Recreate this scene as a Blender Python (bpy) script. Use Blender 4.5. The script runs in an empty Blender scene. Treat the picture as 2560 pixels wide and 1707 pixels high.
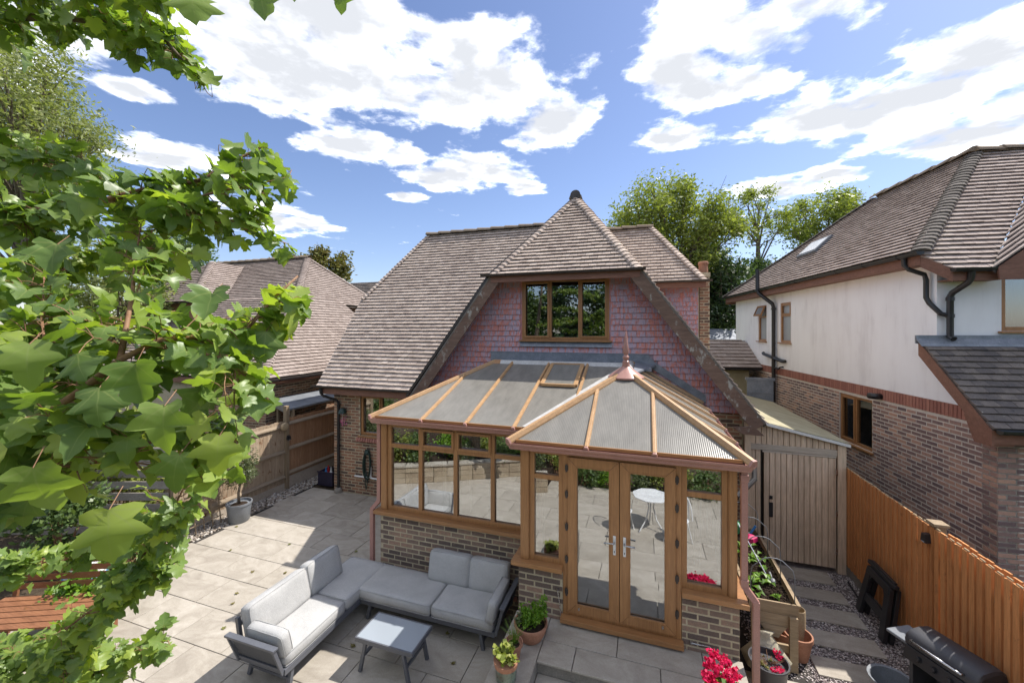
import bpy, math, random
import numpy as np
from mathutils import Vector, Matrix
random.seed(11); np.random.seed(11)
D = bpy.data; SC = bpy.context.scene; COL = SC.collection
R = math.radians; V = Vector

# ---------------------------------------------------------------- camera
CAMH = 4.18; TH = R(18.37); CS, SN = math.cos(TH), math.sin(TH)
cd = D.cameras.new('camera'); cam = D.objects.new('camera', cd); COL.objects.link(cam)
cam.location = (0, 0, CAMH); cam.rotation_euler = (R(90), 0, TH)
cd.sensor_width = 36; cd.sensor_fit = 'HORIZONTAL'; cd.lens = 36 * 1000 / 2560
cd.shift_y = -30.5 / 2560; cd.clip_start = .05; cd.clip_end = 4000
SC.camera = cam
SC.render.engine = 'CYCLES'; SC.cycles.max_bounces = 8; SC.cycles.glossy_bounces = 4; SC.cycles.caustics_reflective = False; SC.cycles.caustics_refractive = False
SC.view_settings.view_transform = 'Standard'; SC.view_settings.look = 'None'
SC.view_settings.gamma = 1; SC.view_settings.use_curve_mapping = False
SC.view_settings.exposure = 1.75

# ---------------------------------------------------------------- sun and sky
SUN = V((.525, .45, 1.0)).normalized()
sl = D.lights.new('sun', 'SUN'); sl.energy = 2.0; sl.angle = R(.55); sl.color = (1, .955, .89)
so = D.objects.new('sun', sl); COL.objects.link(so); so.location = (6, 5, 14)
so.rotation_euler = SUN.to_track_quat('Z', 'Y').to_euler()

class NT:
    """small helper to write node trees"""
    def __init__(s, tree): s.t = tree; s.n = tree.nodes; s.l = tree.links
    def new(s, typ, ins=None, **kw):
        n = s.n.new(typ)
        for k, v in kw.items(): setattr(n, k, v)
        for k, v in (ins or {}).items(): s.put(n.inputs[k], v)
        return n
    def put(s, inp, v):
        if isinstance(v, bpy.types.NodeSocket): s.l.new(v, inp)
        elif isinstance(v, bpy.types.Node): s.l.new(v.outputs[0], inp)
        else:
            if hasattr(inp.default_value, '__len__') and not hasattr(v, '__len__'): v = (v,) * len(inp.default_value)
            if hasattr(v, '__len__') and len(inp.default_value) == 4 and len(v) == 3: v = (*v, 1)
            inp.default_value = v
    def math(s, op, a, b=0., c=0., clamp=False):
        n = s.n.new('ShaderNodeMath'); n.operation = op; n.use_clamp = clamp
        s.put(n.inputs[0], a); s.put(n.inputs[1], b); s.put(n.inputs[2], c); return n.outputs[0]
    def vec(s, op, a, b=(0, 0, 0)):
        n = s.n.new('ShaderNodeVectorMath'); n.operation = op
        s.put(n.inputs[0], a)
        if op == 'SCALE': s.put(n.inputs['Scale'], b)
        else: s.put(n.inputs[1], b)
        return n.outputs['Value'] if op in ('LENGTH', 'DOT_PRODUCT', 'DISTANCE') else n.outputs[0]
    def noise(s, vec, scale, detail=4, rough=.55, dist=0, out=0):
        n = s.new('ShaderNodeTexNoise', {'Vector': vec, 'Scale': scale, 'Detail': detail, 'Roughness': rough, 'Distortion': dist})
        return n.outputs[out]
    def ramp(s, fac, stops, interp='LINEAR'):
        n = s.n.new('ShaderNodeValToRGB'); n.color_ramp.interpolation = interp
        e = n.color_ramp.elements
        while len(e) < len(stops): e.new(.5)
        for x, (p, c) in zip(e, stops):
            x.position = p; x.color = (*c, 1) if hasattr(c, '__len__') else (c, c, c, 1)
        s.put(n.inputs[0], fac); return n.outputs[0]
    def maprange(s, v, a, b, c=0., d=1., smooth=False):
        n = s.n.new('ShaderNodeMapRange'); n.clamp = True
        if smooth: n.interpolation_type = 'SMOOTHSTEP'
        for i, x in enumerate((v, a, b, c, d)): s.put(n.inputs[i], x)
        return n.outputs[0]
    def mix(s, f, a, b, blend='MIX'):
        n = s.n.new('ShaderNodeMix'); n.data_type = 'RGBA'; n.blend_type = blend
        s.put(n.inputs[0], f); s.put(n.inputs[6], a); s.put(n.inputs[7], b); return n.outputs[2]

def build_world():
    w = D.worlds.new('World'); SC.world = w; w.use_nodes = True
    t = NT(w.node_tree); t.n.clear()
    out = t.new('ShaderNodeOutputWorld')
    sky = t.new('ShaderNodeTexSky', sky_type='NISHITA', sun_disc=False)
    sky.sun_elevation = math.asin(SUN.z); sky.sun_rotation = math.atan2(SUN.x, SUN.y)
    sky.altitude = 100; sky.air_density = 1.0; sky.dust_density = .6; sky.ozone_density = 3.6
    b1 = t.new('ShaderNodeBackground', {'Color': t.mix(1., sky.outputs[0], (1.0, .92, .965), 'MULTIPLY'), 'Strength': .056})
    g = t.new('ShaderNodeTexCoord').outputs['Generated']
    sep = t.new('ShaderNodeSeparateXYZ', {0: g})
    z = t.math('MAXIMUM', sep.outputs[2], .035)
    # cloud-layer coordinates: a flat layer seen in perspective; the half behind mirrors the half ahead
    q1 = t.math('DIVIDE', t.vec('DOT_PRODUCT', g, (CS, SN, 0)), z)
    q2 = t.math('DIVIDE', t.math('ABSOLUTE', t.vec('DOT_PRODUCT', g, (-SN, CS, 0))), z)
    q = t.new('ShaderNodeCombineXYZ', {0: q1, 1: q2}).outputs[0]
    wob = t.vec('SUBTRACT', t.noise(q, 2.2, 3, .6, out=1), (.5, .5, .5))
    qw = t.vec('ADD', q, t.vec('SCALE', wob, .30))
    blobs = [(640, 40, 270, 130), (720, 180, 250, 160), (900, 200, 260, 130), (880, 60, 150, 120), (1210, 230, 210, 115), (1380, 310, 110, 80), (1150, 150, 90, 60),
             (870, 365, 120, 38), (1150, 435, 150, 50), (1020, 400, 75, 30), (1310, 470, 50, 18), (430, 395, 130, 40), (560, 430, 60, 20), (330, 225, 70, 40),
             (640, 545, 150, 45), (770, 562, 70, 22), (1680, 350, 90, 38), (1690, 190, 110, 85), (1830, 70, 210, 85), (1760, 235, 150, 50), (2010, 15, 190, 60),
             (2100, 300, 230, 70), (2300, 230, 210, 80), (2470, 130, 210, 110), (2440, 330, 260, 70), (1950, 470, 130, 26), (2090, 438, 80, 22), (1020, 492, 40, 14),
             (2750, 250, 300, 130), (3100, 120, 300, 130), (-100, 150, 260, 120), (-500, 300, 260, 90), (200, -150, 300, 120), (1200, -260, 380, 140), (2100, -220, 300, 120), (70, 60, 170, 90), (-300, -500, 900, 300), (2900, -500, 900, 300), (-1500, 200, 500, 200), (4200, 250, 600, 220), (900, -1500, 700, 600), (-1400, -900, 900, 600), (4200, -900, 900, 600)]  # far-out entries are unseen clouds, added for more fill light
    F = None
    for px, py, rx, ry in blobs:
        zz = 823. - py; c = ((px - 1280) / zz, 1000 / zz, 0); r = (zz / rx, zz * zz / (1000 * ry), 0)
        ln = t.vec('LENGTH', t.vec('MULTIPLY', t.vec('SUBTRACT', qw, c), r))
        k = t.math('SUBTRACT', 1.0, ln)
        F = k if F is None else t.math('SMOOTH_MAX', F, k, .25)
    for cx_, cy_, rx, ry in ((-.55, .28, .42, .20), (.10, .62, .45, .13), (.30, .02, .26, .13), (-.2, .05, .22, .16), (1.15, .30, .30, .22), (-1.2, .35, .4, .2), (.75, .55, .22, .10), (-.75, .62, .25, .12)):  # unseen clouds overhead, added to brighten the shaded side
        k = t.math('SUBTRACT', 1.0, t.vec('LENGTH', t.vec('MULTIPLY', t.vec('SUBTRACT', qw, (cx_, cy_, 0)), (1 / rx, 1 / ry, 0))))
        F = t.math('SMOOTH_MAX', F, k, .25)
    F = t.math('MAXIMUM', F, -.55)
    n1 = t.noise(q, 2.9, 10, .60, .2)
    n2 = t.noise(t.vec('ADD', q, (.07, -.05, 0)), 3.1, 5, .55, .15)
    fine = t.math('MULTIPLY', t.math('SUBTRACT', t.noise(t.vec('ADD', q, (5, 3, 1)), 9.5, 8, .62, .3), .5), .85)
    dens = t.math('ADD', t.math('ADD', t.math('MULTIPLY', F, .9), fine), t.math('MULTIPLY', t.math('SUBTRACT', n1, .5), 2.3))
    low = t.math('ADD', t.math('ADD', t.math('MULTIPLY', F, .9), t.math('MULTIPLY', fine, .7)), t.math('MULTIPLY', t.math('SUBTRACT', n2, .5), 2.3))
    a = t.maprange(dens, -.16, .50, 0, 1, True)
    a = t.math('MULTIPLY', a, t.maprange(sep.outputs[2], .03, .2))
    thick = t.maprange(t.math('ADD', low, t.math('MULTIPLY', t.math('SUBTRACT', t.noise(q, 6.5, 6, .6), .5), .9)), -.17, .74, 0, 1, True)
    col = t.ramp(thick, [(0, (1, 1, 1)), (.30, (.80, .81, .83)), (.64, (.41, .42, .445)), (1, (.27, .28, .30))])
    b2 = t.new('ShaderNodeBackground', {'Color': col, 'Strength': .90})
    mx = t.new('ShaderNodeMixShader', {0: a, 1: b1, 2: b2})
    t.l.new(mx.outputs[0], out.inputs[0])
build_world()

# ---------------------------------------------------------------- pixel to world (directions of the photograph, distance from what a thing stands on)
def W(px, py, d):
    u = (px - 1280) * d / 1000; z = (823 - py) * d / 1000
    return V((-d * SN + u * CS, d * CS + u * SN, CAMH + z))
def PROJ(p):
    d = -p[0] * SN + p[1] * CS
    if d < .05: return (-9999, -9999, d)
    return (1280 + 1000 * (p[0] * CS + p[1] * SN) / d, 823 - 1000 * (p[2] - CAMH) / d, d)

# ---------------------------------------------------------------- mesh builder
BOXF = [(0, 3, 2, 1), (4, 5, 6, 7), (0, 1, 5, 4), (1, 2, 6, 5), (2, 3, 7, 6), (3, 0, 4, 7)]
class MB:
    def __init__(s): s.v = []; s.f = []
    def add(s, vs, fs):
        o = len(s.v); s.v += [V(p) for p in vs]; s.f += [tuple(i + o for i in f) for f in fs]; return s
    def box(s, a, b):
        (x0, y0, z0), (x1, y1, z1) = a, b
        x0, x1 = min(x0, x1), max(x0, x1); y0, y1 = min(y0, y1), max(y0, y1); z0, z1 = min(z0, z1), max(z0, z1)
        return s.add([(x0, y0, z0), (x1, y0, z0), (x1, y1, z0), (x0, y1, z0), (x0, y0, z1), (x1, y0, z1), (x1, y1, z1), (x0, y1, z1)], BOXF)
    def cbox(s, c, size, M=None):
        h = V(size) / 2; m = MB().box(tuple(-h), tuple(h))
        T = Matrix.Translation(c) @ (M or Matrix())
        return s.add([T @ p for p in m.v], m.f)
    def bar(s, p0, p1, w, h, up=(0, 0, 1), ext=0):
        p0, p1 = V(p0), V(p1); t = (p1 - p0); L = t.length; t.normalize(); p0 = p0 - t * ext; p1 = p1 + t * ext
        sd = t.cross(V(up))
        if sd.length < 1e-4: sd = V((1, 0, 0))
        sd.normalize(); n = sd.cross(t).normalized()
        vs = []
        for p in (p0, p1):
            for a, b in ((-1, -1), (1, -1), (1, 1), (-1, 1)): vs.append(p + sd * (a * w / 2) + n * (b * h / 2))
        return s.add(vs, [(3, 2, 1, 0), (4, 5, 6, 7), (0, 1, 5, 4), (1, 2, 6, 5), (2, 3, 7, 6), (3, 0, 4, 7)])
    def tube(s, pts, r, n=8, cap=True):
        pts = [V(p) for p in pts]; m = len(pts)
        rs = r if hasattr(r, '__len__') else [r] * m
        o = len(s.v); prev = None
        for i, p in enumerate(pts):
            t = (pts[min(i + 1, m - 1)] - pts[max(i - 1, 0)]).normalized()
            if prev is None:
                a = t.cross(V((0, 0, 1)))
                if a.length < .05: a = t.cross(V((1, 0, 0)))
            else: a = prev - t * prev.dot(t)
            a.normalize(); b = t.cross(a); prev = a
            for k in range(n):
                an = 2 * math.pi * k / n
                s.v.append(p + (a * math.cos(an) + b * math.sin(an)) * rs[i])
        for i in range(m - 1):
            for k in range(n):
                k2 = (k + 1) % n
                s.f.append((o + i * n + k, o + i * n + k2, o + (i + 1) * n + k2, o + (i + 1) * n + k))
        if cap:
            s.f.append(tuple(o + k for k in range(n))[::-1]); s.f.append(tuple(o + (m - 1) * n + k for k in range(n)))
        return s
    def lathe(s, prof, c, n=16, wob=None):
        o = len(s.v); c = V(c)
        for r, z in prof:
            for k in range(n):
                a = 2 * math.pi * k / n; rr = r * (wob(a, z) if wob else 1)
                s.v.append(c + V((rr * math.cos(a), rr * math.sin(a), z)))
        m = len(prof)
        for i in range(m - 1):
            for k in range(n):
                k2 = (k + 1) % n; s.f.append((o + i * n + k, o + i * n + k2, o + (i + 1) * n + k2, o + (i + 1) * n + k))
        s.f.append(tuple(o + k for k in range(n))[::-1]); s.f.append(tuple(o + (m - 1) * n + k for k in range(n)))
        return s
    def prism(s, poly, vec):
        poly = [V(p) for p in poly]; n = len(poly); vec = V(vec)
        vs = poly + [p + vec for p in poly]
        fs = [tuple(range(n))[::-1], tuple(range(n, 2 * n))] + [(i, (i + 1) % n, (i + 1) % n + n, i + n) for i in range(n)]
        return s.add(vs, fs)
    def xf(s, M): s.v = [M @ p for p in s.v]; return s
    def join(s, o): return s.add(o.v, o.f)

WM = {}
def wm(o): return WM.get(o.name, Matrix()) if o else Matrix()
def attach(o, parent, Mw):
    """link o, give it world matrix Mw below parent"""
    COL.objects.link(o)
    if parent:
        o.parent = parent; o.matrix_parent_inverse = wm(parent).inverted()
    o.matrix_basis = Mw; WM[o.name] = Mw
def tag(o, label=None, cat=None, group=None, kind=None):
    for k, v in (('label', label), ('category', cat), ('group', group), ('kind', kind)):
        if v: o[k] = v
    return o
def thing(name, label, cat, loc=(0, 0, 0), rz=0, group=None):
    o = D.objects.new(name, None); o.empty_display_size = .2
    attach(o, None, Matrix.Translation(loc) @ Matrix.Rotation(rz, 4, 'Z'))
    return tag(o, label, cat, group)
def mesh_np(name, v, f):
    """v: (n,3) array, f: (m,k) array"""
    me = D.meshes.new(name); k = f.shape[1]
    me.vertices.add(len(v)); me.vertices.foreach_set('co', np.ascontiguousarray(v, dtype=np.float32).ravel())
    me.loops.add(f.size); me.loops.foreach_set('vertex_index', np.ascontiguousarray(f, dtype=np.int32).ravel())
    me.polygons.add(len(f)); me.polygons.foreach_set('loop_start', np.arange(0, f.size, k, dtype=np.int32))
    me.polygons.foreach_set('loop_total', np.full(len(f), k, dtype=np.int32))
    me.update(calc_edges=True); return me
def obj(name, mb, mat, parent=None, smooth=False, bevel=0, F=None, auto=None):
    if F is not None: mb.xf(F)
    xs = [p.x for p in mb.v]; ys = [p.y for p in mb.v]; zs = [p.z for p in mb.v]
    c = V(((min(xs) + max(xs)) / 2, (min(ys) + max(ys)) / 2, min(zs)))
    me = D.meshes.new(name); me.from_pydata([tuple(p - c) for p in mb.v], [], mb.f)
    me.materials.append(mat)
    if smooth: me.polygons.foreach_set('use_smooth', [True] * len(me.polygons))
    if auto: me.set_sharp_from_angle(angle=R(auto))
    o = D.objects.new(name, me); attach(o, parent, Matrix.Translation(c))
    if bevel:
        m = o.modifiers.new('bevel', 'BEVEL'); m.width = bevel; m.segments = 2; m.limit_method = 'ANGLE'; m.angle_limit = R(40)
        m.harden_normals = False
    return o

def frame(o, u, v):
    u = V(u).normalized(); v = V(v).normalized(); w = u.cross(v)
    M = Matrix((u, v, w)).transposed().to_4x4(); M.translation = V(o); return M

# ---------------------------------------------------------------- many alike pieces: the largest in view as objects, the rest as one mesh
CAMP = V((0, 0, CAMH))
class Pieces:
    def __init__(s): s.it = []; s.meshes = {}
    def add(s, key, vs, fs, M, parent=None): s.it.append((key, vs, fs, M, parent))
    def flush(s, name, restname, mat, parent, limit=300, restparent=None):
        def score(it):
            c = it[3] @ (sum((V(p) for p in it[1]), V()) / len(it[1])); px, py, d = PROJ(c)
            vis = -60 < px < 2620 and -60 < py < 1770
            return (0 if vis else 1, (c - CAMP).length)
        its = sorted(s.it, key=score)
        for key, vs, fs, M, par in its[:limit]:
            k = key
            me = s.meshes.get(k) if k else None
            if me is None:
                me = D.meshes.new(name); me.from_pydata([tuple(p) for p in vs], [], fs); me.materials.append(mat)
                if k: s.meshes[k] = me
            o = D.objects.new(name, me); attach(o, par or parent, M)
        rest = its[limit:]
        if rest:
            vv, ff = [], {}; n = 0
            for key, vs, fs, M, par in rest:
                vv += [M @ V(p) for p in vs]
                for f in fs: ff.setdefault(len(f), []).append(tuple(i + n for i in f))
                n += len(vs)
            me = D.meshes.new(restname); me.from_pydata([tuple(p) for p in vv], [], [f for k in ff for f in ff[k]])
            me.materials.append(mat)
            o = D.objects.new(restname, me); attach(o, restparent or parent, Matrix()); o['kind'] = 'stuff'

def rbox(l, h, d0, d1):
    x, y = l / 2, h / 2
    e = .0035
    return ([(-x, -y, d0), (x, -y, d0), (x, y, d0), (-x, y, d0), (-x + e, -y + e, d1), (x - e, -y + e, d1), (x - e, y - e, d1), (-x + e, y - e, d1)],
            [(4, 5, 6, 7), (0, 1, 5, 4), (1, 2, 6, 5), (2, 3, 7, 6), (3, 0, 4, 7)])
def bricks(P, F, u0, u1, v0, v1, holes=(), clip=None, off=0., L=.210, Hh=.0595, j=.0158, parent=None, proud=.0045):
    v = v0 + j; row = 0
    while v + Hh * .6 <= v1:
        hh = min(Hh, v1 - v)
        a, b = (u0, u1) if clip is None else clip(v + hh / 2)
        iv = [(a, b)]
        for (h0, h1, g0, g1) in holes:
            if v + hh > g0 + .005 and v < g1 - .005:
                nx = []
                for p, q in iv:
                    if h1 <= p or h0 >= q: nx.append((p, q)); continue
                    if h0 > p: nx.append((p, h0 - .006))
                    if h1 < q: nx.append((h1 + .006, q))
                iv = nx
        st = off + (row % 2) * (L + j) / 2
        for p, q in iv:
            k = math.floor((p - st) / (L + j)); x = st + k * (L + j)
            while x < q:
                x0, x1 = max(x, p), min(x + L, q)
                if x1 - x0 > .035:
                    ln = round(x1 - x0, 3); key = ('b', ln, round(hh, 3))
                    vs, fs = rbox(ln, hh, -.004, proud)
                    M = F @ Matrix.Translation(((x0 + x1) / 2 + random.uniform(-.0015, .0015), v + hh / 2 + random.uniform(-.0012, .0012), random.uniform(-.002, .002))) @ Matrix.Rotation(random.uniform(-.006, .006), 4, 'Z')
                    P.add(key, vs, fs, M, parent)
                x += L + j
        v += Hh + j; row += 1

def clip_poly(pts, poly):
    out = pts
    n = len(poly)
    for i in range(n):
        a, b = poly[i], poly[(i + 1) % n]; ex, ey = b[0] - a[0], b[1] - a[1]
        inp, out = out, []
        if not inp: return []
        def side(p): return ex * (p[1] - a[1]) - ey * (p[0] - a[0])
        for k in range(len(inp)):
            p, q = inp[k], inp[(k + 1) % len(inp)]; sp, sq = side(p), side(q)
            if sp >= -1e-7: out.append(p)
            if (sp > 1e-7 and sq < -1e-7) or (sp < -1e-7 and sq > 1e-7):
                t = sp / (sp - sq); out.append((p[0] + (q[0] - p[0]) * t, p[1] + (q[1] - p[1]) * t))
    return out
def tiles(P, poly, gauge=.115, width=.165, hi=.042, lo=.008, jit=1., parent=None, holes=(), off=0., curl=0.):
    """poly: planar 3D polygon, counter-clockwise from outside, first edge is the eave"""
    poly = [V(p) for p in poly]; u = (poly[1] - poly[0]).normalized()
    n = V((0, 0, 0))
    for i in range(1, len(poly) - 1): n += (poly[i] - poly[0]).cross(poly[i + 1] - poly[0])
    n.normalize(); v = n.cross(u).normalized(); o = poly[0]
    F = Matrix((u, v, n)).transposed().to_4x4(); F.translation = o
    p2 = [((p - o).dot(u), (p - o).dot(v)) for p in poly]
    umin, umax = min(p[0] for p in p2), max(p[0] for p in p2); vmax = max(p[1] for p in p2)
    row = 0; vv = min(p[1] for p in p2)
    g = .003
    while vv < vmax - .01:
        st = off + (row % 2) * width / 2 + random.uniform(-.006, .006) * jit
        k0 = math.floor((umin - st) / width)
        x = st + k0 * width
        while x < umax:
            rect = [(x + g, vv), (x + width - g, vv), (x + width - g, vv + gauge), (x + g, vv + gauge)]
            skip = any(h0 < x + width / 2 < h1 and g0 < vv + gauge / 2 < g1 for h0, h1, g0, g1 in holes)
            c = [] if skip else clip_poly(rect, p2)
            if len(c) >= 3:
                ar = abs(sum(c[i][0] * c[(i + 1) % len(c)][1] - c[(i + 1) % len(c)][0] * c[i][1] for i in range(len(c)))) / 2
                if ar > .12 * width * gauge:
                    cx, cy = x + width / 2, vv + gauge / 2
                    full = ar > .985 * (width - 2 * g) * gauge
                    if full: c = rect
                    vs, fs = [], []
                    for (a, b) in c:
                        tt = (b - vv) / gauge; vs.append((a - cx, b - cy, hi + (lo - hi) * tt - (.022 if hi > .04 else .03)))
                    for (a, b) in c:
                        tt = (b - vv) / gauge; vs.append((a - cx, b - cy, hi + (lo - hi) * tt))
                    m = len(c)
                    fs.append(tuple(range(m, 2 * m))); fs += [(i, (i + 1) % m, (i + 1) % m + m, i + m) for i in range(m)]
                    M = F @ Matrix.Translation((cx, cy + random.uniform(-.004, .004) * jit, random.uniform(-.002, .003) * jit)) @ Matrix.Rotation(random.uniform(-.012, .012) * jit, 4, 'Z') @ Matrix.Rotation(random.uniform(-.02, .02) * jit, 4, 'X')
                    P.add(('t', width, gauge, hi) if full else None, vs, fs, M, parent)
            x += width
        vv += gauge; row += 1
    return F
def hip_line(P, p0, p1, r=.10, step=.115, parent=None, lift=.02, key='hip', flat=.62):
    """saddle-shaped tiles laid from low p0 to high p1"""
    p0, p1 = V(p0), V(p1); t = (p1 - p0); L = t.length; t.normalize()
    s = t.cross(V((0, 0, 1))).normalized(); n = s.cross(t).normalized()
    k = max(1, int(L / step)); st = L / k
    vs, fs = [], []; N = 6
    for (yy, rr, zz) in ((-.01, r * 1.08, lift + .022), (st * 1.05, r * .9, lift)):
        for i in range(N + 1):
            a = math.pi * (i / N); vs.append((rr * math.cos(a) * 1.15, yy, zz + rr * math.sin(a) * flat - rr * .45))
    for i in range(N): fs.append((i, i + 1, N + 1 + i + 1, N + 1 + i))
    fs.append(tuple(range(N + 1)) )
    F = Matrix((s, t, n)).transposed().to_4x4(); F.translation = p0
    for i in range(k):
        P.add((key, round(st, 3), r), vs, fs, F @ Matrix.Translation((random.uniform(-.005, .005), i * st, random.uniform(-.003, .003))) @ Matrix.Rotation(random.uniform(-.02, .02), 4, 'Z'), parent)
# ================================================================ materials
def pos(t): return t.new('ShaderNodeNewGeometry').outputs['Position']
def rnd(t):
    a = t.new('ShaderNodeObjectInfo').outputs['Random']; b = t.new('ShaderNodeNewGeometry').outputs['Random Per Island']
    return t.math('FRACT', t.math('ADD', t.math('MULTIPLY', a, 7.31), t.math('MULTIPLY', b, 13.7)))
def base_mat(name, rough=.7, spec=.3, metal=0.):
    m = D.materials.new(name); m.use_nodes = True; t = NT(m.node_tree); b = t.n['Principled BSDF']
    t.put(b.inputs['Roughness'], rough); b.inputs['Specular IOR Level'].default_value = spec; b.inputs['Metallic'].default_value = metal
    return m, t, b
def bump(t, b, h, strength=.3, dist=.01):
    n = t.new('ShaderNodeBump', {'Height': h, 'Strength': strength, 'Distance': dist}); t.l.new(n.outputs[0], b.inputs['Normal'])
def surf(name, cols, scale=6., detail=5, rough=.75, spec=.25, bmp=.25, bd=.004, bscale=60., rand=0., st=(1, 1, 1), metal=0., spots=None, spotscale=14., spotth=.62, mott=1., rough_n=.12):
    """noise-mottled surface; cols = ramp colours; rand = share of a per-piece random in the ramp; spots = second colour in patches"""
    m, t, b = base_mat(name, rough, spec, metal)
    p = t.vec('MULTIPLY', pos(t), st)
    n = t.noise(p, scale, detail, .6)
    f = t.maprange(n, .5 - .22 * mott if mott else 0, .5 + .22 * mott if mott else 1)
    if rand:
        f = t.math('ADD', t.math('MULTIPLY', f, 1 - rand), t.math('MULTIPLY', rnd(t), rand), clamp=True)
    k = len(cols)
    c = t.ramp(f, [(i / max(1, k - 1), cols[i]) for i in range(k)])
    fine = t.noise(p, bscale, 4, .65)
    c = t.mix(.5, c, t.mix(1., c, t.ramp(fine, [(.25, (.55, .55, .55)), (.75, (1.35, 1.35, 1.35))]), 'MULTIPLY'))
    if spots:
        sp = t.noise(t.vec('ADD', p, (3.1, 7.7, 1.3)), spotscale, 6, .7)
        c = t.mix(t.maprange(sp, spotth, spotth + .07), c, spots)
    t.put(b.inputs['Base Color'], c)
    t.put(b.inputs['Roughness'], t.math('ADD', rough, t.math('MULTIPLY', t.math('SUBTRACT', fine, .5), rough_n * 2)))
    bump(t, b, fine, bmp, bd); return m
def plain(name, c, rough=.5, spec=.4, metal=0., var=.12, bmp=.05):
    c = tuple(c); return surf(name, [tuple(x * (1 - var) for x in c), tuple(x * (1 + var) for x in c)], 5., 4, rough, spec, bmp, .002, 90., metal=metal)

def wood(name, cols, axis=2, rough=.65, ring=22., rand=.5, stretch=.06, bmp=.25, spots=None, spotth=.66, spec=.25):
    m, t, b = base_mat(name, rough, spec)
    sc = [1, 1, 1]; sc[axis] = stretch
    off = t.vec('SCALE', t.new('ShaderNodeCombineXYZ', {0: rnd(t), 1: rnd(t), 2: rnd(t)}).outputs[0], 9.)
    p = t.vec('ADD', t.vec('MULTIPLY', pos(t), tuple(sc)), off)
    g = t.noise(p, ring, 6, .65, .4); g2 = t.noise(p, ring * 4, 3, .6)
    big = t.noise(pos(t), 2.2, 4, .6)
    f = t.math('ADD', t.math('MULTIPLY', t.maprange(g, .3, .7), .55), t.math('ADD', t.math('MULTIPLY', rnd(t), rand * .45), t.math('MULTIPLY', t.maprange(big, .35, .65), .2)), clamp=True)
    k = len(cols); c = t.ramp(f, [(i / (k - 1), cols[i]) for i in range(k)])
    c = t.mix(.35, c, t.mix(1., c, t.ramp(g2, [(.3, (.5, .5, .5)), (.7, (1.4, 1.4, 1.4))]), 'MULTIPLY'))
    if spots:
        sp = t.noise(t.vec('MULTIPLY', pos(t), (1, 1, .5)), 9., 6, .7); c = t.mix(t.maprange(sp, spotth, spotth + .08), c, spots)
    t.put(b.inputs['Base Color'], c); bump(t, b, t.math('ADD', g, t.math('MULTIPLY', g2, .4)), bmp, .004); return m

def brick_mat(name, stops, dirt=(.04, .035, .03)):
    m, t, b = base_mat(name, .88, .15)
    r = rnd(t); n = t.noise(pos(t), 26., 5, .65); big = t.noise(pos(t), 1.3, 3, .6)
    f = t.math('ADD', t.math('MULTIPLY', r, .82), t.math('MULTIPLY', t.math('SUBTRACT', n, .5), .55), clamp=True)
    f = t.math('ADD', f, t.math('MULTIPLY', t.math('SUBTRACT', big, .5), .35), clamp=True)
    c = t.ramp(f, stops)
    sp = t.noise(pos(t), 75., 4, .7); c = t.mix(t.maprange(sp, .60, .72), c, dirt)
    c = t.mix(t.maprange(t.noise(pos(t), 40., 3), .62, .8, 0, .4), c, (.42, .36, .28))
    t.put(b.inputs['Base Color'], c); bump(t, b, t.math('ADD', sp, n), .5, .004); return m

MAT = {}
MAT['brick'] = brick_mat('brick_multi', [(0, (.12, .085, .07)), (.3, (.22, .13, .09)), (.55, (.31, .17, .11)), (.8, (.38, .20, .125)), (1, (.46, .29, .19))])
MAT['brick_dark'] = brick_mat('brick_brindle', [(0, (0.112, 0.0876, 0.0773)), (.4, (0.185, 0.134, 0.109)), (.7, (0.264, 0.186, 0.142)), (.9, (0.383, 0.24, 0.166)), (1, (0.475, 0.204, 0.127))])
MAT['brick_nb'] = brick_mat('brick_purple_brown', [(0, (0.175, 0.128, 0.128)), (.35, (0.286, 0.195, 0.173)), (.65, (0.429, 0.275, 0.219)), (.9, (0.571, 0.355, 0.253)), (1, (0.699, 0.363, 0.219))])
MAT['brick_red'] = brick_mat('brick_red', [(0, (.30, .135, .105)), (.5, (.37, .17, .13)), (1, (.43, .21, .155))])
MAT['mortar'] = surf('mortar', [(0.432, 0.36, 0.243), (0.54, 0.468, 0.333)], 9, 5, .95, .1, .5, .004, 120)
MAT['mortar_pale'] = surf('mortar_pale', [(0.571, 0.519, 0.454), (0.698, 0.635, 0.56)], 9, 5, .95, .1, .5, .004, 120)

def roof_mat(name, stops, lichen, moss, k=1.):
    m, t, b = base_mat(name, .9, .15)
    p = pos(t); r = rnd(t)
    n = t.noise(p, 7., 6, .65); big = t.noise(p, .9, 4, .6)
    f = t.math('ADD', t.math('MULTIPLY', r, .42), t.math('ADD', t.math('MULTIPLY', t.math('SUBTRACT', n, .5), .9), t.math('MULTIPLY', t.math('SUBTRACT', big, .25), .7)), clamp=True)
    c = t.ramp(f, stops)
    fine = t.noise(p, 95., 4, .7)
    c = t.mix(1., c, t.ramp(fine, [(.25, (.6, .6, .6)), (.75, (1.3, 1.3, 1.3))]), 'MULTIPLY')
    l = t.noise(p, 15., 7, .75); c = t.mix(t.maprange(l, .64, .70, 0, .75), c, lichen)
    l2 = t.noise(t.vec('ADD', p, (9, 2, 5)), 11., 6, .75); c = t.mix(t.maprange(l2, .63, .69, 0, .85 * k), c, moss)
    t.put(b.inputs['Base Color'], c); bump(t, b, t.math('ADD', fine, n), .5, .006); return m
MAT['roof'] = roof_mat('roof_tile_brown', [(0, (0.364, 0.287, 0.241)), (.4, (0.519, 0.421, 0.35)), (.75, (0.636, 0.526, 0.441)), (1, (0.739, 0.623, 0.527))], (0.649, 0.586, 0.492), (0.0778, 0.0635, 0.0401))
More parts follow.
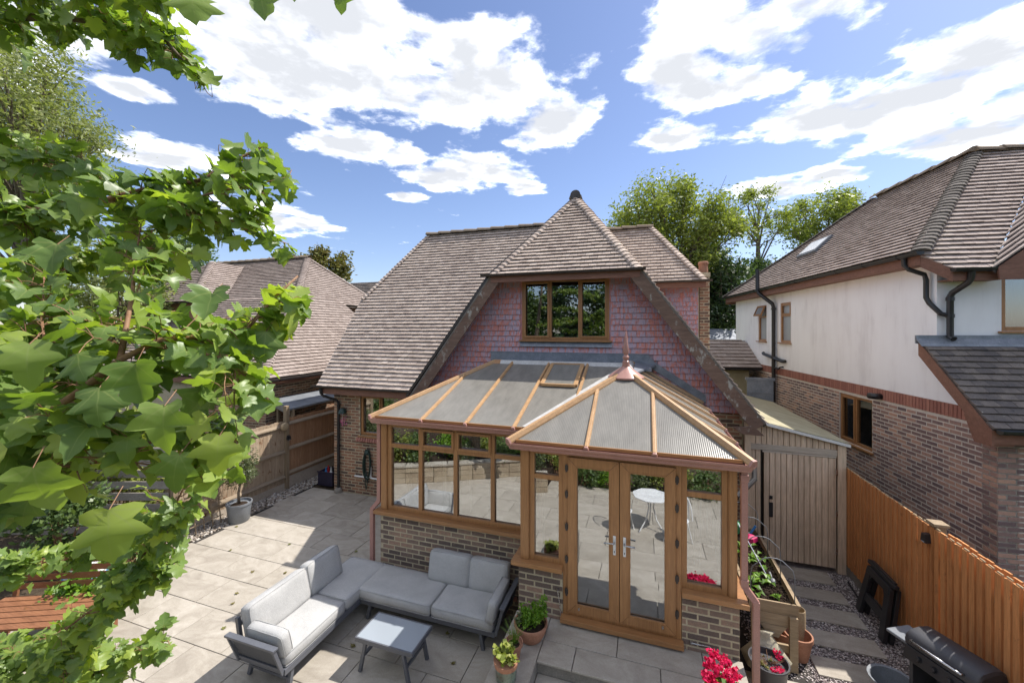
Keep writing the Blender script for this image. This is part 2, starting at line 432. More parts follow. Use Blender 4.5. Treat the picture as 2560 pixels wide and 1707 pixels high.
MAT['roof_l'] = roof_mat('roof_tile_rose_brown', [(0, (0.31, 0.246, 0.214)), (.4, (0.413, 0.34, 0.299)), (.75, (0.496, 0.413, 0.365)), (1, (0.578, 0.492, 0.436))], (0.568, 0.511, 0.445), (0.0929, 0.0738, 0.0474))
MAT['roof_ln'] = roof_mat('roof_tile_rose_brown_old', [(0, (0.248, 0.197, 0.171)), (.4, (0.33, 0.272, 0.239)), (.75, (0.397, 0.33, 0.292)), (1, (0.462, 0.394, 0.349))], (0.454, 0.409, 0.356), (0.0743, 0.059, 0.0379))
MAT['roof_dark'] = roof_mat('roof_tile_brown_shaded', [(0, (.10, .09, .09)), (.4, (.17, .145, .13)), (.75, (.25, .21, .18)), (1, (.35, .29, .24))], (.55, .53, .5), (.04, .035, .03))  # brown tile, the lean-to's shade put into the colour
MAT['hip'] = surf('hip_tile_grey_brown', [(0.102, 0.0888, 0.0762), (0.168, 0.147, 0.128), (0.22, 0.194, 0.17)], 8, 6, .9, .15, .5, .006, 90, rand=.4, spots=(0.051, 0.0459, 0.0255), spotth=.58)
MAT['ridge'] = surf('ridge_tile_brown', [(.20, .15, .11), (.32, .25, .18)], 8, 6, .9, .15, .5, .006, 90, rand=.4, spots=(.30, .20, .09), spotth=.6)

def hung_mat():
    m, t, b = base_mat('hung_tile_purple_red', .6, .35)
    p = pos(t); r = rnd(t)
    ps = t.vec('MULTIPLY', p, (1, 1, .10))
    off = t.vec('SCALE', t.new('ShaderNodeCombineXYZ', {0: r, 1: r, 2: r}).outputs[0], 5.)
    n = t.noise(t.vec('ADD', ps, off), 24., 3, .6)
    n2 = t.noise(p, 2.4, 4, .6)
    f = t.math('ADD', t.math('ADD', n, t.math('MULTIPLY', t.math('SUBTRACT', r, .5), .10)), t.math('MULTIPLY', t.math('SUBTRACT', n2, .5), .18))
    c = t.ramp(f, [(.30, (.38, .30, .37)), (.43, (.48, .375, .44)), (.50, (.51, .32, .35)), (.57, (.58, .23, .20)), (.8, (.66, .28, .20))])
    fine = t.noise(p, 70., 4, .7); c = t.mix(1., c, t.ramp(fine, [(.25, (.72, .72, .72)), (.75, (1.2, 1.2, 1.2))]), 'MULTIPLY')
    t.put(b.inputs['Base Color'], c); bump(t, b, fine, .3, .004); return m
MAT['hung'] = hung_mat()

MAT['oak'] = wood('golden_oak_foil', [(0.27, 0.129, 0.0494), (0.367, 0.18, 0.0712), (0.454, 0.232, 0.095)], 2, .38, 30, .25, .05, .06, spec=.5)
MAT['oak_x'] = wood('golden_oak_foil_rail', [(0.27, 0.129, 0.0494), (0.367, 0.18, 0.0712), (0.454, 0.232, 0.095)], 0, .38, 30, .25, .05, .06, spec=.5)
MAT['oak_lit'] = wood('golden_oak_sunlit', [(.34, .19, .085), (.45, .27, .13), (.53, .34, .18)], 1, .42, 26, .3, .06, .08, spec=.45, spots=(.25, .15, .08), spotth=.64)  # oak on the roof, sunlight put into its paler colour
MAT['fascia'] = wood('fascia_brown_stain', [(.16, .08, .055), (.23, .115, .08), (.29, .155, .11)], 0, .6, 24, .3, .08, .2)
MAT['barge'] = wood('barge_board_peeling', [(.11, .07, .055), (.18, .115, .085), (.26, .17, .13)], 0, .7, 18, .2, .15, .3, spots=(.36, .34, .30), spotth=.57)
MAT['rose'] = plain('rose_brown_plastic', (.40, .21, .17), .35, .5, var=.08)
MAT['black'] = plain('black_plastic', (.022, .022, .024), .35, .5, var=.2)
MAT['gutter'] = plain('dark_brown_plastic', (.05, .04, .036), .4, .5, var=.3)
MAT['lead'] = surf('lead_flashing', [(.17, .19, .22), (.28, .30, .34)], 6, 5, .5, .5, .3, .004, 40, metal=.25, spots=(.45, .46, .47), spotth=.63)
MAT['render'] = None
def render_mat():
    m, t, b = base_mat('white_render', .9, .15)
    p = pos(t)
    n = t.noise(t.vec('MULTIPLY', p, (1, 1, .18)), 3.2, 6, .65); n2 = t.noise(p, 1.1, 4, .6); fine = t.noise(p, 160., 3, .6)
    c = t.ramp(t.math('ADD', n, t.math('MULTIPLY', t.math('SUBTRACT', n2, .5), .5)), [(.3, (.76, .745, .75)), (.45, (.85, .84, .845)), (.6, (.88, .875, .88))])
    c = t.mix(t.maprange(t.noise(t.vec('MULTIPLY', p, (1, 1, .12)), 9., 5, .7), .62, .76, 0, .35), c, (.55, .54, .54))
    t.put(b.inputs['Base Color'], c); bump(t, b, fine, .4, .003); return m
MAT['render'] = render_mat()

def glass_mat(name, refl=.20, tint=(.80, .86, .85), rough=0., wave=.0):
    m = D.materials.new(name); m.use_nodes = True; t = NT(m.node_tree); t.n.clear()
    out = t.new('ShaderNodeOutputMaterial'); tr = t.new('ShaderNodeBsdfTransparent', {0: (*tint, 1)})
    gl = t.new('ShaderNodeBsdfGlossy', {'Color': (.95, .97, 1, 1), 'Roughness': rough})
    if wave:
        bn = t.new('ShaderNodeBump', {'Height': t.noise(pos(t), 2.2, 2, .5), 'Strength': wave, 'Distance': .02}); t.l.new(bn.outputs[0], gl.inputs['Normal'])
    fr = t.new('ShaderNodeFresnel', {'IOR': 1.5})
    f = t.math('ADD', t.math('MULTIPLY', fr, .9), refl, clamp=True)
    mx = t.new('ShaderNodeMixShader', {0: f, 1: tr, 2: gl}); t.l.new(mx.outputs[0], out.inputs[0]); return m
MAT['glass'] = glass_mat('window_glass', .33, (.66, .70, .69), 0, .004)
MAT['glass_dark'] = glass_mat('window_glass_tinted', .22, (.45, .5, .5), 0, .006)
def frosted():
    m, t, b = base_mat('obscured_glass', .25, .6)
    t.put(b.inputs['Base Color'], (.30, .31, .33)); bump(t, b, t.noise(t.vec('MULTIPLY', pos(t), (1, 1, 6)), 9., 2), .3, .01); return m
MAT['frost'] = frosted()

def poly_mat(name, c0, c1, axis):
    m, t, b = base_mat(name, .26, .5)
    p = pos(t); sp = t.new('ShaderNodeSeparateXYZ', {0: p}).outputs[axis]
    rib = t.math('SINE', t.math('MULTIPLY', sp, 2 * math.pi / .022))
    n = t.noise(t.vec('MULTIPLY', p, (1, .35, .35)), 7., 6, .65)
    c = t.ramp(n, [(.32, c0), (.66, c1)])
    c = t.mix(t.maprange(rib, -.2, .9, 0, .32), c, tuple(x * .55 for x in c1))
    sp2 = t.noise(p, 28., 4, .7); c = t.mix(t.maprange(sp2, .68, .74), c, (.05, .045, .04))
    t.put(b.inputs['Base Color'], c); bump(t, b, rib, .25, .004)
    tl = t.new('ShaderNodeBsdfTranslucent', {0: c}); mx = t.new('ShaderNodeMixShader', {0: .28, 1: b.outputs[0], 2: tl}); t.l.new(mx.outputs[0], t.n['Material Output'].inputs[0]); return m
MAT['poly'] = poly_mat('polycarbonate_panel_bronze', (0.243, 0.229, 0.201), (0.323, 0.306, 0.269), 0)
MAT['poly_y'] = poly_mat('polycarbonate_panel_bronze_side', (0.243, 0.229, 0.201), (0.323, 0.306, 0.269), 1)

def slab_mat(name, cols, vein):
    m, t, b = base_mat(name, .62, .3)
    p = pos(t); r = rnd(t)
    off = t.vec('SCALE', t.new('ShaderNodeCombineXYZ', {0: r, 1: t.math('MULTIPLY', r, 1.7), 2: r}).outputs[0], 17.)
    pp = t.vec('ADD', p, off)
    n = t.noise(t.vec('MULTIPLY', pp, (1, 1.6, 1)), 2.2, 7, .62, 1.4)
    f = t.math('ADD', t.math('MULTIPLY', n, .95), t.math('MULTIPLY', t.math('SUBTRACT', r, .5), .16))
    c = t.ramp(f, [(.28, cols[0]), (.5, cols[1]), (.72, cols[2])])
    vn = t.noise(pp, 5., 8, .7, 2.2); c = t.mix(t.maprange(t.math('ABSOLUTE', t.math('SUBTRACT', vn, .5)), 0, .02, .35, 0), c, vein)
    fine = t.noise(p, 130., 3, .6); c = t.mix(1., c, t.ramp(fine, [(.3, (.86, .86, .86)), (.7, (1.1, 1.1, 1.1))]), 'MULTIPLY')
    t.put(b.inputs['Base Color'], c); bump(t, b, t.math('ADD', fine, n), .15, .003); return m
MAT['slab'] = slab_mat('patio_porcelain_beige', [(0.304, 0.269, 0.222), (0.396, 0.356, 0.298), (0.473, 0.431, 0.37)], (0.252, 0.21, 0.161))
MAT['joint'] = plain('dark_joint', (.055, .05, .045), .95, .1)
MAT['earth'] = surf('garden_earth', [(.05, .038, .026), (.10, .075, .05)], 5, 6, .95, .1, .8, .03, 30)
MAT['soil'] = surf('dark_soil', [(.022, .015, .011), (.06, .042, .03)], 22, 6, .95, .1, .9, .02, 60)
MAT['grass'] = surf('grass_ground', [(.04, .06, .018), (.075, .10, .035)], 3, 6, .95, .1, .8, .03, 30)
MAT['gravel_bed'] = surf('gravel_bed', [(0.14, 0.119, 0.112), (0.252, 0.217, 0.203)], 20, 6, .95, .1, .8, .02, 50)
MAT['gravel'] = surf('gravel_chips', [(0.247, 0.202, 0.195), (0.429, 0.37, 0.358), (0.611, 0.546, 0.52), (0.78, 0.715, 0.676)], 10, 3, .8, .3, .3, .003, 90, rand=.85)
MAT['pebble'] = surf('pebbles', [(0.172, 0.138, 0.103), (0.345, 0.287, 0.23), (0.529, 0.471, 0.402), (0.632, 0.598, 0.552)], 8, 3, .7, .3, .3, .003, 60, rand=.85)
MAT['fence_new'] = wood('fence_orange_stain', [(0.397, 0.165, 0.0607), (0.541, 0.234, 0.086), (0.647, 0.297, 0.116)], 2, .75, 20, .55, .07, .35, spots=(0.317, 0.143, 0.0607), spotth=.62)
MAT['fence_end'] = plain('fence_raw_edge', (.48, .36, .22), .85, .1)
MAT['fence_old'] = wood('fence_weathered', [(.27, .19, .125), (.38, .285, .195), (.50, .40, .29)], 2, .85, 20, .7, .07, .4, spots=(.19, .095, .045), spotth=.58)
MAT['fence_red'] = wood('fence_red_brown', [(.26, .14, .075), (.34, .19, .105), (.43, .26, .15)], 2, .8, 20, .7, .07, .4, spots=(.36, .26, .16), spotth=.64)
MAT['rail'] = wood('fence_rail', [(.20, .15, .105), (.30, .235, .165), (.38, .31, .235)], 1, .85, 20, .4, .07, .4)
MAT['post'] = wood('fence_post', [(.21, .155, .10), (.30, .225, .145), (.38, .30, .205)], 2, .85, 20, .4, .07, .4)
MAT['gate'] = wood('grey_weathered_timber', [(0.411, 0.305, 0.217), (0.598, 0.459, 0.33), (0.785, 0.612, 0.448)], 2, .85, 22, .55, .06, .35, spots=(0.318, 0.228, 0.158), spotth=.66)
MAT['gate_x'] = wood('grey_weathered_rail', [(0.338, 0.284, 0.223), (0.459, 0.392, 0.317), (0.553, 0.479, 0.398)], 0, .85, 22, .4, .06, .35)
MAT['slat'] = wood('grey_slat', [(.20, .17, .14), (.30, .265, .23), (.38, .345, .31)], 0, .85, 20, .5, .06, .35)
MAT['trough'] = wood('trough_timber', [(.24, .175, .105), (.34, .255, .16), (.43, .335, .225)], 0, .8, 20, .5, .08, .35)
MAT['felt'] = surf('roof_felt_sand', [(.33, .295, .19), (.44, .40, .27)], 3, 5, .9, .15, .4, .004, 140, spots=(.10, .09, .07), spotth=.71)
MAT['flatroof'] = surf('grey_flat_roof', [(.14, .15, .165), (.22, .235, .255)], 3, 5, .8, .2, .3, .004, 90)

def fabric(name, c):
    m, t, b = base_mat(name, .95, .1)
    p = pos(t); n = t.noise(p, 3.5, 4, .6); w = t.noise(p, 240., 2, .6)
    f = t.mix(t.maprange(n, .3, .7), tuple(x * .9 for x in c), tuple(x * 1.06 for x in c))
    f = t.mix(1., f, t.ramp(w, [(.3, (.72, .72, .72)), (.7, (1.22, 1.22, 1.22))]), 'MULTIPLY')
    t.put(b.inputs['Base Color'], f); b.inputs['Sheen Weight'].default_value = .15
    bump(t, b, t.math('ADD', t.math('MULTIPLY', w, .25), t.noise(p, 11., 3)), .55, .012); return m
MAT['fabric'] = fabric('cushion_fabric_grey', (0.437, 0.432, 0.42))
MAT['piping'] = plain('cushion_piping', (.36, .36, .355), .9, .1)
MAT['sofa_metal'] = plain('sofa_frame_grey', (.105, .11, .125), .42, .5, var=.08)
MAT['sling'] = surf('sofa_sling_mesh', [(.07, .075, .085), (.10, .105, .115)], 90, 2, .7, .3, .4, .002, 400)
def tabletop():
    m, t, b = base_mat('table_frosted_glass', .24, .5); t.put(b.inputs['Base Color'], (.30, .335, .37)); b.inputs['Coat Weight'].default_value = .25; b.inputs['Coat Roughness'].default_value = .12; return m
MAT['tabletop'] = tabletop()
MAT['terracotta'] = surf('terracotta', [(.30, .145, .09), (.42, .215, .14)], 9, 5, .85, .2, .3, .003, 60, spots=(.42, .32, .25), spotth=.66)
MAT['glaze'] = surf('green_brown_glaze', [(.10, .06, .035), (.13, .17, .13), (.19, .26, .21)], 7, 5, .3, .6, .2, .004, 40)
MAT['pot_grey'] = plain('grey_plastic', (.20, .215, .235), .4, .4)
MAT['bucket'] = plain('black_bucket_plastic', (.05, .05, .055), .42, .45)
MAT['steel'] = plain('brushed_steel', (.55, .55, .56), .28, .5, metal=1.)
MAT['white'] = plain('white_plastic', (.72, .72, .70), .4, .4)
MAT['valley'] = surf('aged_white_metal', [(.40, .39, .37), (.56, .55, .53)], 6, 5, .5, .4, .2, .003, 40)
MAT['white_iron'] = plain('white_painted_iron', (.75, .75, .74), .45, .4)
MAT['red'] = plain('red_fabric', (.45, .03, .03), .8, .2)
MAT['blue'] = plain('blue_card', (.05, .22, .50), .6, .3)
MAT['teal'] = plain('teal_plastic', (.05, .42, .36), .5, .3)
MAT['straw'] = surf('straw', [(.34, .25, .15), (.46, .36, .23)], 60, 3, .85, .2, .4, .003, 200)
MAT['card'] = plain('cardboard', (.46, .27, .12), .85, .1)
MAT['wall_in'] = plain('interior_plaster', (.55, .53, .50), .9, .1)
MAT['floor_in'] = plain('interior_floor', (.42, .39, .35), .5, .3)
MAT['blind'] = plain('blind_white', (.75, .74, .70), .7, .2)
MAT['hosegreen'] = plain('dark_green_plastic', (.02, .045, .035), .4, .5)
MAT['purplebin'] = plain('dark_purple_plastic', (.035, .03, .055), .45, .4)
MAT['pink'] = plain('pink_flowers', (.60, .18, .30), .7, .2)
MAT['bag'] = plain('clear_bag', (.42, .38, .28), .35, .5, var=.3)
MAT['greenbag'] = plain('green_bag', (.06, .30, .12), .5, .3)
MAT['magenta'] = plain('magenta_plastic', (.50, .02, .12), .5, .3)
MAT['stone'] = surf('sandstone_wall', [(.26, .20, .14), (.38, .31, .22), (.46, .39, .30)], 2.5, 6, .85, .2, .4, .01, 40, rand=.5)
MAT['bark'] = surf('bark_grey_brown', [(.085, .065, .048), (.17, .135, .10), (.24, .20, .155)], 12, 6, .9, .1, .7, .01, 60, st=(1, 1, .35))
MAT['twig'] = surf('twig_red_brown', [(.16, .08, .045), (.28, .15, .085), (.36, .22, .13)], 14, 4, .7, .25, .3, .003, 80)
MAT['stain_wood'] = wood('brown_stained_table', [(.16, .065, .03), (.24, .105, .05), (.31, .15, .075)], 0, .6, 22, .5, .08, .2)
MAT['concrete'] = surf('concrete_grey', [(.22, .20, .17), (.33, .30, .26)], 6, 5, .9, .1, .4, .006, 60)
MAT['curtain'] = plain('curtain_grey', (.50, .51, .50), .9, .1)

def leaf_mat(name, stops, trans=.45, rough=.42, spec=.4, tint=(1.25, 1.35, .55)):
    m = D.materials.new(name); m.use_nodes = True; t = NT(m.node_tree); b = t.n['Principled BSDF']
    r = rnd(t); n = t.noise(pos(t), 3., 3)
    c = t.ramp(t.math('ADD', t.math('MULTIPLY', r, .75), t.math('MULTIPLY', t.maprange(n, .3, .7), .3), clamp=True), stops)
    t.put(b.inputs['Base Color'], c); t.put(b.inputs['Roughness'], rough); b.inputs['Specular IOR Level'].default_value = spec
    tl = t.new('ShaderNodeBsdfTranslucent', {0: t.mix(1., c, tint, 'MULTIPLY')})
    mx = t.new('ShaderNodeMixShader', {0: trans, 1: b.outputs[0], 2: tl})
    t.l.new(mx.outputs[0], t.n['Material Output'].inputs[0]); return m
def add_veins(m):
    t = NT(m.node_tree); uv = t.new('ShaderNodeUVMap', uv_map='uv').outputs[0]; sp = t.new('ShaderNodeSeparateXYZ', {0: uv})
    x = t.math('ABSOLUTE', sp.outputs[0]); y = sp.outputs[1]; mk = None
    for a in (0, 41, 78):
        s_, c_ = math.sin(R(a)), math.cos(R(a))
        al = t.math('ADD', t.math('MULTIPLY', x, s_), t.math('MULTIPLY', y, c_)); ac = t.math('ABSOLUTE', t.math('SUBTRACT', t.math('MULTIPLY', x, c_), t.math('MULTIPLY', y, s_)))
        w = t.math('MULTIPLY', t.math('SUBTRACT', 1.15, al), .022); k = t.math('MULTIPLY', t.maprange(t.math('DIVIDE', ac, w), .5, 1.3, 1, 0), t.maprange(al, 0, .03))
        mk = k if mk is None else t.math('MAXIMUM', mk, k)
    b = t.n['Principled BSDF']; src = b.inputs['Base Color'].links[0].from_socket
    t.put(b.inputs['Base Color'], t.mix(t.math('MULTIPLY', mk, .6), src, (.32, .38, .12)))
    return m
MAT['leaf'] = leaf_mat('maple_leaf', [(0, (.10, .17, .047)), (.45, (.185, .28, .072)), (.8, (.29, .385, .082)), (1, (.40, .48, .09))], .46, .38, .45, (1.35, 1.40, .40))
add_veins(MAT['leaf'])
MAT['leaf_ash'] = leaf_mat('ash_leaf', [(0, (0.163, 0.207, 0.044)), (.5, (0.25, 0.293, 0.066)), (1, (0.35, 0.378, 0.099))], .40)
MAT['leaf_mid'] = leaf_mat('hedge_leaf', [(0, (0.06, 0.102, 0.036)), (.5, (0.108, 0.168, 0.054)), (1, (0.18, 0.24, 0.078))], .32)
MAT['leaf_dark'] = leaf_mat('evergreen_leaf', [(0, (.018, .035, .014)), (.5, (.035, .065, .022)), (1, (.065, .10, .035))], .25)
MAT['leaf_pale'] = leaf_mat('willow_leaf', [(0, (0.165, 0.198, 0.077)), (.5, (0.253, 0.286, 0.11)), (1, (0.374, 0.396, 0.176))], .40)
MAT['leaf_herb'] = leaf_mat('herb_leaf', [(0, (.07, .15, .015)), (.5, (.13, .26, .02)), (1, (.22, .36, .04))], .35)
MAT['leaf_lettuce'] = leaf_mat('lettuce_leaf', [(0, (.16, .20, .03)), (.5, (.28, .33, .06)), (1, (.42, .42, .14))], .3)
MAT['leaf_olive'] = leaf_mat('olive_leaf', [(0, (.06, .08, .04)), (.5, (.11, .14, .06)), (1, (.19, .22, .11))], .3)
MAT['leaf_dead'] = leaf_mat('fallen_leaf', [(0, (.13, .11, .035)), (.5, (.20, .17, .05)), (1, (.15, .18, .05))], .2)
MAT['petal'] = leaf_mat('geranium_petal', [(0, (.55, .012, .075)), (.6, (.70, .02, .11)), (1, (.78, .06, .16))], .3, .5, .2, (1.1, .6, .8))
# ================================================================ ground
tag(obj('ground', MB().box((-400, -400, -.3), (400, 400, -.10)), MAT['grass']), kind='structure')
tag(obj('garden_soil', MB().box((-16, -9, -.09), (6, 9.5, -.06)), MAT['earth']), kind='structure')
patio = tag(obj('patio', MB().box((-8.45, -.9, -.055), (1.93, 8.40, -.012)), MAT['joint']), kind='structure')
P = Pieces()
PX, PY = .895, .588
row = 0; y = 6.06 - 12 * PY
def box_vf(x, y, z0, z1, e=.003):
    return ([(-x, -y, z0), (x, -y, z0), (x, y, z0), (-x, y, z0), (-x, -y, z1 - e), (x, -y, z1 - e), (x, y, z1 - e), (-x, y, z1 - e),
             (-x + e, -y + e, z1), (x - e, -y + e, z1), (x - e, y - e, z1), (-x + e, y - e, z1)],
            [(8, 9, 10, 11), (4, 5, 9, 8), (5, 6, 10, 9), (6, 7, 11, 10), (7, 4, 8, 11), (0, 1, 5, 4), (1, 2, 6, 5), (2, 3, 7, 6), (3, 0, 4, 7), (3, 2, 1, 0)])
def lay(x0, x1, y0, y1, z=0., parent=patio):
    if x1 - x0 < .06 or y1 - y0 < .06: return
    hx, hy = (x1 - x0) / 2 - .0045, (y1 - y0) / 2 - .0045
    vs, fs = box_vf(hx, hy, -.02, 0)
    P.add(('s', round(hx, 3), round(hy, 3)), vs, fs, Matrix.Translation(((x0 + x1) / 2, (y0 + y1) / 2, z + random.uniform(-.0008, .0008))), parent)
while y < 8.40:
    y1 = min(y + PY, 8.40); y0 = max(y, -.9)
    st = (-6.1 if row % 2 == 0 else -5.66) - 3 * PX
    x = st
    # segments of the row that are open ground (outside the conservatory and the step)
    segs = [(-8.45, 1.93)]
    if y0 > 5.6: segs = [(-8.45, -4.10)]
    elif y0 > 4.85: segs = [(-8.45, -1.60), (1.02, 1.93)]
    elif y0 > 2.9: segs = [(-8.45, -1.56), (1.02, 1.93)]
    if y1 > y0 and y0 < 8.3:
        while x < 2:
            for a, b in segs:
                yy1 = y1 if not (a > 0 and y1 > 5.57) else 5.57
                if yy1 > y0 + .05: lay(max(x, a), min(x + PX, b), y0, yy1)
            x += PX
    y += PY; row += 1
P.flush('paving_slab', 'paving_slabs', MAT['slab'], patio)

# raised step in front of the doors
step = tag(obj('door_terrace', MB().box((-1.555, 4.27, -.01), (1.0, 4.915, .546)).box((-1.555, 2.6, -.01), (-1.125, 4.27, .546)).box((-1.125, 3.75, -.01), (1.0, 4.27, .386)).box((-1.125, 3.2, -.01), (1.0, 3.75, .19)), MAT['concrete']), kind='structure')
P = Pieces()
for a, b, c, d in [(-1.565, -1.122, 4.522, 4.915), (-1.565, -1.122, 3.63, 4.522), (-1.565, -1.122, 2.74, 3.63), (-1.122, -.297, 4.545, 4.915), (-.297, .6, 4.545, 4.915), (.6, 1.01, 4.545, 4.915),
                   (-1.122, -.737, 4.215, 4.545), (-.737, .158, 4.215, 4.545), (.158, 1.01, 4.215, 4.545)]: lay(a, b, c, d, .57, step)
for a, b in [(-1.122, -.4), (-.4, .495), (.495, 1.01)]: lay(a, b, 3.70, 4.265, .41, step)
for a, b in [(-1.122, -.7), (-.7, .2), (.2, 1.01)]: lay(a, b, 3.15, 3.745, .21, step)
P.flush('paving_slab', 'paving_slabs', MAT['slab'], step)

# side path: gravel with stepping slabs
path = tag(obj('side_path', MB().box((1.02, 5.57, -.055), (3.30, 9.6, -.03)).box((1.93, 2.5, -.055), (3.30, 5.57, -.03)), MAT['gravel_bed']), kind='structure')
P = Pieces()
for y0, y1, x0 in [(7.86, 8.24, 2.07), (7.36, 7.67, 2.06), (6.84, 7.19, 2.06), (6.31, 6.64, 2.03), (5.77, 6.10, 2.0), (5.22, 5.55, 1.98)]:
    lay(x0, x0 + .9, y0, y1, .004, path)
P.flush('stepping_slab', 'stepping_slabs', MAT['slab'], path)
def chips(name, n, area, zr, size, mat, parent=None):
    """loose stones: squashed octahedra"""
    c = np.zeros((n, 3)); k = 0
    tot = sum((x1 - x0) * (y1 - y0) for x0, x1, y0, y1 in area)
    for x0, x1, y0, y1 in area:
        m = int(round(n * (x1 - x0) * (y1 - y0) / tot)); m = min(m, n - k)
        c[k:k + m, 0] = np.random.uniform(x0, x1, m); c[k:k + m, 1] = np.random.uniform(y0, y1, m); k += m
    c = c[:k]; n = k; c[:, 2] = np.random.uniform(zr[0], zr[1], n)
    base = np.array([(1, 0, 0), (.3, .9, 0), (-.8, .6, 0), (-.9, -.4, 0), (.2, -1, 0), (.1, .1, .75), (0, 0, -.7)], float)
    tri = np.array([(0, 1, 5), (1, 2, 5), (2, 3, 5), (3, 4, 5), (4, 0, 5), (1, 0, 6), (2, 1, 6), (3, 2, 6), (4, 3, 6), (0, 4, 6)])
    a = np.random.uniform(0, 6.28, n); s = np.random.uniform(.55, 1.2, n) * size
    ca, sa = np.cos(a), np.sin(a)
    v = base[None] * s[:, None, None] * np.stack([np.random.uniform(.7, 1.3, n), np.random.uniform(.6, 1, n), np.random.uniform(.6, 1, n)], 1)[:, None, :]
    x = v[..., 0] * ca[:, None] - v[..., 1] * sa[:, None]; yv = v[..., 0] * sa[:, None] + v[..., 1] * ca[:, None]
    v = np.stack([x, yv, v[..., 2]], -1) + c[:, None, :]
    f = (tri[None] + (np.arange(n) * 7)[:, None, None]).reshape(-1, 3)
    me = mesh_np(name, v.reshape(-1, 3), f); me.materials.append(mat)
    o = D.objects.new(name, me); attach(o, parent, Matrix()); return o
tag(chips('gravel', 15000, [(1.3, 2.06, 5.6, 8.25), (2.0, 3.28, 4.2, 8.25)], (-.03, -.004), .015, MAT['gravel']), 'pinkish grey gravel between the stepping slabs of the side path', 'gravel', kind='stuff')
tag(chips('pebbles', 2600, [(-8.93, -8.45, 5.2, 9.6)], (-.03, .01), .036, MAT['pebble']), 'strip of rounded pebbles along the weathered fence', 'pebbles', kind='stuff')

# weathered leaves lying on the paving
def leaf_shape(k=0, fold=.18, droop=.25):
    """five-lobed leaf, stalk at the origin, tip along +y, unit length; returns verts, faces"""
    out = [(0, 0), (.12, -.07), (.32, -.10), (.47, .0), (.50, .12), (.37, .23), (.55, .36), (.69, .56), (.50, .58), (.32, .60), (.31, .74), (.25, .86), (.12, .93), (0, 1.04)]
    out = [(x * (1 + .08 * math.sin(k * 1.7 + i)), y + .02 * math.cos(k + i * 2)) for i, (x, y) in enumerate(out)]
    out[0] = (0, 0); out[-1] = (0, out[-1][1])
    mid = [(0, .12), (0, .30), (0, .48), (0, .68)]
    def zf(x, y): return abs(x) * fold * (1 - .3 * y) - droop * y * y + .05 * math.sin(7 * x + 3 * k) * abs(x) * 2
    vs = [(x, y, zf(x, y)) for x, y in out] + [(x, y, zf(x, y)) for x, y in mid] + [(-x * (1 + .07 * math.sin(k * 2.3 + i)), y, zf(x, y) + .03 * math.sin(k + i)) for i, (x, y) in enumerate(out[1:-1])]
    n = len(out); a = n  # mids n..n+3
    m = [0, n, n + 1, n + 2, n + 3, n - 1]
    seg = [(1, 0, 0, n), (2, 1, n, n), (3, 2, n, n + 1), (4, 3, n + 1, n + 1), (5, 4, n + 1, n + 1), (6, 5, n + 1, n + 2), (7, 6, n + 2, n + 2), (8, 7, n + 2, n + 2), (9, 8, n + 2, n + 3), (10, 9, n + 3, n + 3), (11, 10, n + 3, n + 3), (12, 11, n + 3, n + 3), (13, 12, n + 3, n + 3)]
    fs = []
    for b, c, p, q in seg:
        f = [c, b, q] if p == q else [c, b, q, p]
        f = [i for j, i in enumerate(f) if i not in f[:j]]
        if len(f) >= 3: fs.append(tuple(f))
        L = lambda i: i if i in (0, n - 1) or i >= n and i < n + 4 else n + 4 + i - 1
        g = [L(i) for i in f][::-1]
        if len(g) >= 3: fs.append(tuple(g))
    return vs, fs
lm = []
for k in range(3):
    vs, fs = leaf_shape(k, .35, .15); me = D.meshes.new('fallen_leaf'); me.from_pydata([(x * .052, y * .052, z * .05 + .009) for x, y, z in vs], [], fs); me.materials.append(MAT['leaf_dead']); lm.append(me)
for i, (px, py) in enumerate([(722, 1362), (578, 1376), (632, 1428), (588, 1485), (583, 1510), (651, 1495), (879, 1616), (1134, 1661), (893, 1378), (590, 1316), (880, 1616), (716, 1432), (560, 1568), (786, 1583), (650, 1660), (860, 1420), (1115, 1585)]):
    k = CAMH / (py - 823); p = W(px, py, k * 1000)
    o = D.objects.new('fallen_leaf', lm[i % 3]); attach(o, None, Matrix.Translation((p.x, p.y, .001)) @ Matrix.Rotation(i * 1.9, 4, 'Z'))
    tag(o, 'small dried green leaf lying on the beige paving', 'leaf', 'fallen leaves on the patio')
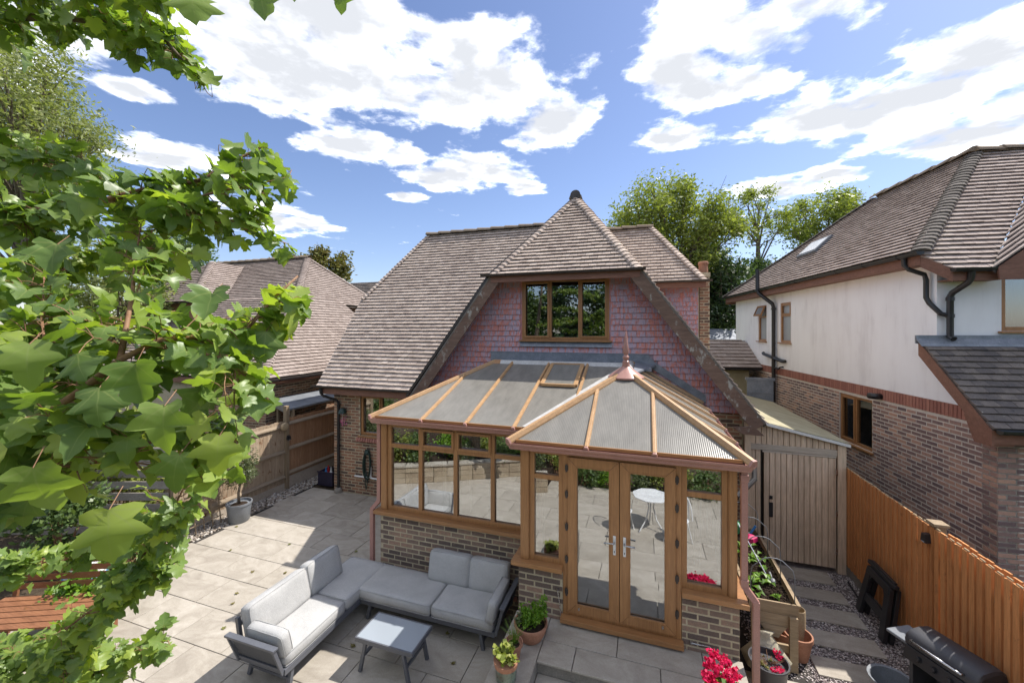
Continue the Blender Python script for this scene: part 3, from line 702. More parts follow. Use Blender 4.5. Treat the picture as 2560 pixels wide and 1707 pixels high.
# ================================================================ windows
def window(parent, F, u0, u1, v0, v1, cols=(), rows=(), fw=.055, depth=.07, w=-.03, mat='oak', glass='glass', sash=(), sill=True, sillmat=None, name='window'):
    """frame with mullions at cols and transoms at rows; sash = list of (col, row) cells with an opening sash"""
    m = MB(); d0, d1 = w - depth, w
    m.box((u0, v0, d0), (u0 + fw, v1, d1)).box((u1 - fw, v0, d0), (u1, v1, d1)).box((u0 + fw, v0, d0), (u1 - fw, v0 + fw, d1 - .001)).box((u0 + fw, v1 - fw, d0), (u1 - fw, v1, d1 - .001))
    us = [u0 + fw / 2] + list(cols) + [u1 - fw / 2]; vs_ = [v0 + fw / 2] + list(rows) + [v1 - fw / 2]
    for c in cols: m.box((c - fw / 2, v0 + fw, d0), (c + fw / 2, v1 - fw, d1 - .002))
    for r in rows:
        for a, b in zip(us[:-1], us[1:]): m.box((a + fw / 2, r - fw / 2, d0), (b - fw / 2, r + fw / 2, d1 - .003))
    win = obj(name, m, MAT[mat], parent, F=F, bevel=.004)
    for i, (a, b) in enumerate(zip(us[:-1], us[1:])):
        for k, (c, e) in enumerate(zip(vs_[:-1], vs_[1:])):
            a1, b1, c1, e1 = a + fw / 2, b - fw / 2, c + fw / 2, e - fw / 2
            if (i, k) in sash:
                s = MB(); t = .04; z0, z1 = d1 - .03, d1 + .018
                a0, b0, c0, e0 = a1 - .012, b1 + .012, c1 - .012, e1 + .012
                s.box((a0, c0, z0), (a0 + t, e0, z1)).box((b0 - t, c0, z0), (b0, e0, z1)).box((a0 + t, c0, z0), (b0 - t, c0 + t, z1 - .001)).box((a0 + t, e0 - t, z0), (b0 - t, e0, z1 - .001))
                obj('sash', s, MAT[mat], win, F=F, bevel=.004)
                a1, b1, c1, e1 = a0 + t, b0 - t, c0 + t, e0 - t
            obj('pane', MB().box((a1 - .004, c1 - .004, d0 + .025), (b1 + .004, e1 + .004, d0 + .031)), MAT[glass], win, F=F)
    if sill:
        obj('sill', MB().box((u0 - .05, v0 - .035, w - .05), (u1 + .05, v0 - .002, w + .09)), MAT[sillmat or mat], win, F=F, bevel=.006)
    return win
def grid_wall(m, F, u0, u1, v0, v1, holes, t=.2):
    """solid wall slab with rectangular openings, outer face at w=0"""
    us = sorted({u0, u1, *[h for q in holes for h in q[:2] if u0 < h < u1]}); vs = sorted({v0, v1, *[h for q in holes for h in q[2:] if v0 < h < v1]})
    for a, b in zip(us[:-1], us[1:]):
        for c, e in zip(vs[:-1], vs[1:]):
            if any(h[0] <= (a + b) / 2 <= h[1] and h[2] <= (c + e) / 2 <= h[3] for h in holes): continue
            m.add([F @ p for p in MB().box((a, c, -t), (b, e, 0)).v], BOXF)
    return m
def room(parent, F, u0, u1, v0, v1, w0, w1, mat='wall_in', name='room'):
    m = MB(); q = lambda *ps: m.add([F @ V(p) for p in ps], [(0, 1, 2, 3)])
    q((u0, v0, w1), (u1, v0, w1), (u1, v1, w1), (u0, v1, w1)); q((u0, v0, w0), (u0, v0, w1), (u0, v1, w1), (u0, v1, w0)); q((u1, v0, w1), (u1, v0, w0), (u1, v1, w0), (u1, v1, w1))
    q((u0, v0, w0), (u1, v0, w0), (u1, v0, w1), (u0, v0, w1)); q((u0, v1, w1), (u1, v1, w1), (u1, v1, w0), (u0, v1, w0))
    return obj(name, m, MAT[mat], parent)

# ================================================================ main house
house = thing('house', 'brick house with steep brown tiled roof and purple red tile hung gable behind the conservatory', 'house', (-3, 8.42, 0))
YH = 8.42; FH = frame((0, YH, 0), (1, 0, 0), (0, 0, 1))
GW = (-6.86, -5.10, 1.49, 2.52); UW = (-2.56, -.69, 3.95, 5.25)
def gx(z, s): return -1.6 + s * (7.40 - z) / 1.35      # verge of the front gable at height z
wall = obj('wall', grid_wall(grid_wall(MB(), FH, -7.67, 1.72, -.05, 2.72, [GW, (-4.0, .9, .6, 2.5)]), frame((-7.67, YH + .2, 0), (0, 1, 0), (0, 0, 1)), 0, 7, -.05, 2.8, [], -.2), MAT['mortar'], house)
BR = Pieces()
bricks(BR, FH, -7.67, -3.9, 0, 2.70, [GW], parent=wall)
bricks(BR, FH, .95, 1.72, 0, 2.75, parent=wall)
FL = frame((-7.67, YH + 6, 0), (0, -1, 0), (0, 0, 1)); bricks(BR, FL, 0, 6, 0, 2.7, parent=wall, off=.05)
# left gable end wall above the eave, right-hand back part with its tile-hung front and the chimney
m = MB().prism([(-7.66, 8.5, 2.7), (-7.66, 14.2, 2.7), (-7.66, 12.9, 5.0), (-7.66, 9.8, 5.0)], (.2, 0, 0))
m.box((-1.5, 11.46, 2.4), (1.34, 11.66, 5.4)).box((1.14, 11.66, 0), (1.34, 15, 5.4)); m.box((-7.6, 14.9, 0), (1.3, 15.1, 5.2)); m.box((1.52, 8.62, -.05), (1.72, 11.46, 2.55))
obj('wall', m, MAT['mortar'], house)
# ground-floor window, brick sill, room behind it
w1 = window(house, FH, *GW, cols=(-6.25, -5.68), sash=((0, 0),), w=-.04, sillmat='oak')
sillb = obj('brick_sill', MB().box((-6.93, YH - .06, 1.36), (-5.0, YH + .05, 1.395)), MAT['mortar'], w1)
P = Pieces(); u = -6.93
while u < -5.1:
    vs, fs = rbox(.06, .10, -.02, .03); P.add('sb', vs, fs, frame((u + .03, YH - .05, 1.40), (1, 0, 0), (0, .45, 1)), sillb); u += .072
P.flush('brick', 'brick_sill_bricks', MAT['brick_red'], sillb)
room(house, FH, -7.4, -4.5, .6, 2.6, -.21, -3)
room(house, FH, -3.08, -.12, 3.9, 5.28, -.36, -3.0)
# ---- the tile-hung gable
HT = Pieces(); FG = frame((0, YH - .02, 0), (1, 0, 0), (0, 0, 1))
gab = MB()
for a, b, c, e in ((gx(2.6, -1), gx(2.6, 1), gx(3.95, -1), gx(3.95, 1)),):
    gab.prism([(a + .1, YH + .3, 2.6), (b - .1, YH + .3, 2.6), (e - .1, YH + .3, 3.95), (c + .1, YH + .3, 3.95)], (0, -.30, 0))
gab.prism([(gx(3.95, -1) + .1, YH + .3, 3.95), (UW[0], YH + .3, 3.95), (UW[0], YH + .3, 5.3), (gx(5.3, -1) + .1, YH + .3, 5.3)], (0, -.30, 0))
gab.prism([(UW[1], YH + .3, 3.95), (gx(3.95, 1) - .1, YH + .3, 3.95), (gx(5.3, 1) - .1, YH + .3, 5.3), (UW[1], YH + .3, 5.3)], (0, -.30, 0))
gab.box((UW[0], YH, 5.25), (UW[1], YH + .3, 5.5))
gable = obj('gable', gab, MAT['hung'], house)
def hung(poly, **k): tiles(HT, poly, gauge=.118, width=.168, hi=.030, lo=.004, jit=.8, parent=gable, **k)
yg = YH - .012
hung([(gx(2.62, -1) + .06, yg, 2.62), (gx(2.62, 1) - .06, yg, 2.62), (gx(3.80, 1) - .06, yg, 3.80), (gx(3.80, -1) + .06, yg, 3.80)], holes=((gx(2.62, 1) * 0 + 2.0, 5.25, 0, 1.08),), off=.03)
hung([(gx(3.80, -1) + .06, yg, 3.80), (UW[0] - .03, yg, 3.80), (UW[0] - .03, yg, 5.24), (gx(5.24, -1) + .06, yg, 5.24)], off=.01)
hung([(UW[1] + .03, yg, 3.80), (gx(3.80, 1) - .06, yg, 3.80), (gx(5.24, 1) - .06, yg, 5.24), (UW[1] + .03, yg, 5.24)])
hung([(.2, 11.45, 2.9), (1.32, 11.45, 2.9), (1.32, 11.45, 5.3), (.2, 11.45, 5.3)])
HT.flush('hung_tile', 'hung_tiles', MAT['hung'], gable)
obj('soldier_trim', MB().box((-3.1, YH - .02, 5.235), (UW[0] - .01, YH, 5.30)).box((UW[1] + .01, YH - .02, 5.235), (-.1, YH, 5.30)), MAT['mortar_pale'], house)
w2 = window(house, FG, *UW, cols=(-1.93, -1.30), sash=((0, 0), (2, 0)), fw=.06, w=-.01, depth=.09, glass='glass_dark')
obj('flashing', MB().prism([(UW[0] - .05, YH - .02, 3.92), (UW[0] - .02, YH - .075, 3.81), (UW[1] + .06, YH - .075, 3.81), (UW[1] + .05, YH - .02, 3.92)], (0, .01, .002)), MAT['lead'], house)
# things standing on the inside sill are seen through the panes
for nm, lab, x0, x1, z0, z1, mt in (('storage_tub', 'small teal plastic tub on the inside sill of the gable window', -1.80, -1.60, 4.02, 4.15, 'teal'),
                                    ('card_box', 'blue and white box on the inside sill of the gable window', -1.22, -.95, 4.02, 4.14, 'blue')):
    b = MB().prism([(x0 + .02, YH + .13, z0), (x1 - .02, YH + .13, z0), (x1, YH + .13, z1), (x0, YH + .13, z1)], (0, .14, 0)); b.box((x0 - .008, YH + .122, z1 - .015), (x1 + .008, YH + .278, z1 + .004))
    tag(obj(nm, b, MAT[mt]), lab, 'tub' if mt == 'teal' else 'box')
tag(obj('picture_frame', MB().box((-.93, YH + .2, 4.02), (-.82, YH + .22, 4.19)).box((-.915, YH + .195, 4.035), (-.835, YH + .2, 4.175)), MAT['white']), 'small white frame on the inside sill beside the blue box', 'frame')
obj('inner_sill', MB().box((UW[0], YH + .10, 3.98), (UW[1], YH + .32, 4.018)), MAT['white'], house)

# ---- roofs
RT = Pieces(); HP = Pieces(); RG = Pieces()
TM = 1.361
def mz(y): return 2.74 + TM * (y - 8.08)
YR = 11.34; ZR = mz(YR); yv = 8.08 + (5.05 - 2.74) / TM
main = [(-7.9, 8.08, 2.74), (-5.1, 8.08, 2.74), (-1.75, YR, ZR), (-6.58, YR, ZR), (-7.9, yv, 5.05)]
apex = V((-1.6, 9.80, 7.40)); zh = 5.33
wl, wr = V((-1.6 - (7.40 - zh) / 1.35, 7.98, zh)), V((-1.6 + (7.40 - zh) / 1.35, 7.98, zh))
front = [wl, wr, apex]
vb = 7.98
wright = [V((-1.6 + (7.40 - 2.52) / 1.35, vb, 2.52)), V((-1.6 + (7.40 - 2.52) / 1.35, 12.3, 2.52)), V((-1.6, 12.3, 7.40)), apex, wr]
wleft = [V((-1.75, YR, ZR)), V((-5.1, 8.08, 2.74)), V((-5.19, vb, 2.60)), wl, apex]
# right-hand back roof
re = V((1.45, 11.12, 5.41)); back = [(-1.5, 11.12, 5.41), tuple(re), (.18, 12.4, 7.15), (-1.5, 12.4, 7.15)]
rend = [tuple(re), (1.45, 13.7, 5.41), (.18, 12.4, 7.15)]
lhip = [(-7.9, 12.9, 5.05), (-7.9, yv, 5.05), (-6.58, YR, ZR)]
def deck(poly, t=.06):
    poly = [V(p) for p in poly]; n = V((0, 0, 0))
    for i in range(1, len(poly) - 1): n += (poly[i] - poly[0]).cross(poly[i + 1] - poly[0])
    n.normalize(); return MB().prism([p - n * .006 for p in poly], -n * t)
rm = MB()
for pl in (main, front, wright, back, rend, lhip): rm.join(deck(pl))
rm.join(deck([(-1.75, 14.6, 2.74), (-7.9, 14.6, 2.74), (-7.9, 12.9, 5.05), (-6.58, YR, ZR), (-1.75, YR, ZR)])).join(deck([(1.45, 13.7, 5.41), (-1.75, 13.7, 5.41), (-1.75, 12.4, 7.15), (.18, 12.4, 7.15)])).join(deck([(-5.1, 8.08, 2.74), (-5.19, 7.98, 2.62), tuple(wl), tuple(apex), (-1.75, YR, ZR)][::-1]))
roof = obj('roof', rm, MAT['gutter'], house)
tiles(RT, main, parent=roof)
tiles(RT, front, parent=roof)
tiles(RT, wright, parent=roof); tiles(RT, back, parent=roof); tiles(RT, rend, parent=roof); tiles(RT, lhip, parent=roof)
RT.flush('roof_tile', 'roof_tiles', MAT['roof'], roof)
hip_line(HP, wl + V((.03, .02, .0)), apex, .105, parent=roof); hip_line(HP, wr + V((-.03, .02, 0)), apex, .105, parent=roof)
hip_line(HP, (-7.87, yv, 5.06), (-6.58, YR, ZR), .10, parent=roof); hip_line(HP, re, (.18, 12.4, 7.15), .10, parent=roof)
HP.flush('bonnet_tile', 'bonnet_tiles', MAT['roof'], roof)
hip_line(RG, (-6.62, YR, ZR + .03), (-1.75, YR, ZR + .03), .11, .43, parent=roof, key='ridge', lift=.01, flat=.95)
hip_line(RG, (-1.5, 12.4, 7.18), (.22, 12.4, 7.18), .11, .40, parent=roof, key='ridge', lift=.01, flat=.95)
hip_line(RG, apex + V((0, -.08, -.02)), (-1.6, 12.3, 7.40), .13, .45, parent=roof, key='ridge', lift=.02, flat=1.)
RG.flush('ridge_tile', 'ridge_tiles', MAT['ridge'], roof)
obj('ridge_end', MB().lathe([(.001, -.02), (.115, -.02), (.125, .0), (.001, .01)], (0, 0, 0), 14).xf(Matrix.Translation(apex + V((0, -.12, .03))) @ Matrix.Rotation(R(90), 4, 'X')), MAT['gutter'], roof)
# barge boards and verge undercloak
for s in (-1, 1):
    z1 = 5.32; a = V((gx(2.55, s), vb - .02, 2.55)); b = V((gx(z1, s), vb - .02, z1))
    d = (b - a).normalized(); nn = V((-d.z, 0, d.x)) * (-1 if s < 0 else 1)
    if nn.z > 0: nn = -nn
    poly = [a + nn * .03, b + nn * .03, b + nn * .25, a + nn * .25]
    obj('barge_board', MB().prism(poly, (0, .035, 0)), MAT['barge'], house, bevel=.004)
    poly = [a + nn * .035, b + nn * .035, b + nn * .06, a + nn * .06]
    obj('soffit', MB().prism([p + V((0, .036, 0)) for p in poly], (0, .42, 0)), MAT['barge'], house)
    obj('verge_strip', MB().prism([a - nn * .004, b - nn * .004, b + nn * .028, a + nn * .028], (0, .05, 0)), MAT['hip'], house)
    k = MB().prism([a + nn * .2 + V((-.02 * s, -.004, .05)), a + nn * .2 + V((-.36 * s, -.004, .02)), a + V((-.36 * s, -.004, -.22)), a + V((-.02 * s, -.004, -.22))], (0, .04, 0))
    obj('barge_foot', k, MAT['barge'], house, bevel=.004)
# gutters: half-round troughs
def gutter(parent, p0, p1, r=.055, mat='gutter', name='gutter', n=7, brackets=.9):
    p0, p1 = V(p0), V(p1); t = (p1 - p0).normalized(); s = t.cross(V((0, 0, 1))).normalized(); m = MB(); vs = []
    for rr in (r, r - .006):
        for p in (p0, p1):
            for i in range(n + 1):
                a = math.pi * (1 + i / n); vs.append(p + s * (rr * math.cos(a)) + V((0, 0, rr * math.sin(a))))
    k = n + 1
    for i in range(n): m.f += [(i, i + 1, k + i + 1, k + i), (2 * k + i + 1, 2 * k + i, 3 * k + i, 3 * k + i + 1)]
    m.f += [(0, k, 3 * k, 2 * k), (n, 2 * k + n, 3 * k + n, k + n), tuple(range(k)), tuple(range(k, 2 * k))[::-1]]
    m.v = vs; g = obj(name, m, MAT[mat], parent)
    L = (p1 - p0).length; c = max(2, int(L / brackets))
    for i in range(c):
        q = p0 + t * (L * (i + .5) / c); b = MB(); pts = [q + s * ((r + .004) * math.cos(math.pi * (1 + j / 8))) + V((0, 0, (r + .004) * math.sin(math.pi * (1 + j / 8)))) for j in range(9)]
        b.tube(pts, .006, 4); obj('bracket', b, MAT[mat], g)
    return g
gutter(house, (-7.98, 8.0, 2.765), (-5.08, 8.0, 2.765)); gutter(house, (-3.32, 7.90, 5.345), (.02, 7.90, 5.345)); gutter(house, (-.3, 11.03, 5.43), (1.6, 11.03, 5.43))
obj('fascia', MB().box((-7.75, 8.06, 2.56), (-5.1, 8.085, 2.74)).box((-7.75, 8.085, 2.56), (-5.1, YH, 2.58)), MAT['fascia'], house)
obj('fascia', MB().box((wl.x + .02, 7.95, 5.17), (wr.x - .02, 7.985, 5.32)).box((wl.x + .1, 7.985, 5.26), (wr.x - .1, YH + .05, 5.29)), MAT['fascia'], house)
obj('fascia', MB().box((-.3, 11.08, 5.24), (1.46, 11.11, 5.41)).box((-.3, 11.11, 5.29), (1.4, 11.47, 5.31)), MAT['fascia'], house)
# left downpipe with its swan neck and shoe
def pipe(parent, pts, r=.034, mat='black', name='downpipe', collars=(), n=10):
    o = obj(name, MB().tube(pts, r, n), MAT[mat], parent, smooth=True, auto=35)
    for c in collars: obj('collar', MB().lathe([(r * .9, -.03), (r * 1.22, -.03), (r * 1.22, .03), (r * .9, .03)], c, 12), MAT[mat], o)
    return o
pipe(house, [(-7.72, 8.02, 2.72), (-7.72, 8.02, 2.58), (-7.70, 8.08, 2.5), (-7.50, 8.32, 2.36), (-7.48, 8.36, 2.28), (-7.48, 8.36, .12)], .034, 'black', collars=[(-7.48, 8.36, 2.22), (-7.48, 8.36, 1.2), (-7.72, 8.02, 2.64)])
obj('drain_collar', MB().lathe([(.10, 0), (.10, .05), (.085, .09), (.06, .12), (.03, .12)], (-7.48, 8.35, 0), 14), MAT['concrete'], house)
pipe(house, [(-6.98, YH - .05, .47), (-6.55, YH - .05, .47), (-6.50, YH - .05, .5), (-6.50, YH - .05, .75)], .022, 'white', 'waste_pipe')
pipe(house, [(-6.50, YH - .05, .47), (-5.2, YH - .05, .40)], .022, 'white', 'waste_pipe')
# chimney
ch = obj('chimney', MB().box((1.36, 11.5, 2.0), (1.60, 12.0, 5.66)).box((1.345, 11.485, 5.55), (1.615, 12.015, 5.66)), MAT['mortar'], house)
bricks(BR, frame((1.36, 11.5, 2.0), (1, 0, 0), (0, 0, 1)), 0, .24, 0, 3.54, parent=ch)
obj('chimney_pot', MB().lathe([(.11, 0), (.12, .02), (.11, .22), (.13, .25), (.13, .30), (.11, .32), (.09, .32)], (1.48, 11.75, 5.66), 14), MAT['terracotta'], ch)
BR.flush('brick', 'bricks', MAT['brick'], wall, restparent=wall)
# wall lamp, hose, ornament
lamp = thing('wall_lamp', 'dark green wall lamp on the brick wall beside the black downpipe', 'wall lamp', (-7.3, YH - .06, 2.05))
obj('shade', MB().lathe([(.01, .13), (.05, .125), (.09, .06), (.105, 0), (.09, 0)], (-7.3, YH - .12, 2.05), 12), MAT['hosegreen'], lamp)
obj('bracket', MB().bar((-7.3, YH - .01, 2.13), (-7.3, YH - .1, 2.13), .03, .03), MAT['hosegreen'], lamp)
orn = thing('flower_basket', 'small pink silk flower bunch hanging below the green wall lamp', 'flowers', (-7.32, YH - .1, 1.72))
rr = random.Random(4); fb = MB()
for i in range(60):
    c = V((-7.32 + rr.gauss(0, .05), YH - .1 + rr.gauss(0, .035), 1.83 + rr.gauss(0, .07))); fb.add([c + V((rr.uniform(-.03, .03), rr.uniform(-.03, .03), rr.uniform(-.03, .03))) for _ in range(3)], [(0, 1, 2)])
obj('blossom', fb, MAT['pink'], orn); obj('cord', MB().tube([(-7.32, YH - .1, 2.06), (-7.32, YH - .1, 1.85)], .004, 4), MAT['white'], orn)
hose = thing('garden_hose', 'dark green garden hose coiled on a hook on the brick wall', 'hose', (-6.6, YH - .08, .2))
for k in range(6):
    pts = []; a0 = .10 + .012 * k
    for i in range(25):
        a = 2 * math.pi * i / 24; pts.append((-6.60 + math.sin(a) * (.075 + .008 * k), YH - .03 - .022 * (k % 3) - .008, .82 + math.cos(a) * (.33 + .012 * (k % 4)) - .05 * (k % 2)))
    obj('coil', MB().tube(pts, .011, 6, False), MAT['hosegreen'], hose, smooth=True)
obj('coil', MB().tube([(-6.62, YH - .06, .6), (-6.66, YH - .06, .35), (-6.63, YH - .06, .16), (-6.60, YH - .06, .3), (-6.58, YH - .06, .5)], .012, 6), MAT['hosegreen'], hose, smooth=True)
obj('hook', MB().lathe([(.06, -.05), (.07, 0), (.05, .05)], (-6.6, YH - .05, 1.10), 10), MAT['hosegreen'], hose)
# ================================================================ conservatory
cons = thing('conservatory', 'golden oak framed conservatory with bronze polycarbonate hipped roof and french doors', 'conservatory', (-1.6, 6.5, 0))
XL, XJ, XR = -4.11, -1.52, .96; Y1, Y2 = 5.55, 4.92; ZS = 1.24; ZT = 2.66
F1 = frame((0, Y1, 0), (1, 0, 0), (0, 0, 1)); F2 = frame((0, Y2, 0), (1, 0, 0), (0, 0, 1))
FLs = frame((XL, 0, 0), (0, -1, 0), (0, 0, 1)); FRs = frame((XR, 0, 0), (0, 1, 0), (0, 0, 1)); FJ = frame((XJ, 0, 0), (0, -1, 0), (0, 0, 1))
dw = MB(); th = .2
dw.box((XL, Y1, -.03), (XJ + .2, Y1 + th, 1.185)).box((XL, Y1 + th, -.03), (XL + th, YH - .002, 1.185)).box((XJ - .02, Y2, -.03), (-.97, Y2 + th, 1.185)).box((.40, Y2, -.03), (XR + .02, Y2 + th, 1.185))
dw.box((XJ - .02, Y2 + th, -.03), (XJ + .18, Y1, 1.185)).box((XR - .18, Y2 + th, -.03), (XR + .02, YH - .002, 1.185)).box((-.97, Y2 + .01, -.03), (.40, Y2 + th, .56))
dwarf = obj('dwarf_wall', dw, MAT['mortar'], cons)
BC = Pieces()
bricks(BC, F1, XL, XJ - .02, 0, 1.185, parent=dwarf); bricks(BC, F2, XJ - .02, -.97, 0, 1.185, parent=dwarf, off=.03); bricks(BC, F2, .40, XR + .02, 0, 1.185, parent=dwarf, off=.12)
bricks(BC, frame((XL, 0, 0), (0, -1, 0), (0, 0, 1)), -YH, -Y1, 0, 1.185, parent=dwarf); bricks(BC, frame((XR + .02, 0, 0), (0, 1, 0), (0, 0, 1)), Y2, YH, 0, 1.185, parent=dwarf); bricks(BC, frame((XJ - .02, 0, 0), (0, -1, 0), (0, 0, 1)), -Y1, -Y2, 0, 1.185, parent=dwarf)
BC.flush('brick', 'bricks', MAT['brick_dark'], dwarf)
obj('air_brick', MB().box((-1.97, Y1 - .012, .22), (-1.76, Y1, .285)), MAT['brick_red'], cons)
# sills
def sill(pts, name='sill'):
    m = MB()
    for a, b, o in pts:
        a, b, o = V(a), V(b), V(o)
        m.prism([a, a + o, a + o + V((0, 0, -.055)), a + o * .9 + V((0, 0, -.06)), a + V((0, 0, -.06))], b - a)
    return obj(name, m, MAT['oak_x'], cons, bevel=.004)
zs = ZS
sill([((XL - .08, Y1 + .1, zs), (XJ + .1, Y1 + .1, zs), (0, -.19, 0))]); sill([((XL + .1, YH - .01, zs - .004), (XL + .1, Y1 - .08, zs - .004), (-.176, 0, 0))])
sill([((XJ - .1, Y2 + .1, zs), (-.965, Y2 + .1, zs), (0, -.19, 0))]); sill([((.395, Y2 + .1, zs), (XR + .1, Y2 + .1, zs), (0, -.19, 0))])
sill([((XR - .1, Y2 - .075, zs - .004), (XR - .1, YH - .01, zs - .004), (.196, 0, 0))]); sill([((XJ + .1, Y1 - .1, zs - .004), (XJ + .1, Y2 - .08, zs - .004), (-.196, 0, 0))])
sill([((-.985, Y2 + .1, .655), (.415, Y2 + .1, .655), (0, -.20, 0))], 'door_sill')
# window walls
zt0 = 2.29
window(cons, F1, XL + .12, XJ - .08, zs, ZT, cols=(-3.385, -2.77, -2.155), rows=(zt0,), sash=((1, 1), (2, 1)), fw=.068, w=-.02, sill=False, name='window_wall')
window(cons, F2, XJ + .12, -.965, zs, ZT, rows=(2.31,), fw=.06, w=-.02, sill=False, name='window_wall')
window(cons, F2, .395, XR - .09, zs, ZT, rows=(2.31,), fw=.06, w=-.02, sill=False, name='window_wall')
window(cons, FLs, -YH + .02, -Y1 - .13, zs, ZT, cols=(-7.7, -7.0, -6.3), rows=(zt0,), fw=.065, w=-.02, sill=False, name='window_wall')
window(cons, FRs, Y2 + .12, YH - .02, zs, ZT, cols=(5.7, 6.4, 7.1, 7.8), rows=(zt0,), fw=.065, w=-.02, sill=False, name='window_wall')
window(cons, FJ, -Y1, -Y2 - .12, zs, ZT, rows=(zt0,), fw=.06, w=-.02, sill=False, name='window_wall')
for x0, x1, y0, y1 in ((XL, XL + .118, Y1, Y1 + .12), (XJ - .001, XJ + .118, Y2, Y2 + .12), (XR - .088, XR, Y2, Y2 + .12), (XJ - .078, XJ, Y1, Y1 + .1)):
    obj('corner_post', MB().box((x0, y0, zs + .001), (x1, y1, ZT + .02)).box((x0 + .012, y0 - .008, zs + .001), (x1 - .012, y0, ZT)), MAT['oak'], cons, bevel=.005)
# french doors
fr = MB(); d0, d1 = Y2 + .0, Y2 + .075
fr.box((-.965, d0, .655), (-.905, d1, ZT)).box((.335, d0, .655), (.395, d1, ZT)).box((-.905, d0 + .001, ZT - .06), (.335, d1, ZT)).box((-.905, d0 + .001, .655), (.335, d1, .70))
obj('door_frame', fr, MAT['oak'], cons, bevel=.004)
for x0, x1, s in ((-.905, -.288, 1), (-.282, .335, -1)):
    z0, z1, t = .695, 2.605, .108; ya, yb = Y2 - .022, Y2 + .05
    dm = MB()
    for pl in ([(x0, z0), (x0 + t, z0 + t), (x0 + t, z1 - t), (x0, z1)], [(x1, z0), (x1, z1), (x1 - t, z1 - t), (x1 - t, z0 + t)], [(x0, z0), (x1, z0), (x1 - t, z0 + t), (x0 + t, z0 + t)], [(x0, z1), (x0 + t, z1 - t), (x1 - t, z1 - t), (x1, z1)]):
        c = V((sum(p[0] for p in pl) / 4, 0, sum(p[1] for p in pl) / 4))
        dm.prism([(c + (V((p[0], 0, p[1])) - c) * .998 + V((0, ya, 0))) for p in pl], (0, yb - ya, 0))
    door = obj('door', dm, MAT['oak'], cons, bevel=.004)
    gb = MB(); g = .012
    gb.box((x0 + t, ya - .004, z0 + t), (x0 + t + g, ya + .02, z1 - t)).box((x1 - t - g, ya - .004, z0 + t), (x1 - t, ya + .02, z1 - t)).box((x0 + t + g, ya - .004, z0 + t), (x1 - t - g, ya + .02, z0 + t + g)).box((x0 + t + g, ya - .004, z1 - t - g), (x1 - t - g, ya + .02, z1 - t))
    obj('glazing_bead', gb, MAT['oak'], door)
    obj('pane', MB().box((x0 + t + .001, ya + .03, z0 + t + .001), (x1 - t - .001, ya + .036, z1 - t - .001)), MAT['glass'], door)
    hx = (x1 - .055) if s > 0 else (x0 + .055)
    obj('handle_plate', MB().box((hx - .016, ya - .012, 1.50), (hx + .016, ya - .001, 1.73)), MAT['white'], door, bevel=.006)
    obj('keyhole', MB().box((hx - .004, ya - .014, 1.53), (hx + .004, ya - .0125, 1.555)), MAT['black'], door)
    obj('handle', MB().tube([(hx, ya - .012, 1.655), (hx, ya - .05, 1.655), (hx - s * .02, ya - .055, 1.655), (hx - s * .12, ya - .052, 1.648)], .009, 8), MAT['steel'], door, smooth=True)
    hq = x0 - .012 if s > 0 else x1 + .012
    for zz in (.95, 1.35, 1.75, 2.15, 2.47): obj('hinge', MB().tube([(hq, ya - .006, zz - .045), (hq, ya - .006, zz + .045)], .012, 8).box((hq - .02, ya - .002, zz - .03), (hq + .02, ya + .006, zz + .03)), MAT['gutter'], door)
    obj('hook_eye', MB().box((x0 + .13 if s > 0 else x1 - .15, ya - .01, z0 + .055), (x0 + .15 if s > 0 else x1 - .13, ya, z0 + .085)), MAT['steel'], door)
obj('cabin_hook', MB().tube([(-1.03, Y2 - .02, .93), (-1.0, Y2 - .03, .78), (-.985, Y2 - .04, .64), (-.975, Y2 - .05, .63), (-.965, Y2 - .04, .65)], .006, 6).cbox((-1.03, Y2 - .012, .94), (.03, .02, .03)), MAT['steel'], cons)
obj('cabin_hook', MB().tube([(.50, Y2 - .02, .66), (.58, Y2 - .03, .668), (.68, Y2 - .035, .675), (.69, Y2 - .035, .665), (.685, Y2 - .03, .65)], .006, 6).cbox((.50, Y2 - .012, .66), (.03, .02, .03)), MAT['steel'], cons)
# eaves beam
eb = MB()
for a, b in (((XL, Y1 + .05, 0), (XJ, Y1 + .05, 0)), ((XL + .05, Y1 + .1, 0), (XL + .05, YH, 0)), ((XJ, Y2 + .05, 0), (XR, Y2 + .05, 0)), ((XR - .05, Y2 + .1, 0), (XR - .05, YH, 0)), ((XJ + .05, Y2 + .1, 0), (XJ + .05, Y1 + .1, 0))):
    eb.bar(V(a) + V((0, 0, 2.715)), V(b) + V((0, 0, 2.715)), .1, .09)
obj('eaves_beam', eb, MAT['rose'], cons)
# roof planes
ZE = 2.755; ZP = 3.50; YB = 7.74; XC = -.28; YF = 6.50
gl = V((XL - .08, Y1 - .08, ZE)); vl = V((XJ - .08, Y1 - .08, ZE)); rlf = V((XJ - .08, Y2 - .08, ZE)); rrf = V((XR + .08, Y2 - .08, ZE))
rt = V((-2.93, YB, ZP)); ap = V((XC, YF, ZP)); rb = V((XC, YB, ZP))
hips = MB
croof = obj('roof', MB().bar(rt, (XC, YB, ZP), .09, .06).bar(ap, (XC, YH, ZP), .09, .06), MAT['oak_x'], cons)
def onplane(p0, p1, p2, x, y):
    n = (V(p1) - V(p0)).cross(V(p2) - V(p0)); return V((x, y, V(p0).z - (n.x * (x - p0[0]) + n.y * (y - p0[1])) / n.z))
def panel(poly, mat='poly'):
    poly = [V(p) for p in poly]; n = V((0, 0, 0))
    for i in range(1, len(poly) - 1): n += (poly[i] - poly[0]).cross(poly[i + 1] - poly[0])
    n.normalize()
    if n.z < 0: n = -n
    return obj('roof_panel', MB().prism([p - n * .012 for p in poly], n * .022), MAT[mat], croof)
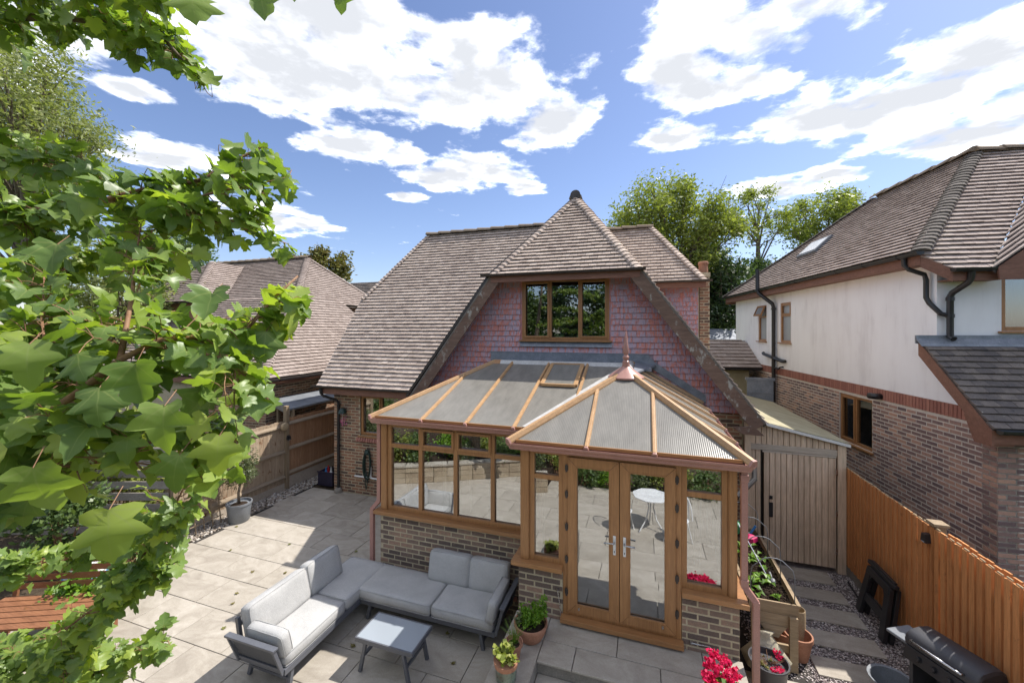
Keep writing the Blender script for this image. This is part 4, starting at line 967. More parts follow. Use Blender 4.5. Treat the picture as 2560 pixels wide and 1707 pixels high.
def gbar(a, b, w=.058, h=.045, cap=True, mat='oak_lit'):
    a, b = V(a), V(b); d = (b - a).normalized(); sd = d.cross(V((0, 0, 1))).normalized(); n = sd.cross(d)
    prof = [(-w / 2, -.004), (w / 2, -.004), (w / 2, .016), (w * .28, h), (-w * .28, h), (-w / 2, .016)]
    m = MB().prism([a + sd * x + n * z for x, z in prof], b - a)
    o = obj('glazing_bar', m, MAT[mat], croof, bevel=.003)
    if cap: obj('end_cap', MB().prism([a - d * .028 + sd * x * 1.15 + n * (z * 1.2 - .012) for x, z in prof], d * .03), MAT['rose'], o, bevel=.004)
    return o
# left section, front slope
pf = (gl, vl, rt)
bx = [-3.30, -2.545, -1.79]
vt = V((XC, YB, ZP))                                                      # the valley runs from vl to vt
def val(x): t = (x - vl.x) / (vt.x - vl.x); return vl + (vt - vl) * t
def hipL(x): t = (x - gl.x) / (rt.x - gl.x); return gl + (rt - gl) * t
ee = lambda x: V((x, gl.y, ZE)); rr_ = lambda x: V((x, YB, ZP))
panel([gl, ee(bx[0]), hipL(bx[0])]); panel([ee(bx[0]), ee(bx[1]), rr_(bx[1]), rt, hipL(bx[0])]); panel([ee(bx[1]), ee(bx[2]), rr_(bx[2]), rr_(bx[1])])
panel([ee(bx[2]), vl, val(-1.035), rr_(-1.035), rr_(bx[2])]); panel([val(-1.035), vt, rr_(-1.035)])
obj('eaves_strip', MB().bar(gl + V((.05, -.012, .012)), vl + V((0, -.012, .012)), .02, .035).bar(rlf + V((.05, -.012, .012)), rrf + V((-.05, -.012, .012)), .02, .035), MAT['oak_x'], croof)
gbar(ee(bx[0]) + V((0, -.02, -.006)), hipL(bx[0])); 
for x in bx[1:]: gbar(ee(x) + V((0, -.02, -.006)), rr_(x))
gbar(val(-1.035), rr_(-1.035), cap=False)
gbar(gl + V((-.03, -.03, -.01)), rt, .085, .06)
# left end slope
panel([V((gl.x, YH - .03, ZE)), gl, rt, V((rt.x, YH - .03, ZP))], 'poly_y')
# roof vent
vm = MB(); a0, a1 = -1.70, -1.12
q = lambda x, t: ee(x) + (rr_(x) - ee(x)) * t + V((0, -.012, .035))
for s, e_, w in ((q(a0, .58), q(a0, .96), .07), (q(a1, .58), q(a1, .96), .07)): vm.bar(s, e_, w, .05)
for s, e_, w in ((q(a0, .58), q(a1, .58), .08), (q(a0, .96), q(a1, .96), .07)): vm.bar(s, e_, w, .046)
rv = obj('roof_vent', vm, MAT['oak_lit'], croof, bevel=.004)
obj('pane', MB().prism([q(a0, .58), q(a1, .58), q(a1, .96), q(a0, .96)], (0, -.004, .012)), MAT['poly'], rv)
# right section: front hip face, left and right slopes
fx = [XC - .385, XC + .385]
def hipR(x):
    e_ = rlf if x < XC else rrf; t = (x - e_.x) / (ap.x - e_.x); return e_ + (ap - e_) * t
ef = lambda x: V((x, rlf.y, ZE))
panel([rlf, ef(fx[0]), hipR(fx[0])]); panel([ef(fx[0]), ef(fx[1]), hipR(fx[1]), ap, hipR(fx[0])]); panel([ef(fx[1]), rrf, hipR(fx[1])])
for x in fx: gbar(ef(x) + V((0, -.02, -.006)), hipR(x) + V((0, -.0, 0)))
gbar(rlf + V((-.03, -.03, -.01)), ap, .09, .065); gbar(rrf + V((.03, -.03, -.01)), ap, .09, .065)
panel([vl, rlf, ap, vt], 'poly_y')
er = lambda y: V((rrf.x, y, ZE)); rg = lambda y: V((XC, y, ZP))
def hs(y): t = (y - rrf.y) / (ap.y - rrf.y); return rrf + (ap - rrf) * t
ys = [5.6, 6.3, 7.0, 7.7]
panel([rrf, er(5.6), hs(5.6)], 'poly_y'); panel([er(5.6), er(6.3), hs(6.3), hs(5.6)], 'poly_y'); panel([er(6.3), er(7.0), rg(7.0), ap, hs(6.3)], 'poly_y'); panel([er(7.0), er(7.7), rg(7.7), rg(7.0)], 'poly_y'); panel([er(7.7), er(YH - .03), rg(YH - .03), rg(7.7)], 'poly_y')
for y_ in ys: gbar(er(y_) + V((.02, 0, -.006)), hs(y_) if y_ < YF else rg(y_))
gbar(er(YH - .06), rg(YH - .06), .06, .06, cap=False)
# valley trough, ridge caps, flashing on the house wall, box gutter
obj('valley', MB().bar(vl + V((-.02, -.02, .03)), vt + V((0, 0, .03)), .10, .025), MAT['valley'], croof)
obj('ridge_cap', MB().prism([rt + V((-.02, -.09, -.02)), rt + V((-.02, -.035, .05)), rt + V((-.02, .035, .05)), rt + V((-.02, .09, -.02))], (XC - rt.x, 0, 0)), MAT['valley'], croof, bevel=.004)
obj('ridge_cap', MB().prism([rt + V((-.03, -.095, -.025)), rt + V((-.03, -.037, .056)), rt + V((-.03, .037, .056)), rt + V((-.03, .095, -.025))], (.16, 0, 0)), MAT['oak_x'], croof)
obj('ridge_cap', MB().prism([ap + V((-.09, 0, -.02)), ap + V((-.035, 0, .05)), ap + V((.035, 0, .05)), ap + V((.09, 0, -.02))], (0, YH - YF - .02, 0)), MAT['valley'], croof, bevel=.004)
obj('box_gutter', MB().box((rt.x - .1, YB + .06, ZP - .10), (XC + .4, YH - .03, ZP - .04)), MAT['lead'], croof)
obj('flashing', MB().box((-3.28, YH - .052, ZP - .10), (.06, YH - .036, 3.68)).box((-3.30, YH - .06, 3.675), (.08, YH - .03, 3.692)).prism([(.06, YH - .05, 3.68), (.06, YH - .05, 3.45), (1.1, YH - .05, 2.77), (1.1, YH - .05, 2.93), (.2, YH - .05, 3.52)], (0, .015, 0)), MAT['lead'], croof)
obj('box_gutter_kerb', MB().prism([(XC + .1, 6.6, ZP - .05), (XC + .34, 7.9, ZP - .07), (XC + .5, YH - .03, ZP - .05), (XC + .1, YH - .03, ZP)], (0, 0, .03)), MAT['lead'], croof)
# finial and radius end
fin = obj('finial', MB().lathe([(.05, 0), (.052, .10), (.03, .12), (.045, .14), (.05, .17), (.03, .20), (.042, .23), (.05, .26), (.035, .36), (.018, .50), (.004, .58)], ap + V((0, -.02, .08)), 12), MAT['rose'], croof, smooth=True, auto=40)
obj('finial_base', MB().lathe([(.27, -.085), (.275, -.06), (.20, .0), (.10, .07), (.062, .10), (.055, .14)], ap + V((0, 0, 0)), 20), MAT['rose'], fin, smooth=True, auto=40)
cr = MB()
for k in range(3): cr.cbox((XC, YF + .12 + .09 * k, ZP + .11 - .01 * k), (.02, .05, .10), Matrix.Rotation(.5, 4, 'X'))
obj('cresting', cr, MAT['rose'], fin)
# moulded gutter
def ogee(pts, name='gutter'):
    """box-section moulded gutter following pts; outward is to the right of travel"""
    prof = [(0, 0), (.05, 0), (.062, .02), (.062, .034), (.085, .062), (.088, .085), (.082, .085), (.055, .04), (.006, .012), (.006, .085), (0, .085)]
    pts = [V(p) for p in pts]; n = len(pts); m = MB(); k = len(prof); rings = []
    for i, p in enumerate(pts):
        dirs = []
        if i > 0: dirs.append((pts[i] - pts[i - 1]).normalized())
        if i < n - 1: dirs.append((pts[i + 1] - pts[i]).normalized())
        ns = [V((d.y, -d.x, 0)) for d in dirs]; b = sum(ns, V()); b = b / b.length; s = 1 / max(.3, b.dot(ns[0]))
        rings.append([p + b * (o * s) + V((0, 0, z)) for o, z in prof])
    for r_ in rings: m.v += r_
    for i in range(n - 1):
        for j in range(k):
            j2 = (j + 1) % k; m.f.append((i * k + j, (i + 1) * k + j, (i + 1) * k + j2, i * k + j2))
    m.f += [tuple(range(k)), tuple(range((n - 1) * k, n * k))[::-1]]
    return obj(name, m, MAT['rose'], cons)
zg = 2.66
ogee([(XL - .055, YH - .02, zg), (XL - .055, Y1 - .055, zg), (XJ - .055, Y1 - .055, zg)]); ogee([(XJ - .055, Y1 - .055 - .09, zg), (XJ - .055, Y2 - .055, zg), (XR + .055, Y2 - .055, zg), (XR + .055, YH - .02, zg)])
def union(p, a=.11): obj('gutter_union', MB().box((p[0] - .02, p[1] - .155, zg - .004), (p[0] + .02, p[1] - .05, zg + .09)), MAT['rose'], cons, bevel=.01)
# the two square downpipes
def sqpipe(pts, w=.065):
    m = MB()
    for a, b in zip(pts[:-1], pts[1:]): m.bar(a, b, w, w, up=(0, 1, 0) if abs((V(b) - V(a)).normalized().z) > .5 else (0, 0, 1), ext=.012)
    return obj('downpipe', m, MAT['rose'], cons, bevel=.006)
sqpipe([(XL - .05, Y1 + .03, 2.66), (XL - .05, Y1 + .03, 1.36), (XL - .14, Y1 - .03, 1.24), (XL - .14, Y1 - .03, .02)])
o = sqpipe([(XR + .07, Y2 + .03, 2.62), (XR + .07, Y2 + .03, 1.38), (XR + .17, Y2 - .03, 1.26), (XR + .17, Y2 - .03, .02)])
for z in (2.56, 1.42): obj('collar', MB().box((XR + .03, Y2 - .012, z - .04), (XR + .11, Y2 + .07, z + .04)), MAT['rose'], o, bevel=.006)
# inside: floor, brick back wall, blinds
obj('floor', MB().box((XL + .2, Y1 + .2, .5), (XJ + .2, YH - .01, .60)).box((XJ + .2, Y2 + .2, .5), (XR - .2, YH - .01, .598)), MAT['floor_in'], cons)
ib = Pieces(); inw = obj('inner_wall', MB().box((XL + .22, YH - .03, .6), (XR - .2, YH - .015, 2.75)), MAT['mortar'], cons)
bricks(ib, frame((0, YH - .03, 0), (1, 0, 0), (0, 0, 1)), -3.85, .75, .6, 2.7, parent=inw); ib.flush('inner_brick', 'inner_bricks', MAT['brick'], inw, limit=0)
for xs, y_, z0, z1 in (([-3.72, -3.08, -2.62], Y1 + .2, 1.3, 2.6), ([-1.28], Y2 + .2, 1.3, 2.6), ([.55, .62, .69, .76], Y2 + .25, 1.3, 2.62)):
    for x in xs: obj('blind_slat', MB().box((x, y_, z0), (x + .012, y_ + .09, z1)), MAT['blind'], cons)
hat = thing('straw_hat', 'straw hat with dark band hung inside the small upper pane beside the doors', 'hat', (.55, Y2 + .22, 2.38))
obj('brim', MB().lathe([(.06, .0), (.15, -.012), (.155, -.006), (.06, .012)], (0, 0, 0), 18, lambda a, z: 1 + .05 * math.sin(2 * a)).xf(Matrix.Translation((.56, Y2 + .22, 2.44)) @ Matrix.Rotation(R(28), 4, 'X')), MAT['straw'], hat, smooth=True)
obj('crown', MB().lathe([(.088, 0), (.085, .07), (.06, .10), (.01, .10)], (0, 0, 0), 16).xf(Matrix.Translation((.56, Y2 + .22, 2.44)) @ Matrix.Rotation(R(28), 4, 'X')), MAT['straw'], hat, smooth=True)
obj('band', MB().lathe([(.09, .004), (.09, .03), (.086, .03), (.086, .004)], (0, 0, 0), 16).xf(Matrix.Translation((.56, Y2 + .22, 2.44)) @ Matrix.Rotation(R(28), 4, 'X')), MAT['black'], hat)
cb = thing('cardboard_box', 'open cardboard box on the inside sill to the right of the doors', 'box', (.62, Y2 + .26, 1.25))
obj('carton', MB().box((.45, Y2 + .16, 1.252), (.80, Y2 + .36, 1.40)), MAT['card'], cb); obj('flap', MB().prism([(.62, Y2 + .20, 1.41), (.80, Y2 + .20, 1.41), (.76, Y2 + .16, 1.66), (.60, Y2 + .16, 1.70)], (0, .012, 0)), MAT['card'], cb)
obj('curtain', MB().box((.20, Y2 + .9, 1.9), (.27, Y2 + .95, 2.7)).box((.275, Y2 + .91, 1.9), (.33, Y2 + .96, 2.7)), MAT['red'], cons)
tag(obj('plastic_bag', MB().lathe([(.02, 0), (.14, .02), (.17, .15), (.13, .30), (.05, .38)], (.72, Y2 + .45, 1.242), 11, lambda a, z: 1 + .25 * math.sin(5 * a + 20 * z)), MAT['white']), 'crumpled white plastic bag inside behind the side window', 'bag')
obj('shelf', MB().box((.4, Y2 + .2, 1.20), (.94, Y2 + .65, 1.24)), MAT['white'], cons)
# ================================================================ right-hand neighbour: white render over brick
NB = (4.8, 7.63); AN = R(7.06)
nbr = thing('neighbour_house', 'white rendered house with brick ground floor and hipped brown tiled roof beyond the orange fence', 'house', (NB[0], NB[1], 0), AN)
N0 = Matrix.Translation((NB[0], NB[1], 0)) @ Matrix.Rotation(AN, 4, 'Z')       # local x along its front (right), y back
FS = N0 @ frame((0, 0, 0), (0, -1, 0), (0, 0, 1))                                # side wall facing us: u = -y
FF = N0 @ frame((0, 0, 0), (1, 0, 0), (0, 0, 1))                                 # front of the single-storey part
FU = N0 @ frame((0, 1.02, 0), (1, 0, 0), (0, 0, 1))                              # front of the upper storey
ZB = 2.98; BL = 10.6
sw = (-3.75, -2.62, 1.62, 2.70)                                                   # brick-level side window (u range)
uw1, uw2 = (-8.38, -7.72, 3.78, 4.98), (-6.72, -6.06, 3.78, 4.98)
nw = obj('wall', grid_wall(MB(), FS, -BL, 0, -.05, ZB, [sw], .25).join(grid_wall(MB(), FF, 0, 7, -.05, ZB - .05, [(.95, 2.6, .4, 2.2)], .24)), MAT['mortar_pale'], nbr)
NBk = Pieces(); bricks(NBk, FS, -BL, -.0, 0, ZB - .225, [sw], parent=nw, proud=.004, L=.208, Hh=.058, j=.0174); bricks(NBk, FF, 0, 3.2, 0, ZB - .25, [(.95, 2.6, .4, 2.2)], parent=nw, proud=.004, L=.208, Hh=.058, j=.0174)
NBk.flush('brick', 'bricks', MAT['brick_nb'], nw)
SO = Pieces(); u = -BL
while u < -.08:
    vs, fs = rbox(.065, .215, -.004, .012); SO.add('so', vs, fs, FS @ Matrix.Translation((u + .035, ZB - .11, random.uniform(-.001, .002))), nw); u += .0755
SO.flush('soldier_brick', 'soldier_bricks', MAT['brick_red'], nw)
ren = MB()
grid_wall(ren, FS @ Matrix.Translation((0, 0, .012)), -BL, -1.02, ZB, 5.52, [uw1, uw2], .26); grid_wall(ren, FU, .2485, 7, 3.9, 5.05, [(.88, 2.7, 4.15, 5.05)], .2)
ren.prism([FU @ V(p) for p in ((.5, 5.05, 0), (.88, 5.05, 0), (.88, 5.42, 0))], FU.to_3x3() @ V((0, 0, -.2))); ren.prism([FU @ V(p) for p in ((.88, 5.3, 0), (2.7, 5.3, 0), (2.7, 6.8, 0), (.88, 5.42, 0))], FU.to_3x3() @ V((0, 0, -.2))); ren.prism([FU @ V(p) for p in ((2.7, 5.05, 0), (6, 5.05, 0), (6, 5.2, 0), (2.7, 6.8, 0))], FU.to_3x3() @ V((0, 0, -.2)))
ren.prism([N0 @ V(p) for p in ((-.012, 1.02, 4.0), (-.012, 1.02, ZB), (-.012, .05, ZB))], N0.to_3x3() @ V((.2, 0, 0)))
obj('render', ren, MAT['render'], nbr)
obj('end_wall', MB().box((0, BL - .2, 0), (7, BL, 5.5)).box((6.8, .3, 0), (7, BL - .2, 5.5)), MAT['render'], nbr, F=N0)
window(nbr, FS, *sw, cols=(-3.20,), sash=((0, 0),), w=-.03, glass='glass_dark', fw=.06)
for q, op in ((uw1, True), (uw2, False)):
    window(nbr, FS @ Matrix.Translation((0, 0, .012)), *q, rows=(4.60,), sash=() if op else ((0, 1),), w=-.02, glass='frost', fw=.06)
os_ = MB(); a, b = uw1[0] + .02, uw1[1] - .02
for s_ in (os_,):
    T = Matrix.Translation((0, 4.96, .02)) @ Matrix.Rotation(R(-22), 4, 'X')
    mm = MB().box((a, -.36, 0), (a + .05, 0, .04)).box((b - .05, -.36, 0), (b, 0, .04)).box((a + .05, -.36, 0), (b - .05, -.31, .04)).box((a + .05, -.05, 0), (b - .05, 0, .04)); mm.xf(FS @ T)
    op = obj('open_sash', mm, MAT['oak'], nbr); obj('pane', MB().box((a + .05, -.31, .01), (b - .05, -.05, .016)), MAT['frost'], op, F=FS @ T)
room(nbr, FS, -4.2, -2.2, .9, 2.9, -.26, -2.2); room(nbr, FU, .6, 3.2, 3.9, 5.4, -.21, -2.2)
fw_ = window(nbr, FU, .88, 2.7, 4.15, 5.3, cols=(1.5, 2.1), w=-.02, fw=.07, glass='glass_dark')
for k in range(6): obj('curtain_fold', MB().tube([(1.0 + k * .085, 4.1, -.25), (1.0 + k * .085, 5.35, -.25)], .05, 8), MAT['curtain'], fw_, F=FU, smooth=True)
# roof
e0 = 5.50; zr = 7.80; ax, ay = 2.0, 2.95; by = 5.9
L = lambda x, y, z: N0 @ V((x, y, z))
side = [L(-.32, BL + .35, e0), L(-.32, .95, e0), L(ax, ay, zr), L(ax, by, zr)]
frontf = [L(-.02, .72, 5.15), L(3.3, .72, 5.15), L(7, 1.6, 6.2), L(7, ay, zr), L(ax, ay, zr), L(-.32, .95, e0)]
frontp = [L(-.02, .72, 5.14), L(.50, .72, 5.14), L(3.2, ay, zr), L(ax, ay, zr), L(-.30, .93, 5.40)]
far = [L(7, BL + .35, e0), L(-.32, BL + .35, e0), L(ax, by, zr)]
rm = MB()
for pl in (side, frontp, far): rm.join(deck(pl))
rm.join(deck([L(ax, by, zr), L(ax, ay, zr), L(7, ay, zr), L(7, by, zr)]))
nroof = obj('roof', rm, MAT['gutter'], nbr)
NT_ = Pieces(); tiles(NT_, side, parent=nroof); tiles(NT_, frontp, parent=nroof); tiles(NT_, far, parent=nroof)
# small front gable rising on the right
gab2 = [L(.42, .60, 5.10), L(2.75, .60, 6.98), L(3.2, ay, zr)]
dk = obj('roof', deck(gab2), MAT['gutter'], nbr); tiles(NT_, gab2, parent=dk)
# lean-to roof of the single-storey part
lean = [L(-.28, -.28, 2.80), L(7, -.28, 2.80), L(7, 1.0, 4.0), L(-.28, 1.0, 4.0)]
lroof = obj('lean_to_roof', deck(lean), MAT['gutter'], nbr)
LT = Pieces(); tiles(LT, lean, gauge=.125, width=.20, hi=.034, parent=lroof); LT.flush('slate_tile', 'lean_to_tiles', MAT['roof_dark'], lroof)  # brown tiles in the shade-darkened colour
NT_.flush('roof_tile', 'roof_tiles', MAT['roof_l'], nroof)
NH = Pieces(); hip_line(NH, L(-.30, .95, e0 + .0), L(ax, ay, zr), .115, parent=nroof, flat=.5); hip_line(NH, L(-.32, BL + .35, e0), L(ax, by, zr), .11, parent=nroof); NH.flush('bonnet_tile', 'bonnet_tiles', MAT['hip'], nroof)
NR = Pieces(); hip_line(NR, L(ax, ay - .05, zr + .03), L(ax, by, zr + .03), .11, .43, parent=nroof, key='ridge', flat=.95); hip_line(NR, L(ax, ay, zr + .03), L(7, ay, zr + .03), .11, .43, parent=nroof, key='ridge', flat=.95)
NR.flush('ridge_tile', 'ridge_tiles', MAT['ridge'], nroof)
obj('skylight', MB().cbox((0, 0, 0), (.62, 1.05, .12)), MAT['flatroof'], nroof, F=N0 @ Matrix.Translation((.72, 6.3, 6.58)) @ Matrix.Rotation(R(-44.8), 4, 'Y'))
obj('skylight_pane', MB().cbox((0, 0, .066), (.48, .9, .01)), MAT['white'], nroof, F=N0 @ Matrix.Translation((.72, 6.3, 6.58)) @ Matrix.Rotation(R(-44.8), 4, 'Y'))
# fascias, flashing, gutters and pipes
obj('fascia', MB().box((-.30, .95, 5.26), (-.27, BL + .3, 5.47)).box((-.27, .95, 5.27), (0, BL, 5.29)).box((-.3, BL + .27, 5.2), (.6, BL + .3, 5.47)), MAT['fascia'], nbr, F=N0)
obj('fascia', MB().box((-.02, .70, 4.96), (.62, .73, 5.13)).prism([(-.3, .94, 5.45), (-.02, .70, 5.13), (-.02, .70, 4.94), (-.3, .94, 5.22)], (.03, .03, 0)).box((0, .73, 4.97), (.7, 1.02, 4.99)), MAT['fascia'], nbr, F=N0)
obj('barge_board', MB().prism([(.50, .58, 4.95), (.86, .58, 4.95), (.88, .58, 5.26), (2.9, .58, 6.88), (2.75, .58, 6.97), (.48, .58, 5.14)], (0, .03, 0)), MAT['fascia'], nbr, F=N0)
obj('barge_board', MB().prism([(-.29, -.27, 2.56), (-.29, -.27, 2.78), (-.29, 1.0, 3.97), (-.29, 1.0, 3.74)], (.03, 0, 0)).prism([(-.285, -.24, 2.56), (-.285, -.0, 2.56), (-.285, .16, 2.92), (-.285, .10, 3.0), (-.285, -.24, 2.70)], (.27, 0, 0)), MAT['fascia'], nbr, F=N0)
obj('fascia', MB().box((-.26, -.27, 2.60), (7, -.24, 2.78)), MAT['fascia'], nbr, F=N0)
obj('flashing', MB().box((-.34, .97, 3.94), (7, 1.0, 4.08)).prism([(-.34, .99, 4.02), (-.34, .86, 3.90), (-.34, .875, 3.935), (-.34, 1.0, 4.055)], (7.3, 0, 0)), MAT['lead'], nbr, F=N0)
def nbp(p): return N0 @ V(p)
gutter(nbr, nbp((-.36, BL + .3, 5.47)), nbp((-.36, .85, 5.47)), .06, 'black'); gutter(nbr, nbp((-.06, .64, 5.15)), nbp((.56, .64, 5.15)), .06, 'black'); gutter(nbr, nbp((-.26, -.34, 2.80)), nbp((7, -.34, 2.80)), .06, 'black')
X = -.10
pipe(nbr, [nbp(p) for p in ((-.33, 1.25, 5.45), (-.33, 1.25, 5.30), (-.28, 1.22, 5.22), (-.10, 1.15, 5.12), (-.08, 1.14, 5.02), (-.08, 1.14, 4.72), (-.06, 1.1, 4.62), (.0, .96, 4.44), (.11, .93, 4.40))], .038, 'black')
pipe(nbr, [nbp(p) for p in ((.20, .66, 5.12), (.20, .68, 4.98), (.19, .72, 4.92), (.12, .90, 4.78), (.11, .93, 4.72), (.11, .93, 4.06), (.11, .86, 4.02))], .045, 'black', collars=[nbp((.11, .93, 4.40)), nbp((.11, .93, 4.68))])
soil = pipe(nbr, [nbp(p) for p in ((-.42, 7.35, 6.12), (-.42, 7.35, 5.42), (-.38, 7.3, 5.32), (-.12, 7.0, 4.98), (-.10, 6.97, 4.86), (-.10, 6.97, 0))], .057, 'black', 'soil_pipe', collars=[nbp((-.42, 7.35, 5.46)), nbp((-.10, 6.97, 4.82)), nbp((-.10, 6.97, 3.3))])
pipe(nbr, [nbp((-.10, 7.75, 3.40)), nbp((-.10, 7.7, 3.36)), nbp((-.10, 6.4, 3.22)), nbp((-.06, 6.3, 3.22))], .05, 'black', 'soil_branch')
pipe(nbr, [nbp((-.10, 6.95, 2.98)), nbp((-.10, 6.62, 2.96)), nbp((-.10, 6.55, 3.02)), nbp((-.02, 6.5, 3.04))], .022, 'black', 'waste_pipe')
obj('flue', MB().tube([nbp((.0, 2.35, 2.83)), nbp((-.12, 2.35, 2.83)), nbp((-.16, 2.45, 2.83))], .06, 12), MAT['black'], nbr, smooth=True)
pipe(nbr, [nbp(p) for p in ((.55, -.30, 2.75), (.55, -.25, 2.6), (.55, -.08, 2.5), (.55, -.06, 2.4), (.55, -.06, 0))], .045, 'black', collars=[nbp((.55, -.06, 2.3)), nbp((.55, -.06, 1.6))])
# low garage roof behind the gap between the houses
gar = thing('garage', 'low garage roof with pale brown tiles seen between the two houses', 'garage', (3.2, 16, 0), AN)
G0 = Matrix.Translation((2.6, 15.4, 0)) @ Matrix.Rotation(AN, 4, 'Z')
obj('wall', MB().box((-1.6, .2, 0), (.85, 3, 2.9)), MAT['felt'], gar, F=G0)
gp = [G0 @ V(p) for p in ((-1.8, 0, 2.86), (1.2, 0, 2.86), (1.2, 1.6, 3.75), (-.3, 1.6, 3.75))]
groof = obj('roof', deck(gp), MAT['gutter'], gar); GT = Pieces(); tiles(GT, gp, gauge=.22, width=.32, parent=groof); GT.flush('roof_tile', 'roof_tiles', MAT['roof_l'], groof)
gutter(gar, G0 @ V((-.2, -.1, 2.84)), G0 @ V((1.1, -.1, 2.84)), .06, 'black')
tag(obj('solar_panel', MB().box((-.6, 0, 0), (1.4, .03, .9)), MAT['lead'], F=Matrix.Translation((2.9, 19.0, 3.75)) @ Matrix.Rotation(R(-60), 4, 'X')), 'grey ribbed roof sheet behind the low garage roof', 'roof sheet')

# ================================================================ left-hand neighbour
lnb = thing('neighbour_house', 'red brown brick house with rose brown tiled roofs left of the weathered fence', 'house', (-14, 11, 0), R(4))
L0 = Matrix.Translation((-9.95, 8.35, 0)) @ Matrix.Rotation(R(4), 4, 'Z')         # corner nearest the side passage, local y runs back
FLS = L0 @ frame((0, 0, 0), (0, 1, 0), (0, 0, 1)); FLF = L0 @ frame((0, 0, 0), (1, 0, 0), (0, 0, 1))
lw = obj('wall', MB().box((-9, 0, -.05), (0, .2, 2.75)).box((-.2, .2, -.05), (0, 9, 2.75)), MAT['mortar'], lnb, F=L0)
LB = Pieces(); bricks(LB, FLS, 0, 4, 0, 2.75, parent=lw); bricks(LB, FLF, -2.2, 0, 0, 2.75, parent=lw); LB.flush('brick', 'bricks', MAT['brick'], lw)
K = lambda x, y, z: L0 @ V((x, y, z))
ze = 2.84; zc = 7.2
lower = [V((-9.65, 7.95, ze)), V((-9.65, 14.6, ze)), V((-11.6, 13.1, 5.3)), V((-11.6, 10.9, 5.3))]
lfront = [V((-19, 7.95, ze)), V((-9.65, 7.95, ze)), V((-11.6, 10.9, 5.3)), V((-19, 10.9, 5.3))]
umain = [V((-21.5, 10.8, 5.15)), V((-11.5, 10.8, 5.15)), V((-13.6, 13.4, zc)), V((-19.3, 13.4, zc))]
uright = [V((-11.5, 10.8, 5.15)), V((-11.5, 16.0, 5.15)), V((-13.6, 13.4, zc))]
wingf = [V((-18.4, 9.7, 5.15)), V((-15.0, 9.7, 5.15)), V((-16.7, 11.6, 6.9))]; wingr = [V((-15.0, 9.7, 5.15)), V((-15.0, 10.8, 5.15)), V((-16.7, 12.95, 6.9)), V((-16.7, 11.6, 6.9))]
rm = MB()
for pl in (lower, lfront, umain, uright, wingf, wingr): rm.join(deck(pl))
lroof2 = obj('roof', rm, MAT['gutter'], lnb)
LTp = Pieces()
for pl in (lower, lfront, umain, uright, wingf, wingr): tiles(LTp, pl, gauge=.12, width=.175, parent=lroof2)
LTp.flush('roof_tile', 'roof_tiles', MAT['roof_ln'], lroof2)
LH = Pieces(); hip_line(LH, (-11.5, 10.8, 5.15), (-13.6, 13.4, zc), .12, parent=lroof2); hip_line(LH, (-9.65, 7.95, ze), (-11.6, 10.9, 5.3), .12, parent=lroof2); hip_line(LH, (-11.5, 16.0, 5.15), (-13.6, 13.4, zc), .11, parent=lroof2); hip_line(LH, (-15.0, 9.7, 5.15), (-16.7, 11.6, 6.9), .11, parent=lroof2); LH.flush('bonnet_tile', 'bonnet_tiles', MAT['roof_ln'], lroof2)
LR = Pieces(); hip_line(LR, (-19.3, 13.4, zc + .03), (-13.5, 13.4, zc + .03), .12, .43, parent=lroof2, key='ridge', flat=.95); LR.flush('ridge_tile', 'ridge_tiles', MAT['ridge'], lroof2)
obj('wall', MB().box((-18.1, 9.95, 4.0), (-15.3, 10.1, 5.1)).box((-21, 11.15, 2.5), (-11.8, 11.35, 5.1)).box((-12.0, 11.35, 2.5), (-11.8, 15.6, 5.1)), MAT['brick'], lnb)
obj('fascia', MB().box((-9.74, 8.0, ze - .2), (-9.71, 14.5, ze - .03)).box((-19, 7.98, ze - .2), (-9.74, 8.01, ze - .03)).box((-21, 10.86, 4.98), (-11.56, 10.89, 5.12)), MAT['fascia'], lnb)
gutter(lnb, (-9.58, 7.95, ze - .02), (-9.58, 14.0, ze - .02), .06, 'gutter')
window(lnb, frame((0, 9.95, 0), (1, 0, 0), (0, 0, 1)), -17.6, -16.0, 4.2, 5.0, cols=(-16.8,), w=.02, glass='glass_dark', fw=.06)
# grey flat roof over the side passage
psg = thing('bike_shelter', 'grey flat roofed shelter between the fence and the left house', 'shelter', (-9.5, 9.5, 0))
obj('roof', MB().prism([(-9.9, 8.55, 2.20), (-8.98, 8.25, 2.02), (-8.98, 11.0, 2.02), (-9.9, 11.0, 2.20)], (0, 0, .045)), MAT['flatroof'], psg)
obj('fascia', MB().prism([(-9.92, 8.53, 2.02), (-8.97, 8.22, 1.90), (-8.97, 8.22, 2.02), (-9.92, 8.53, 2.20)], (0, .03, 0)), MAT['slat'], psg)
for p in ((-9.85, 8.6), (-9.05, 8.34), (-9.05, 10.9), (-9.85, 10.9)): obj('post', MB().box((p[0], p[1], -.06), (p[0] + .07, p[1] + .07, 2.03)), MAT['post'], psg)
# more distant house
fh = thing('distant_house', 'distant roof with terracotta chimney pot between the brick house and the left house', 'house', (-13, 24, 0))
obj('wall', MB().box((-25, 22.3, 0), (-8.6, 22.5, 4.9)), MAT['brick_red'], fh)
fp = [V((-25.5, 22, 4.8)), V((-8.2, 22, 4.8)), V((-9.6, 24.5, 7.6)), V((-22.5, 24.5, 7.6))]
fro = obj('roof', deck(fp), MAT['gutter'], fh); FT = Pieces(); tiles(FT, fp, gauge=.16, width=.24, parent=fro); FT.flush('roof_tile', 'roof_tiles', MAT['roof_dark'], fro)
fc = obj('chimney', MB().box((-19.7, 21.2, 4.0), (-19.1, 21.8, 7.0)), MAT['brick_red'], fh); obj('chimney_pot', MB().lathe([(.16, 0), (.15, .5), (.18, .52), (.18, .62), (.12, .62)], (-19.4, 21.5, 7.0), 12), MAT['terracotta'], fc)
